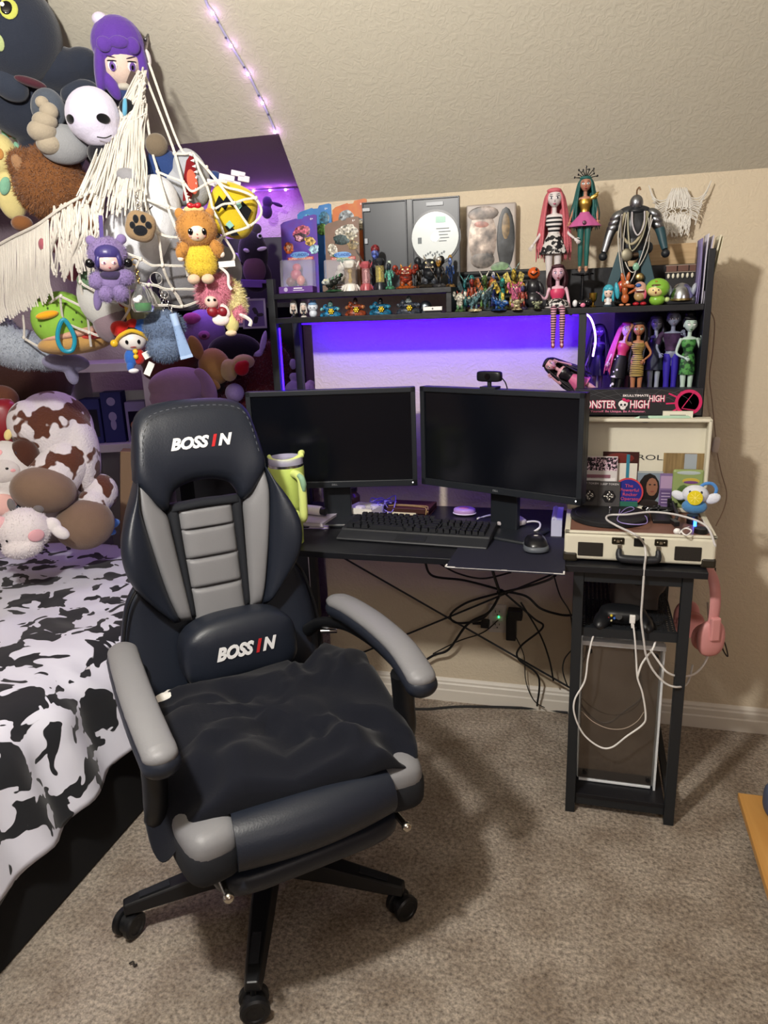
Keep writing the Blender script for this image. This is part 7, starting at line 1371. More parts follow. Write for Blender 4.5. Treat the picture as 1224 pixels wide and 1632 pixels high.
    if top: sleeve_mesh([(0.075 * sw, 0.740), (0.068 * sw, 0.715), (0.064 * sw, 0.685), (0.052 * sw, 0.645), (0.046 * sw, 0.612), (0.052 * sw, 0.580)] if male or sleeves else [(0.060, 0.730), (0.067, 0.712), (0.070, 0.692), (0.066, 0.672), (0.052, 0.645), (0.046, 0.612), (0.052, 0.585)], top, 'top')
    if sleeves:
        for s_, A_ in zip((-1, 1), arms):
            mb = MB(); el = Vector((A_[0], -A_[2], A_[1])); mb.tube(smooth_path([(s_ * 0.062 * sw, 0, 0.742), (s_ * 0.088 * sw, 0, 0.712), Vector((s_ * 0.086 * sw, 0, 0.71)).lerp(el, 0.75)], 4), [0.024] * 8 + [0.026], 12); mb.build('sleeve', sleeves, t, angle=60)
    if skirt:
        fl, ln, m = skirt; sleeve_mesh([(0.047, 0.605), (0.060, 0.58), (0.066 + fl * 0.5, 0.58 - ln * 0.5), (0.064 + fl, 0.58 - ln)], m, 'skirt', 0.06 if fl > 0.02 else 0)
    if legs:
        for s_ in (-1, 1):
            q = smooth_path([(s_ * a, b_, c_) for a, b_, c_ in lp], 5); n0 = 0; q = q[n0:]; r_ = np.interp(np.linspace(0, 1, len(q)), [0, .25, .5, .7, 1], [0.0385, 0.034, 0.0255, 0.027, 0.017]).tolist(); mb = MB(); mb.tube(q, r_, 12); mb.build('trouser_leg' if male else 'stocking', legs, t, angle=60)
    for s_ in (-1, 1):
        f_ = Vector((s_ * lp[-1][0], lp[-1][1], lp[-1][2])); mb = MB(); mb.ell(f_ + Vector((0, -0.028, -0.026)), (0.0185, 0.040, 0.013), rotx(0.5), 14, 8); mb.tube([f_ + Vector((0, 0.016, -0.005)), f_ + Vector((0, 0.018, -0.052))], [0.011, 0.006], 8); mb.tube([f_ + Vector((0, 0, 0.012)), f_ + Vector((0, -0.004, -0.012))], [0.018, 0.019], 10); mb.build('shoe', gloss(shoe), t, angle=60)
    return t
M_STRIPE = ramp_mat('stripe_top', [(0.0, '17171b'), (0.5, '17171b'), (0.52, 'd8d4d4'), (1, 'd8d4d4')], 3.2, 0.6, 0, sc3=(0, 0, 3.0), tex='WAVE', interp='CONSTANT')
MATS['stripe_top'].node_tree.nodes['Wave Texture'].bands_direction = 'Z'
M_SKPRINT = ramp_mat('black_white_print', [(0.0, '16161a'), (0.5, '16161a'), (0.53, 'c9c6c4'), (1, 'c9c6c4')], 26, 0.6, 2)
M_ZEB = ramp_mat('tiger_stripe_dress', [(0.0, '17140f'), (0.48, '17140f'), (0.52, 'c2a45a'), (1, 'c2a45a')], 5.5, 0.5, 2, sc3=(0.7, 0.7, 3.0), tex='WAVE', distortion=5)
MATS['tiger_stripe_dress'].node_tree.nodes['Wave Texture'].bands_direction = 'Z'
M_GRN = ramp_mat('green_print_dress', [(0.0, '17301c'), (0.45, '1d3f24'), (0.55, '4a8a44'), (1, '5f9a50')], 22, 0.5, 2)
M_STK = ramp_mat('striped_stocking', [(0.0, '1a1418'), (0.4, '1a1418'), (0.45, 'c890a4'), (1, 'c890a4')], 14, 0.5, 0, tex='WAVE')
MATS['striped_stocking'].node_tree.nodes['Wave Texture'].bands_direction = 'Z'
M_DOTS = ramp_mat('polka_dot', [(0.0, 'e6dfe2'), (0.24, 'e6dfe2'), (0.27, '151418'), (1, '151418')], 18, 0.5, tex='VORONOI')
M_PURP = ramp_mat('plum_shirt', [(0.3, '2c1c36'), (0.7, '4a2f55')], 18, 0.7, 2); PINKC = gloss('c43a62', 0.4)
doll('fashion_doll', 'doll with long coral pink hair, striped top and black white skirt on the hutch', 880, SH, 2.225, 0.335, 'cfc8c8', 'c2616c', 'long', M_STRIPE, (0.055, 0.14, M_SKPRINT), None, arms=((-0.105, 0.615, 0.0, -0.165, 0.52, 0.05), (0.105, 0.615, 0.0, 0.17, 0.55, 0.05)), eyes='40404a', lips='a8506a')
t = doll('fashion_doll', 'doll with long teal hair, black crown and pink web skirt on a clear stand', 927, 1.468, 2.225, 0.262, 'b07a64', '1f5a58', 'wavy', metal('c09a4a', 0.35), (0.11, 0.12, gloss('b85a92', 0.45)), gloss('245f5a', 0.3), arms=((-0.12, 0.62, 0.0, -0.15, 0.52, 0.03), (0.12, 0.62, 0.0, 0.13, 0.52, 0.03)), eyes='7a9a9a', lips='8a1c2a', shoe='a8836a')
mb = MB()
for k in range(9):
    a = math.radians(-80 + 20 * k); d_ = Vector((math.sin(a), 0, math.cos(a))); mb.tube([Vector((0, -0.01, 0.925)) + d_ * 0.03, Vector((0, -0.012, 0.925)) + d_ * (0.085 if k % 2 else 0.105)], [0.006, 0.004], 6); mb.ell(Vector((0, -0.012, 0.925)) + d_ * (0.09 if k % 2 else 0.115), (0.009, 0.005, 0.012), None, 8, 6)
    if k % 2 == 0: mb.ell(Vector((0.016, -0.012, 0.925)) + d_ * 0.088, (0.009, 0.004, 0.006), None, 8, 6)
mb.build('crown', BKE, t)
mb = MB(); mb.ell((0.085, -0.02, 0.745), (0.05, 0.018, 0.026), roty(-0.5)); mb.ell((0.10, -0.02, 0.765), (0.045, 0.012, 0.012), roty(-0.6)); mb.build('gold_collar', metal('c8a85a', 0.35), t); mb = MB(); mb.ell((0, -0.118, 0.49), (0.02, 0.006, 0.022)); mb.build('skull_print', gloss('4a2038'), t)
ds_ = thing('doll_stand', 'black doll stand with pole holding up the teal haired doll', 'stand', (Vector(t.location).x, 2.225, SH))
mb = MB(); mb.lathe([(0.032, 0), (0.032, 0.004), (0.006, 0.008), (0.004, 0.085), (0.030, 0.088), (0.030, 0.092), (0, 0.092)], 24); mb.build('base_and_pole', gloss('121316', 0.15), ds_)
doll('seated_doll', 'doll with plum hair and pink corset sitting on the shelf edge, legs dangling', 888, SH - 0.548 * 0.288, 2.155, 0.288, 'd0a8b8', '3a1722', 'bob', PINKC, (0.05, 0.09, M_SKPRINT), M_STK, arms=((-0.115, 0.64, 0.02, -0.19, 0.70, 0.06), (0.105, 0.62, 0.02, 0.12, 0.52, 0.08)), eyes='8a6a9a', lips='6a1a2c', seated=True, yaw=0.08, shoe='7a3444')
t = [o for o in COL.objects if o.name.startswith('seated_doll')][0]
mb = MB(); mb.ell((0, -0.07, 0.580), (0.108, 0.135, 0.062), None, 28, 12, fn=lambda p: p * (1 + 0.05 * math.sin(math.atan2(p.y, p.x) * 9))); mb.build('skirt_drape', M_SKPRINT, t); mb = MB(); mb.lathe([(0.112, 0), (0.120, 0.008), (0.112, 0.016)], 28, (0, -0.075, 0.552)); mb.build('skirt_hem', gloss('c9c2c4'), t)
# cubby
doll('fashion_doll', 'doll with half pink, half black hair and polka dot trousers in the cubby', 981, CUB, 2.20, 0.262, 'd2a8b4', 'c8507a', 'long', PINKC, (0.02, 0.22, M_DOTS), M_DOTS, hair2='17141a', arms=((-0.10, 0.62, 0, -0.13, 0.52, 0.04), (0.10, 0.62, 0, 0.12, 0.5, 0.04)), eyes='7a8aa0', lips='a83a6a', rot=Euler((-0.06, 0.16, 0.1)))
doll('fashion_doll', 'doll with black hair in a tiger striped dress, one hand at her head', 1021, CUB, 2.17, 0.262, 'a8704e', '120f12', 'bob', M_ZEB, (0.006, 0.20, M_ZEB), None, arms=((-0.125, 0.76, 0.02, -0.085, 0.87, 0.03), (0.13, 0.62, 0.0, 0.07, 0.56, 0.04)), eyes='7a9a6a', lips='8a2a30')
doll('fashion_doll', 'grey skinned doll with shaggy grey hair in a dark ruffled dress', 1049, CUB, 2.235, 0.275, '9fa6ae', '4a4a4c', 'bob', gloss('2a3038'), (0.03, 0.17, gloss('262c38', 0.6)), None, arms=((-0.11, 0.61, 0, -0.12, 0.5, 0.04), (0.11, 0.61, 0, 0.12, 0.5, 0.05)), eyes='c9c9d0', lips='5a5560')
doll('fashion_doll', 'grey blue male doll in plum shirt and violet trousers', 1076, CUB, 2.185, 0.290, '8288a0', '16161b', 'short', M_PURP, None, mat('violet_trousers', '2f1fa0', 0.6), male=True, sleeves=M_PURP, arms=((-0.135, 0.62, 0, -0.11, 0.56, 0.10), (0.14, 0.63, 0.02, 0.10, 0.72, 0.08)), eyes='5a5a78', lips='6a6078', shoe='22222a')
doll('fashion_doll', 'pale mint skinned doll with black bun in a green dress, rightmost in the cubby', 1103, CUB, 2.15, 0.272, 'b3c8bc', '0f0f12', 'bun', M_GRN, (0.012, 0.19, M_GRN), None, arms=((-0.11, 0.60, 0.0, -0.05, 0.56, 0.09), (0.115, 0.62, 0.02, 0.10, 0.72, 0.09)), eyes='e8ece8', lips='2f5a3a', yaw=0.1)
doll('fashion_doll', 'doll with dark violet hair in the shadow behind the curved light strip', 957, CUB, 2.255, 0.255, '6a4a80', '1d1030', 'wavy', gloss('2a1a4a'), (0.04, 0.2, gloss('201440')), None, eyes='a090d0')
doll('fashion_doll', 'black haired doll with a magenta jacket behind the half pink haired doll', 1000, CUB, 2.275, 0.25, '7a4a62', '140c18', 'long', gloss('3a1030'), (0.03, 0.2, gloss('1c0c1a')), None, eyes='a070a0')
doll('reclining_doll', 'doll with wavy dark hair and pink skirt lounging at the left of the cubby', 930, 1.12, 2.155, 0.25, 'cf9aa8', '17131a', 'wavy', gloss('1d1a20'), (0.05, 0.16, gloss('c8608c', 0.5)), None, arms=((-0.12, 0.66, 0.02, -0.10, 0.78, 0.08), (0.12, 0.68, 0.02, 0.08, 0.82, 0.08)), eyes='6a4a70', lips='a82a4a', rot=Euler((0.0, -1.0, 0.0)), loc=Vector((P(985, 600, y=2.14).x, 2.145, CUB + 0.020)))
# magenta and black packaging box in front of the cubby
bx0 = P(928, 640, y=2.09); bx1 = P(1119, 640, y=2.09)
t = thing('doll_package', 'long black package with pink and white lettering on top of the record player lid', 'box', ((bx0.x + bx1.x) / 2 - 0.01, 2.108, 1.0885)); BW = bx1.x - bx0.x + 0.02
mb = MB(); mb.box((0, 0, 0.035), (BW, 0.045, 0.07)); cz_ = mb.build('carton', mat('package_black', '202024', 0.45), t, smooth=False, bevel=0.0008)
F = lambda x_, z_, d=-0.0227: FRONT(x_, d, z_)
WHT = matte('e4dcdc'); PNK = matte('c4205c')
text('lettering', 'MONSTER', 0.021, PNK, t, F(-0.103, 0.0185, -0.0226), 0.0002, bold=0.05, width=0.098); text('lettering', 'MONSTER', 0.020, WHT, t, F(-0.104, 0.0195, -0.0229), 0.0003, bold=0.012, width=0.096)
text('lettering', 'HIGH', 0.021, PNK, t, F(0.007, 0.0185, -0.0226), 0.0002, bold=0.05, width=0.050); text('lettering', 'HIGH', 0.020, WHT, t, F(0.006, 0.0195, -0.0229), 0.0003, bold=0.012, width=0.048)
text('lettering', 'HIGH', 0.017, PNK, t, F(0.050, 0.036, -0.0226), 0.0002, bold=0.05, width=0.040); text('lettering', 'HIGH', 0.016, WHT, t, F(0.049, 0.037, -0.0229), 0.0003, bold=0.012, width=0.038)
text('tagline', 'Be Yourself. Be Unique. Be A Monster.', 0.0055, matte('d87a9c'), t, F(-0.055, 0.0075, -0.0227), 0.0002, bold=0.02, width=0.155); text('lettering', 'SKULLTIMATE', 0.0055, WHT, t, F(-0.005, 0.050, -0.0227), 0.0002, bold=0.03, width=0.066)
mb = MB(); mb.ell((-0.036, -0.0228, 0.030), (0.0125, 0.0009, 0.0105), None, 20, 8); mb.ell((-0.036, -0.0228, 0.0205), (0.0075, 0.0009, 0.006), None, 14, 8); em = mb.build('skull_emblem', WHT, t); mb = MB()
for s_ in (-1, 1): mb.ell((-0.036 + s_ * 0.0048, -0.0239, 0.028), (0.0030, 0.0006, 0.0034), None, 10, 6)
mb.ell((-0.036, -0.0239, 0.0235), (0.0012, 0.0006, 0.0015), None, 8, 6); mb.build('skull_eyes', matte('17171a'), em); mb = MB(); mb.ell((-0.0335, -0.0243, 0.0415), (0.006, 0.0008, 0.004), roty(0.5), 10, 6); mb.ell((-0.0245, -0.0243, 0.0385), (0.006, 0.0008, 0.004), roty(-0.2), 10, 6); mb.ell((-0.029, -0.0248, 0.0395), (0.002, 0.0008, 0.002), None, 8, 6); mb.build('skull_bow', PNK, em)
mb = MB()
for k in range(6):
    r_ = 0.035 + 0.02 * k; pts = [(max(-BW / 2 + .001, min(BW / 2 - .001, -0.005 + 1.9 * r_ * math.cos(a))), -0.0227, min(0.0695, 0.026 + 0.62 * r_ * math.sin(a))) for a in np.linspace(0.1, PI - 0.1, 16)]; mb.tube(pts, 0.0003, 4)
for k in range(7): a = 0.35 + k * 0.4; mb.tube([(-0.005 + 0.05 * math.cos(a), -0.0227, 0.036), (max(-BW / 2, min(BW / 2, -0.005 + 0.16 * math.cos(a))), -0.0227, 0.0690)], 0.0003, 4)
mb.build('web_print', matte('5f5d63'), t)
mb = MB(); R_ = rotx(PI / 2); mb.lathe([(0.026, 0), (0.034, 0), (0.034, 0.0005), (0.026, 0.0005), (0.026, 0)], 32, (BW / 2 - 0.034, -0.0226, 0.034), R_)
for k in range(6): a = 2.2 + 0.5 * k; d_ = Vector((math.cos(a), 0, math.sin(a))); c0 = Vector((BW / 2 - 0.034, -0.0227, 0.034)); L = 0.022 if k < 4 else 0.012; mb.beam(c0 + d_ * 0.026, c0 + d_ * (0.034 + L * (1 if abs(d_.z) < .8 else 0.05)), 0.004, 0.0004, (0, 1, 0))
mb.beam((BW / 2 - 0.05, -0.0227, 0.018), (BW / 2 - 0.024, -0.0227, 0.058), 0.0022, 0.0004, (0, 1, 0)); mb.beam((BW / 2 - 0.05, -0.0227, 0.018), (BW / 2 - 0.008, -0.0227, 0.012), 0.0022, 0.0004, (0, 1, 0)); mb.build('pink_wheel_print', PNK, t, smooth=False)
# pen, tag and hair clip lying on the lid
pn = P(1065, 652, y=2.075); t = thing('mint_pen', 'mint green pen lying in front of the black package', 'pen', (pn.x - 0.01, 2.072, 1.0795), (0, 0, 0.04)); mb = MB(); mb.tube([(-0.075, 0, 0.0035), (-0.06, 0, 0.005), (0.06, 0, 0.005), (0.066, 0, 0.004)], [0.001, 0.0048, 0.0048, 0.003], 12); mb.build('barrel', gloss('a9c9b4', 0.3), t); mb = MB(); mb.tube([(-0.062, 0, 0.005), (-0.04, 0, 0.005)], 0.005, 12); mb.build('grip', gloss('3a4a48'), t)
t = thing('white_eraser_box', 'small white printed box on the lid beside the mint pen', 'box', (pn.x + 0.025, 2.082, 1.0785), (0, 0, 0)); mb = MB(); mb.box((0, 0, 0.011), (0.075, 0.012, 0.021)); mb.build('box', matte('dcd8c8'), t, smooth=False); mb = MB(); mb.box((0, -0.0062, 0.011), (0.04, 0.0004, 0.003)); mb.build('print', matte('7a7a70'), t, smooth=False)
t = thing('hair_clip', 'dark loop hair clip on the lid at the left of the mint pen', 'clip', (P(1025, 657, y=2.06).x, 2.064, 1.0785)); mb = MB(); mb.curve([(-0.012, 0, 0.002), (0, -0.004, -0.004), (0.014, -0.004, -0.004), (0.018, 0, 0.002), (0.004, 0.006, 0.004), (-0.018, 0.006, 0.004)], 0.0022, 6); mb.build('wire', gloss('3a3a3e'), t)

# ================================================================ record player
M_CREAM = mat('cream_leatherette', 'd5d0bd', 0.6, bump=0.12, bscale=700); M_BRN = mat('brown_deck', '7a5648', 0.45, var=0.15, vscale=30); M_BKP = gloss('141416', 0.35); M_SPK = mat('speaker_cloth', '241f1a', 0.85, bump=0.3, bscale=900)
TX0, TX1, TY0, TY1, TZ0, TZ1 = -0.038, 0.324, 1.842, 2.102, DZ, 0.822
rp = thing('record_player', 'cream suitcase record player with its lid propped open', 'record player', ((TX0 + TX1) / 2, (TY0 + TY1) / 2, DZ)); ro = Vector(rp.location); TW, TD, TH = TX1 - TX0, TY1 - TY0, TZ1 - TZ0; hx_, hy_ = TW / 2, TD / 2
mb = MB(); mb.box((0, 0, TH / 2 + 0.003), (TW, TD, TH - 0.006)); mb.build('case', M_CREAM, rp, smooth=False, bevel=0.008, bseg=3)
for sx in (-1, 1):
    for sy in (-1, 1): mb = MB(); mb.box((sx * (hx_ - 0.016), sy * (hy_ - 0.012), 0.013), (0.036, 0.028, 0.026)); mb.build('corner_guard', mat('dark_bronze', '2a251c', 0.4), rp, smooth=False, bevel=0.006)
for (x0, x1, y0, y1) in ((-hx_, hx_, -hy_, -hy_ + 0.012), (-hx_, hx_, hy_ - 0.012, hy_), (-hx_, -hx_ + 0.014, -hy_, hy_), (hx_ - 0.014, hx_, -hy_, hy_)):
    mb = MB(); mb.box(((x0 + x1) / 2, (y0 + y1) / 2, TH + 0.002), (x1 - x0, y1 - y0, 0.006)); mb.build('rim', M_CREAM, rp, smooth=False, bevel=0.002)
mb = MB(); mb.box((0, 0, TH + 0.0005), (TW - 0.028, TD - 0.024, 0.002)); mb.build('deck', M_BRN, rp, smooth=False)
px_ = -0.068; mb = MB(); mb.lathe([(0.098, TH + 0.002), (0.102, TH + 0.004), (0.102, TH + 0.014), (0.099, TH + 0.016), (0.09, TH + 0.0155), (0.088, TH + 0.0165), (0.05, TH + 0.0160), (0.048, TH + 0.0168), (0.03, TH + 0.0164), (0.0, TH + 0.0165)], 64, (px_, 0.016, 0)); pl_ = mb.build('platter', mat('platter_rubber', '17181b', 0.55), rp, angle=25)
mb = MB(); mb.cyl((px_, 0.016, TH + 0.016), (px_, 0.016, TH + 0.03), 0.0034, n=12); mb.ell((px_, 0.016, TH + 0.031), 0.004, u=10, v=8); mb.build('spindle', metal('c0c0c2', 0.25), pl_)
mb = MB(); mb.box((0.065, 0.03, TH + 0.006), (0.05, 0.10, 0.010)); mb.build('tonearm_plate', M_BKP, rp, smooth=False, bevel=0.002)
mb = MB(); mb.cyl((0.098, 0.095, TH), (0.098, 0.095, TH + 0.03), 0.013, n=18); mb.box((0.098, 0.11, TH + 0.032), (0.026, 0.03, 0.018)); mb.curve([(0.098, 0.10, TH + 0.032), (0.099, 0.04, TH + 0.03), (0.098, -0.02, TH + 0.027), (0.092, -0.055, TH + 0.024)], 0.0045, 8); mb.box((0.088, -0.068, TH + 0.02), (0.014, 0.032, 0.012), rotz(0.25)); mb.build('tonearm', M_BKP, rp, bevel=0.001)
mb = MB(); mb.cyl((0.148, -0.088, TH), (0.148, -0.088, TH + 0.014), 0.0165, n=24); mb.build('volume_knob', M_BKP, rp); mb = MB(); mb.cyl((0.138, -0.005, TH), (0.138, -0.005, TH + 0.024), 0.0145, n=20); kn_ = mb.build('selector_knob', M_BKP, rp); mb = MB(); mb.box((0.141, -0.033, TH + 0.010), (0.007, 0.006, 0.016)); mb.build('blue_light', mat('blue_led', '2050ff', 0.3, emit='2a5cff', estr=10), rp, smooth=False)
for sx in (-1, 1):
    mb = MB(); mb.box((sx * 0.116, -hy_ - 0.001, 0.036), (0.062, 0.004, 0.036)); mb.build('speaker_grille', M_SPK, rp, smooth=False, bevel=0.002)
    mb = MB(); mb.box((sx * 0.0508 + 0.001, -hy_ - 0.002, 0.062), (0.030, 0.005, 0.017)); lt = mb.build('latch', mat('latch_bronze', '2b261d', 0.35, 0.6), rp, smooth=False, bevel=0.002); mb = MB()
    for q in (-0.008, 0.008): mb.ell((sx * 0.0508 + 0.001 + q, -hy_ - 0.005, 0.063), (0.0022, 0.0015, 0.0022), None, 8, 6)
    mb.box((sx * 0.0508 + 0.001, -hy_ - 0.006, 0.062), (0.007, 0.004, 0.006)); mb.build('rivet', metal('c0b8a8', 0.3), lt)
    mb = MB(); mb.box((sx * 0.046, -hy_ - 0.004, 0.046), (0.009, 0.006, 0.016)); mb.build('handle_mount', metal('a9a49a', 0.35), rp, smooth=False, bevel=0.001)
mb = MB(); mb.box((0, -hy_ - 0.001, 0.060), (0.024, 0.004, 0.022)); mb.build('front_plate', M_BKP, rp, smooth=False, bevel=0.002)
mb = MB(); mb.curve([(-0.046, -hy_ - 0.008, 0.042), (-0.046, -hy_ - 0.016, 0.028), (-0.034, -hy_ - 0.020, 0.021), (0.034, -hy_ - 0.020, 0.021), (0.046, -hy_ - 0.016, 0.028), (0.046, -hy_ - 0.008, 0.042)], [0.006, 0.0085, 0.0105, 0.0105, 0.0085, 0.006], 12); mb.build('handle', mat('handle_leather', '1d1f25', 0.45), rp)
# lid: shallow tray standing at the back
LY, LH = hy_ - 0.046, 0.256; mb = MB(); z0 = TH + 0.004
mb.box((0, hy_ - 0.006, z0 + LH / 2), (TW, 0.006, LH)); ld = mb.build('lid_panel', M_CREAM, rp, smooth=False)
for b6 in ((0, LY + 0.02, z0 + LH - 0.004, TW, 0.042, 0.009), (-hx_ + 0.004, LY + 0.02, z0 + LH / 2, 0.009, 0.042, LH), (hx_ - 0.004, LY + 0.02, z0 + LH / 2, 0.009, 0.042, LH), (0, LY + 0.024, z0 + 0.005, TW, 0.036, 0.012)):
    mb = MB(); mb.box(b6[:3], b6[3:]); mb.build('lid_edge', M_CREAM, rp, smooth=False, bevel=0.003)
text('logo', 'VICTROLA', 0.0145, matte('2a2a2a'), ld, FRONT(0.008, hy_ - 0.0095, z0 + 0.138), 0.0004, width=0.168)
# things standing in the lid
LW = ro.y + LY
def lid_item(name, label, cat, px, py_base, y, w_px, h_px, col, tilt=-0.03, thick=2.0, zz_=None, yaw=0.0, rough=0.35):
    q = P(px, py_base, y=y); zb = ro.z + z0 + 0.0115 if zz_ is None else zz_; dist = RW[:, 2].dot(np.array(q) - np.array([0, 0, EYE])); t = thing(name, label, cat, (q.x, y, zb), Euler((tilt, 0, yaw)), None, dist / FPX)
    mb = MB(); mb.box((0, 0, h_px / 2), (w_px, thick, h_px)); o = mb.build('body', col if not isinstance(col, str) else gloss(col, rough), t, smooth=False, bevel=0.3); return t
def flat(t, nm, c_, dx, dz, rx, rz, lift, tk=1.0, m=None, square=False):
    mb = MB(); y_ = -tk - 0.15 * lift
    if square: mb.box((dx, y_, dz), (rx * 2, 0.3, rz * 2))
    else: mb.ell((dx, y_, dz), (rx, 0.25, rz), None, 22, 6)
    return mb.build(nm, m or gloss(c_, 0.4), t, smooth=not square)
yb = LW + 0.032
t = lid_item('album_print', 'dark red print with a teal stripe standing at the back left of the lid', 'picture', 986, 800, yb, 54, 84, '3a1a18'); flat(t, 'pale_print', 'd8d4c8', 10, 40, 15, 26, 1, square=True); flat(t, 'red_print', '6a241e', -2, 74, 22, 8, 1); flat(t, 'teal_stripe', '2f7a90', 11, 56, 2.5, 24, 2, square=True); flat(t, 'orange_print', 'c87a2a', 20, 26, 5, 9, 2)
t = lid_item('wood_print', 'wood coloured print card at the back right of the lid', 'picture', 1086, 800, yb, 62, 85, ramp_mat('wood_print', [(0.3, '6e5a3c'), (0.7, '9a8258')], 0.06, 0.5, 3, sc3=(3, 1, 0.3))); flat(t, 'grey_band', '9aa2aa', 9, 72, 9, 12, 1, square=True)
t = lid_item('portrait_photo', 'portrait photo card of a dark haired person pulling a face', 'photo', 1034, 800, yb - 0.012, 38, 56, '7c8a96'); flat(t, 'photo_hair', '17120f', -1, 28, 16, 25, 1); flat(t, 'photo_face', '8a5f4a', 3, 31, 9, 15, 2); flat(t, 'photo_shirt', '241c1a', -2, 5, 17, 5.5, 2); flat(t, 'photo_eye', '17110e', 0, 35, 1.8, 1.3, 3); flat(t, 'photo_eye', '17110e', 7, 35, 1.8, 1.3, 3); flat(t, 'photo_lips', '7c3f38', 4, 24, 3, 1.4, 3); flat(t, 'photo_frame', 'b0b4b0', 0, 54.6, 18.5, 0.9, 3, square=True)
t = lid_item('purple_card', 'small violet printed trading card in a sleeve between photo and tin', 'card', 1060, 799, yb - 0.014, 20, 54, '7a6690', tilt=-0.03); flat(t, 'picture_window', 'a98fb0', 0, 40, 8.5, 10, 1, square=True); flat(t, 'text_panel', '5f4a78', 0, 15, 8.5, 12, 1, square=True)
for k in range(4): flat(t, 'text_line', 'b9a8c4', 0, 22 - 5 * k, 6.5, 0.7, 2, square=True)
t = lid_item('card_tin', 'rounded green and silver collectors tin with printed lid', 'tin', 1094, 800, yb - 0.018, 46, 62, '8a9a62', tilt=-0.04, thick=7, rough=0.25); t.children[0].modifiers['b'].width = 7; t.children[0].modifiers['b'].segments = 3
flat(t, 'rim_band', 'a9b4b4', 0, 57, 18, 3, 1, 3.5); flat(t, 'printed_plate', 'b8a040', 4, 44, 13, 5, 1, 3.5); flat(t, 'printed_plate', '6a3f78', 4, 42, 11, 2.4, 2, 3.6); flat(t, 'printed_leaf', '4f6a34', -6, 22, 11, 16, 1, 3.5); flat(t, 'printed_leaf', 'c8c0a8', 6, 24, 9, 14, 1.5, 3.5)
t = lid_item('patterned_card', 'white card with black and pink speckled top and clear front', 'card', 954, 802, yb - 0.016, 52, 78, 'cfcac8'); flat(t, 'speckle_band', '', 0, 66, 25.5, 10.5, 1, m=ramp_mat('speckle_print', [(0.42, '17141a'), (0.5, '17141a'), (0.55, 'c9a0b4'), (0.7, 'e6e0e2')], 0.35, 0.5, 2), square=True); flat(t, 'pink_label', '8a5a68', -4, 46, 20, 3, 1, square=True); flat(t, 'pale_label', 'e2dede', 0, 40, 23, 4, 1, square=True)
for (px, lab, yy_) in ((938, 'clear cassette case with silver medallion at the left, half hidden by the monitor', yb - 0.026), (970, 'clear cassette case with lettering above a silver hexagon medallion', yb - 0.028)):
    t = lid_item('cassette_case', lab, 'cassette', px, 800, yy_, 33, 40, '4c4a4a', tilt=-0.08, thick=5, rough=0.15)
    text('lettering', 'SLEEP TOKEN', 3.0, matte('d8d4d4'), t, FRONT(0, -3.0, 34.5), 0.2, width=28)
    mb = MB(); mb.lathe([(11, 0), (11, 0.6), (0, 0.8)], 6, (0, -2.6, 16), rotx(PI / 2)); h_ = mb.build('hexagon', gloss('1d1c1e'), t, smooth=False); mb = MB(); g2 = random.Random(px)
    for k in range(10): a = k * 0.63; mb.ell((6 * math.cos(a) * (0.4 + .6 * (k % 2)), -3.7, 16 + 6 * math.sin(a) * (.4 + .6 * (k % 3) / 2)), (2.6, 0.5, 1.5), roty(a), 8, 6)
    mb.build('medallion', metal('a8a49c', 0.35), h_)
t = lid_item('round_sticker_card', 'round blue card with red rim and red lettering between cassette and photo', 'sticker', 1000, 800, yb - 0.020, 2, 2, '2a3f8a'); t.children[0].hide_render = False
mb = MB(); mb.lathe([(0, 0), (23, 0), (23, 1.2), (0, 1.2)], 40, (0, 0, 22.8), rotx(PI / 2)); dd = mb.build('rim', gloss('c8464a'), t); mb = MB(); mb.lathe([(0, 0), (20.5, 0), (20.5, 0.5), (0, 0.5)], 40, (0, -1.2, 22.8), rotx(PI / 2)); mb.build('face', gloss('2a2f86'), t)
for k, wd in enumerate(('The', 'Powerful', 'Rocker', 'Operator')): text('lettering', wd, 5.0, matte('d4505a'), t, FRONT(1 + k, -1.9, 31 - 7 * k), 0.2, width=(12, 28, 22, 30)[k])
t = lid_item('green_box', 'small teal green box under the round sticker card', 'box', 1000, 803, yb - 0.022 + 0.0, 30, 8, '2f6a58', tilt=0, thick=6)
# plush charm on the record player
q = P(1108, 815, y=ro.y + 0.06); t = toy('puppy_charm', 'white plush puppy charm with long ears, a lemon slice and blue pouch', 'charm', 1108, 790, ro.y + 0.052)
hd_ = (0, -2, 0, 20, 15, 14); blob(t, 'head', plush('d5d8e2'), [hd_]); blob(t, 'ear', plush('d5d8e2'), [(-25, 1, 0, 11, 7, 5, 24)]); blob(t, 'ear', plush('d5d8e2'), [(26, 3, 0, 12, 8, 5, -24)]); blob(t, 'pouch', plush('4f86b8'), [(0, 17, 2, 19, 12, 12)]); mb = MB(); mb.lathe([(11.5, 0), (11.5, 2.5), (10, 3), (0, 3)], 28, (0, -13.5, -3), rotx(PI / 2)); ls = mb.build('lemon_slice', plush('d8c42a'), t)
mb = MB()
for k in range(8): a = k * PI / 4; mb.tube([(0, -16.6, -3), (8.6 * math.cos(a), -16.6, -3 + 8.6 * math.sin(a))], 0.35, 4)
mb.build('segment_lines', plush('efe07a'), ls)
for s_ in (-8, 9): dot(t, 'eye', hd_, s_, -6, 1.8, 2.2, gloss('2a2c38'), t=1, lift=.3)
mb = MB(); mb.curve([(6, 2, 14), (14, 2, 20), (24, 2, 20), (30, 2, 12), (28, 2, 2)], 2.6, 8); mb.build('blue_loop', plush('4f86c8'), t)
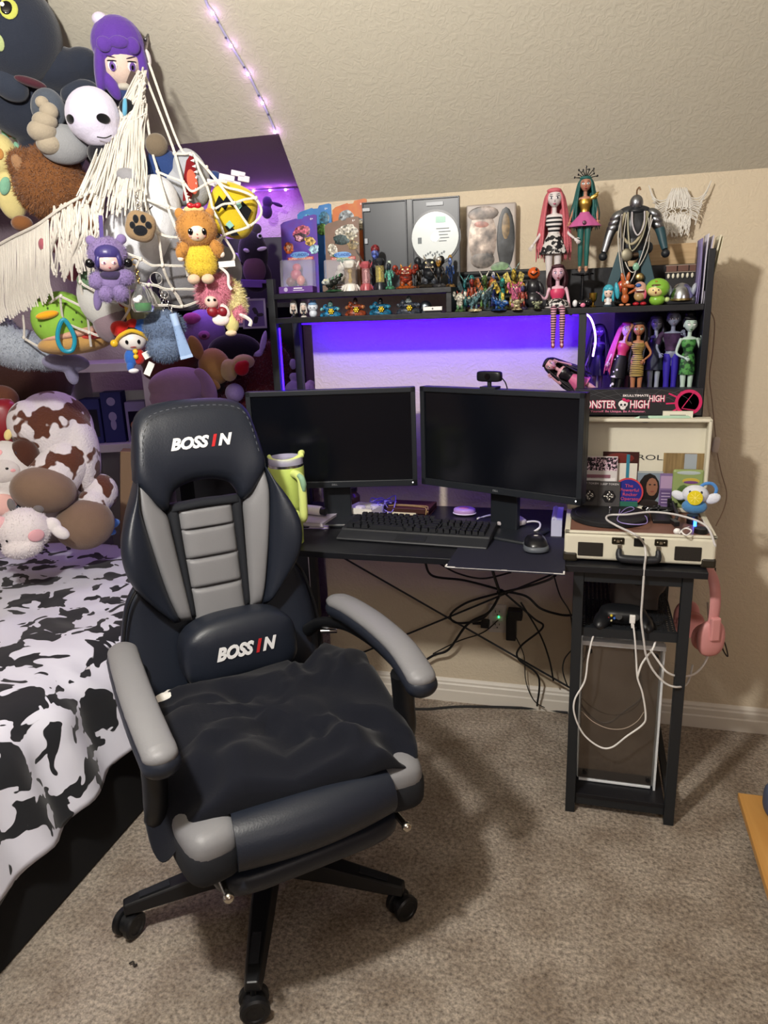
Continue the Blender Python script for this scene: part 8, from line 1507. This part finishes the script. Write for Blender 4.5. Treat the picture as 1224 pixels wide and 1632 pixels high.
# dark tangle, glasses and cables on the deck
t = thing('black_scrunchie', 'black and silver beaded tangle at the back of the turntable deck', 'accessory', P(1045, 806, y=ro.y + 0.085)); t.location.z = ro.z + TH + 0.002; g2 = random.Random(8); mb = MB()
for k in range(6): mb.curve([(g2.uniform(-0.035, 0.045), g2.uniform(-0.012, 0.012), g2.uniform(0.004, 0.018)) for _ in range(6)], 0.0032, 6, 6, True)
mb.build('cord', M_BKP, t); mb = MB()
for k in range(9): mb.ell((g2.uniform(-0.03, 0.03), -0.008, g2.uniform(0.006, 0.016)), (0.004, 0.003, 0.002), None, 8, 6)
mb.build('beads', metal('c8c8cc', 0.25), t)
def wire(name, label, pts, r_, m, cat='cable', n=8):
    o0 = Vector(pts[0]); mb = MB(); mb.curve([Vector(p) - o0 for p in pts], r_, 8, n); o = mb.build(name, m); o.location = o0; return tag(o, label, cat)
ZP = ro.z + TH + 0.019
wire('purple_wire_frames', 'lilac wire spectacle frame lying on the platter', [P(a, b_, z=ZP) for a, b_ in ((988, 812), (987, 820), (994, 818), (1010, 812), (1006, 808), (995, 812), (984, 826), (990, 833), (1012, 836), (1030, 834), (1031, 826), (1028, 822))], 0.0013, gloss('9a8ac8'), 'glasses')
WC = mat('white_cable', 'c9c6c4', 0.45)
zc_ = lambda a, b_, z_: P(a, b_, z=z_)
yf = TY0 - 0.030
wire('usb_cable', 'thick white cable running over the turntable, down past the handle and up to the headset', [zc_(1140, 870, ZP - 0.02), zc_(1125, 838, ZP), zc_(1085, 822, ZP + 0.012), zc_(1040, 816, ZP + 0.008), zc_(1000, 820, ZP + 0.005), zc_(972, 821, ZP + 0.002), zc_(967, 828, ZP), zc_(985, 839, ZP), zc_(1012, 852, ZP + 0.002), P(1026, 866, y=TY0 - 0.012), P(1029, 885, y=yf - 0.004), P(1027, 905, y=yf), P(1024, 950, y=yf), P(1022, 985, y=yf), P(1026, 1020, y=yf), P(1030, 1045, y=yf), P(1042, 1070, y=yf), P(1062, 1090, y=yf), P(1082, 1095, y=yf + .01), P(1096, 1088, y=yf + .06), P(1104, 1060, y=1.92)], 0.0028, WC)
wire('usb_cable', 'grey cable loop behind the white cable in front of the tower', [P(1036, 1035, y=1.835), P(1050, 1055, y=1.83), P(1064, 1072, y=1.825), P(1085, 1078, y=1.85), P(1110, 1072, y=1.9), P(1128, 1045, y=1.93), P(1130, 1000, y=1.94), P(1128, 960, y=1.945)], 0.0028, mat('white_cable2', 'd9d6d4', 0.45))
wire('usb_cable', 'white charging cable with plug, looping low across the glass panel of the tower', [P(1009, 992, y=1.832), P(1012, 1020, y=1.83), P(1014, 1050, y=1.835), P(1016, 1080, y=1.835), P(1024, 1105, y=1.835), P(1029, 1140, y=1.835), P(1024, 1155, y=1.835), P(998, 1174, y=1.835), P(975, 1191, y=1.835), P(955, 1190, y=1.835), P(930, 1170, y=1.832), P(916, 1140, y=1.822), P(916, 1115, y=1.822), P(932, 1085, y=1.83), P(937, 1050, y=1.835), P(943, 1022, y=1.84), P(949, 1004, y=1.845)], 0.0024, M_WHITE)
t = thing('usb_plug', 'white rectangular cable plug hanging in front of the mesh shelf', 'plug', P(1008, 985, y=1.832)); mb = MB(); mb.box((0, 0, -0.003), (0.014, 0.008, 0.022)); mb.tube([(0, 0, -0.012), (0.001, 0, -0.028)], [0.004, 0.003], 8); mb.build('plug', M_WHITE, t, bevel=0.0015)
wire('usb_cable', 'short white cable loop tucked beside the plug in front of the tower', [P(1016, 1079, y=1.836), P(1022, 1060, y=1.836), P(1032, 1045, y=1.838), P(1040, 1035, y=1.84), P(1046, 1018, y=1.85)], 0.0026, M_WHITE)
wire('thin_wire', 'thin pale wire drooping across the glass panel of the tower', [P(927, 1133, y=1.865), P(945, 1150, y=1.862), P(970, 1161, y=1.862), P(995, 1161, y=1.862), P(1015, 1150, y=1.862), P(1026, 1135, y=1.862)], 0.0011, mat('pale_wire', 'a9988a', 0.5))
wire('earbud_cable', 'bundle of thin white earbud cable on the turntable deck', [zc_(1083, 850, ZP - .008), zc_(1092, 842, ZP), zc_(1102, 846, ZP), zc_(1094, 853, ZP - .006), zc_(1086, 846, ZP), zc_(1098, 840, ZP - .006)], 0.0018, M_WHITE)
t = thing('earbud_plug', 'white earbud plug on the deck beside the cable bundle', 'plug', zc_(1079, 848, ZP - .012)); mb = MB(); mb.ell((0, 0, 0.002), (0.009, 0.007, 0.008), None, 14, 8); mb.build('plug', M_WHITE, t)
# ================================================================ tower computer in the rack
pc = thing('tower_computer', 'white tower computer with a mirror dark glass panel in the side rack', 'computer', (0.124, 1.90, 0.058), Euler((0, 0, 0)))
M_PCW = mat('pc_white', 'd2d4d6', 0.35); M_GLS = mat('pc_glass', '77706a', 0.10, 0.8)
PW, PH = 0.215, 0.446
mb = MB(); mb.box((0, 0.16, PH / 2), (PW, 0.30, PH)); mb.build('case', M_PCW, pc, smooth=False, bevel=0.004)
mb = MB(); mb.box((-0.004, 0.002, PH / 2 - 0.004), (PW - 0.016, 0.005, PH - 0.03)); gl = mb.build('glass_panel', M_GLS, pc, smooth=False, bevel=0.001)
mb = MB(); mb.box((0.0, -0.004, PH - 0.006), (PW, 0.022, 0.013)); mb.box((-0.004, 0.002, 0.005), (PW - 0.02, 0.010, 0.006)); mb.box((PW / 2 - 0.004, 0.0, PH / 2), (0.006, 0.014, PH)); mb.build('white_edge', mat('pc_white_edge', 'e2e6ea', 0.3), pc, smooth=False, bevel=0.001)
for (sx, sz) in ((-1, 0.03), (1, 0.03), (-1, PH - 0.035), (1, PH - 0.035)): mb = MB(); mb.cyl((sx * (PW / 2 - 0.022), 0.001, sz), (sx * (PW / 2 - 0.022), -0.006, sz), 0.0062, n=14); mb.build('thumbscrew', M_BKP, pc)
mb = MB(); mb.box((0, 0.15, PH + 0.004), (PW - 0.02, 0.24, 0.010)); mb.build('top_vent', M_BKP, pc, smooth=False); mb = MB(); g2 = random.Random(2)
for k in range(5): mb.curve([(-0.07 + 0.012 * k, 0.03 + 0.01 * (k % 2), PH + 0.014), (-0.055 + 0.012 * k, 0.02, PH + 0.02), (-0.035 + 0.012 * k, 0.035, PH + 0.013)], 0.003, 6)
mb.build('coiled_lead', M_WHITE, pc)
# controller and grey gear on the mesh shelf
t = thing('game_controller', 'black game controller with coloured buttons on the mesh shelf', 'controller', (0.118, 1.905, 0.562), Euler((0.25, 0, 0)))
mb = MB(); mb.ell((0, 0, 0.024), (0.062, 0.030, 0.022), e1=0.7, e2=0.7); 
for s_ in (-1, 1): mb.ell((s_ * 0.052, -0.026, 0.020), (0.022, 0.042, 0.019), rotz(s_ * 0.3))
mb.build('shell', gloss('17181b', 0.4), t, remesh=0.004, it=4)
for i, (x_, z_, c_) in enumerate(((-0.038, 0.0, 'c43a3a'), (-0.022, 0.0, '3a6ac4'), (-0.030, 0.008, 'd8c03a'), (-0.030, -0.008, 'd8d0a0'))): mb = MB(); mb.ell((x_, -0.030 - 0.0, 0.030 + z_), (0.0035, 0.004, 0.0035), None, 10, 8); mb.build('button', mat('btn_' + c_, c_, 0.3), t)
for x_ in (-0.012, 0.03): mb = MB(); mb.cyl((x_, -0.024, 0.030), (x_, -0.034, 0.040), 0.009, n=14); mb.build('thumbstick', M_BKP, t)
t = thing('grey_headset_case', 'grey moulded plastic stand standing behind the controller on the mesh shelf', 'stand', (0.155, 2.02, 0.560))
mb = MB(); mb.box((-0.035, 0, 0.07), (0.055, 0.06, 0.14), rotz(0.2)); mb.cyl((0.025, -0.03, 0.085), (0.025, 0.03, 0.085), 0.055, n=28); mb.box((0.01, 0, 0.03), (0.10, 0.05, 0.06)); mb.build('body', mat('grey_plastic', '6a6562', 0.5), t, remesh=0.006, it=2); mb = MB(); mb.cyl((0.005, -0.0335, 0.10), (0.005, -0.030, 0.10), 0.026, n=20); mb.build('dark_hole', M_BKP, t)
# pink headphones hanging at the right of the rack
t = thing('headphones', 'pink headphones hanging from the right side of the desk rack', 'headphones', (0.318, 1.97, 0.70), Euler((0, 0, 0.35)), scale=0.92)
M_PK = mat('pink_plastic', 'cf8f8e', 0.45); M_PK2 = mat('pink_cushion', 'c07f7c', 0.75)
mb = MB(); mb.tube(smooth_path([(0, -0.075, -0.15), (0, -0.078, -0.07), (0, -0.055, -0.01), (0, 0, 0.012), (0, 0.055, -0.01), (0, 0.078, -0.07), (0, 0.075, -0.15)], 6), 0.016, 10, flat=0.5); mb.build('headband', M_PK, t)
for s_ in (-1, 1):
    mb = MB(); mb.ell((0, s_ * 0.072, -0.185), (0.040, 0.018, 0.055), None, 26, 14, 0.8, 0.8); mb.build('ear_cup', M_PK, t); mb = MB(); mb.lathe([(0.028, 0), (0.040, 0.003), (0.043, 0.013), (0.038, 0.024), (0.024, 0.022)], 24, (0, s_ * 0.056, -0.195), rotx(s_ * PI / 2)); mb.build('ear_cushion', M_PK2, t); mb = MB(); mb.box((0, s_ * 0.088, -0.15), (0.028, 0.016, 0.07)); mb.build('yoke', M_PK, t, smooth=False, bevel=0.005)
mb = MB(); mb.tube([(0, 0, 0.012), (0, 0.0, 0.028)], 0.004, 8); mb.tube([(-0.05, 0, 0.026), (0.004, 0, 0.026)], 0.005, 8); mb.build('hanger_hook', M_BKP, t)
wire('headset_cable', 'dark cable hanging down the wall behind the pink headphones', [P(1140, 905, y=2.2), P(1138, 960, y=2.24), P(1142, 1005, y=2.28), P(1152, 1035, y=2.3), P(1160, 1046, y=2.3), P(1155, 1025, y=2.3), P(1145, 1010, y=2.28)], 0.0022, mat('grey_cable', '3a3432', 0.5))
TC = mat('tan_cord', '9a8270', 0.6)
wire('lamp_cable', 'thin beige cord with inline switch hanging down the wall right of the hutch', [P(1133, 497, y=2.33), P(1139, 515, y=2.34), P(1136, 560, y=2.345), P(1131, 600, y=2.345), P(1135, 640, y=2.345), P(1140, 690, y=2.345), P(1143, 715, y=2.345)], 0.0016, TC)
t = thing('inline_switch', 'small white inline switch on the cord right of the record player lid', 'switch', P(1141, 709, y=2.345), Euler((0, 0.09, 0))); mb = MB(); mb.ell((0, 0, 0), (0.010, 0.007, 0.024), None, 16, 12, 0.5, 0.5); mb.build('body', mat('switch_white', 'cdbfb8', 0.4), t)
wire('lamp_cable', 'thin beige cord curving from the inline switch down behind the record player', [P(1143, 722, y=2.345), P(1150, 755, y=2.345), P(1158, 785, y=2.34), P(1154, 810, y=2.3), P(1141, 838, y=2.2)], 0.0016, TC)
# ================================================================ low wooden board with weight at the right edge
bp_ = P(1176, 1263, z=0.06); bq = P(1224, 1450, z=0.06)
t = thing('wooden_platform', 'low orange pine board on the carpet at the right edge of the photo', 'board', (bp_.x + 0.2, bp_.y - 0.32, 0))
M_PINE = ramp_mat('orange_pine', [(0.3, 'b98544'), (0.7, 'd2a05c')], 3.5, 0.4, 4, sc3=(6, 0.5, 1), distortion=0.6); mb = MB(); mb.box((0, 0, 0.05), (0.40, 0.64, 0.02)); mb.build('board', M_PINE, t, smooth=False, bevel=0.002)
for sx in (-1, 1):
    for sy in (-1, 1): mb = MB(); mb.box((sx * 0.12, sy * 0.22, 0.02), (0.06, 0.06, 0.04)); mb.build('foot', M_PINE, t, smooth=False)
dq = P(1232, 1272, z=0.11); t = thing('dumbbell', 'blue grey rubber dumbbell resting on the pine board', 'dumbbell', (dq.x + 0.012, dq.y, 0.060)); M_DB = mat('blue_grey_rubber', '4c5670', 0.6)
for x_ in (0, 0.14): mb = MB(); mb.ell((x_, 0, 0.042), (0.034, 0.042, 0.042), None, 20, 14, 0.6, 0.8); mb.build('weight', M_DB, t)
mb = MB(); mb.cyl((0.02, 0, 0.042), (0.12, 0, 0.042), 0.014, n=14); mb.build('grip', M_DB, t)
t = thing('carpet_fluff', 'small dark scrap of fluff on the carpet in front of the chair', 'scrap', P(211, 1537, z=0.006)); mb = MB(); mb.curve([(-0.008, 0, 0), (0, 0.004, 0.003), (0.006, -0.003, 0.001), (0.010, 0.003, 0)], 0.002, 6); mb.build('fluff', matte('2a2420'), t)
# ================================================================ groups of alike things
GR = {'carded_figure': 'carded toys at the left end of the hutch', 'fashion_doll': 'fashion dolls on and in the hutch', 'toy_vehicle': 'toy vehicles in the hutch bay', 'creature_figurine': 'creature figurines on the hutch', 'clawed_capsule': 'clawed glass capsules on the upper shelf', 'chibi_figurine': 'chibi figurines on the hutch', 'monitor': 'monitors on the desk', 'black_cable': 'black cables under the desk', 'figure_box': 'boxed figures in the white shelf', 'picture_frame': 'framed pictures on the dark shelf', 'cassette_case': 'cassette cases in the lid', 'usb_cable': 'pale cables in front of the tower', 'lamp_cable': 'beige cords on the wall'}
for o in list(COL.objects):
    k = o.name.split('.')[0]
    if k in GR and 'category' in o and 'group' not in o: o['group'] = GR[k]
    elif o.get('category') == 'charm' and 'group' not in o and 'puppy' not in k: o['group'] = 'charms hanging on the toy net'
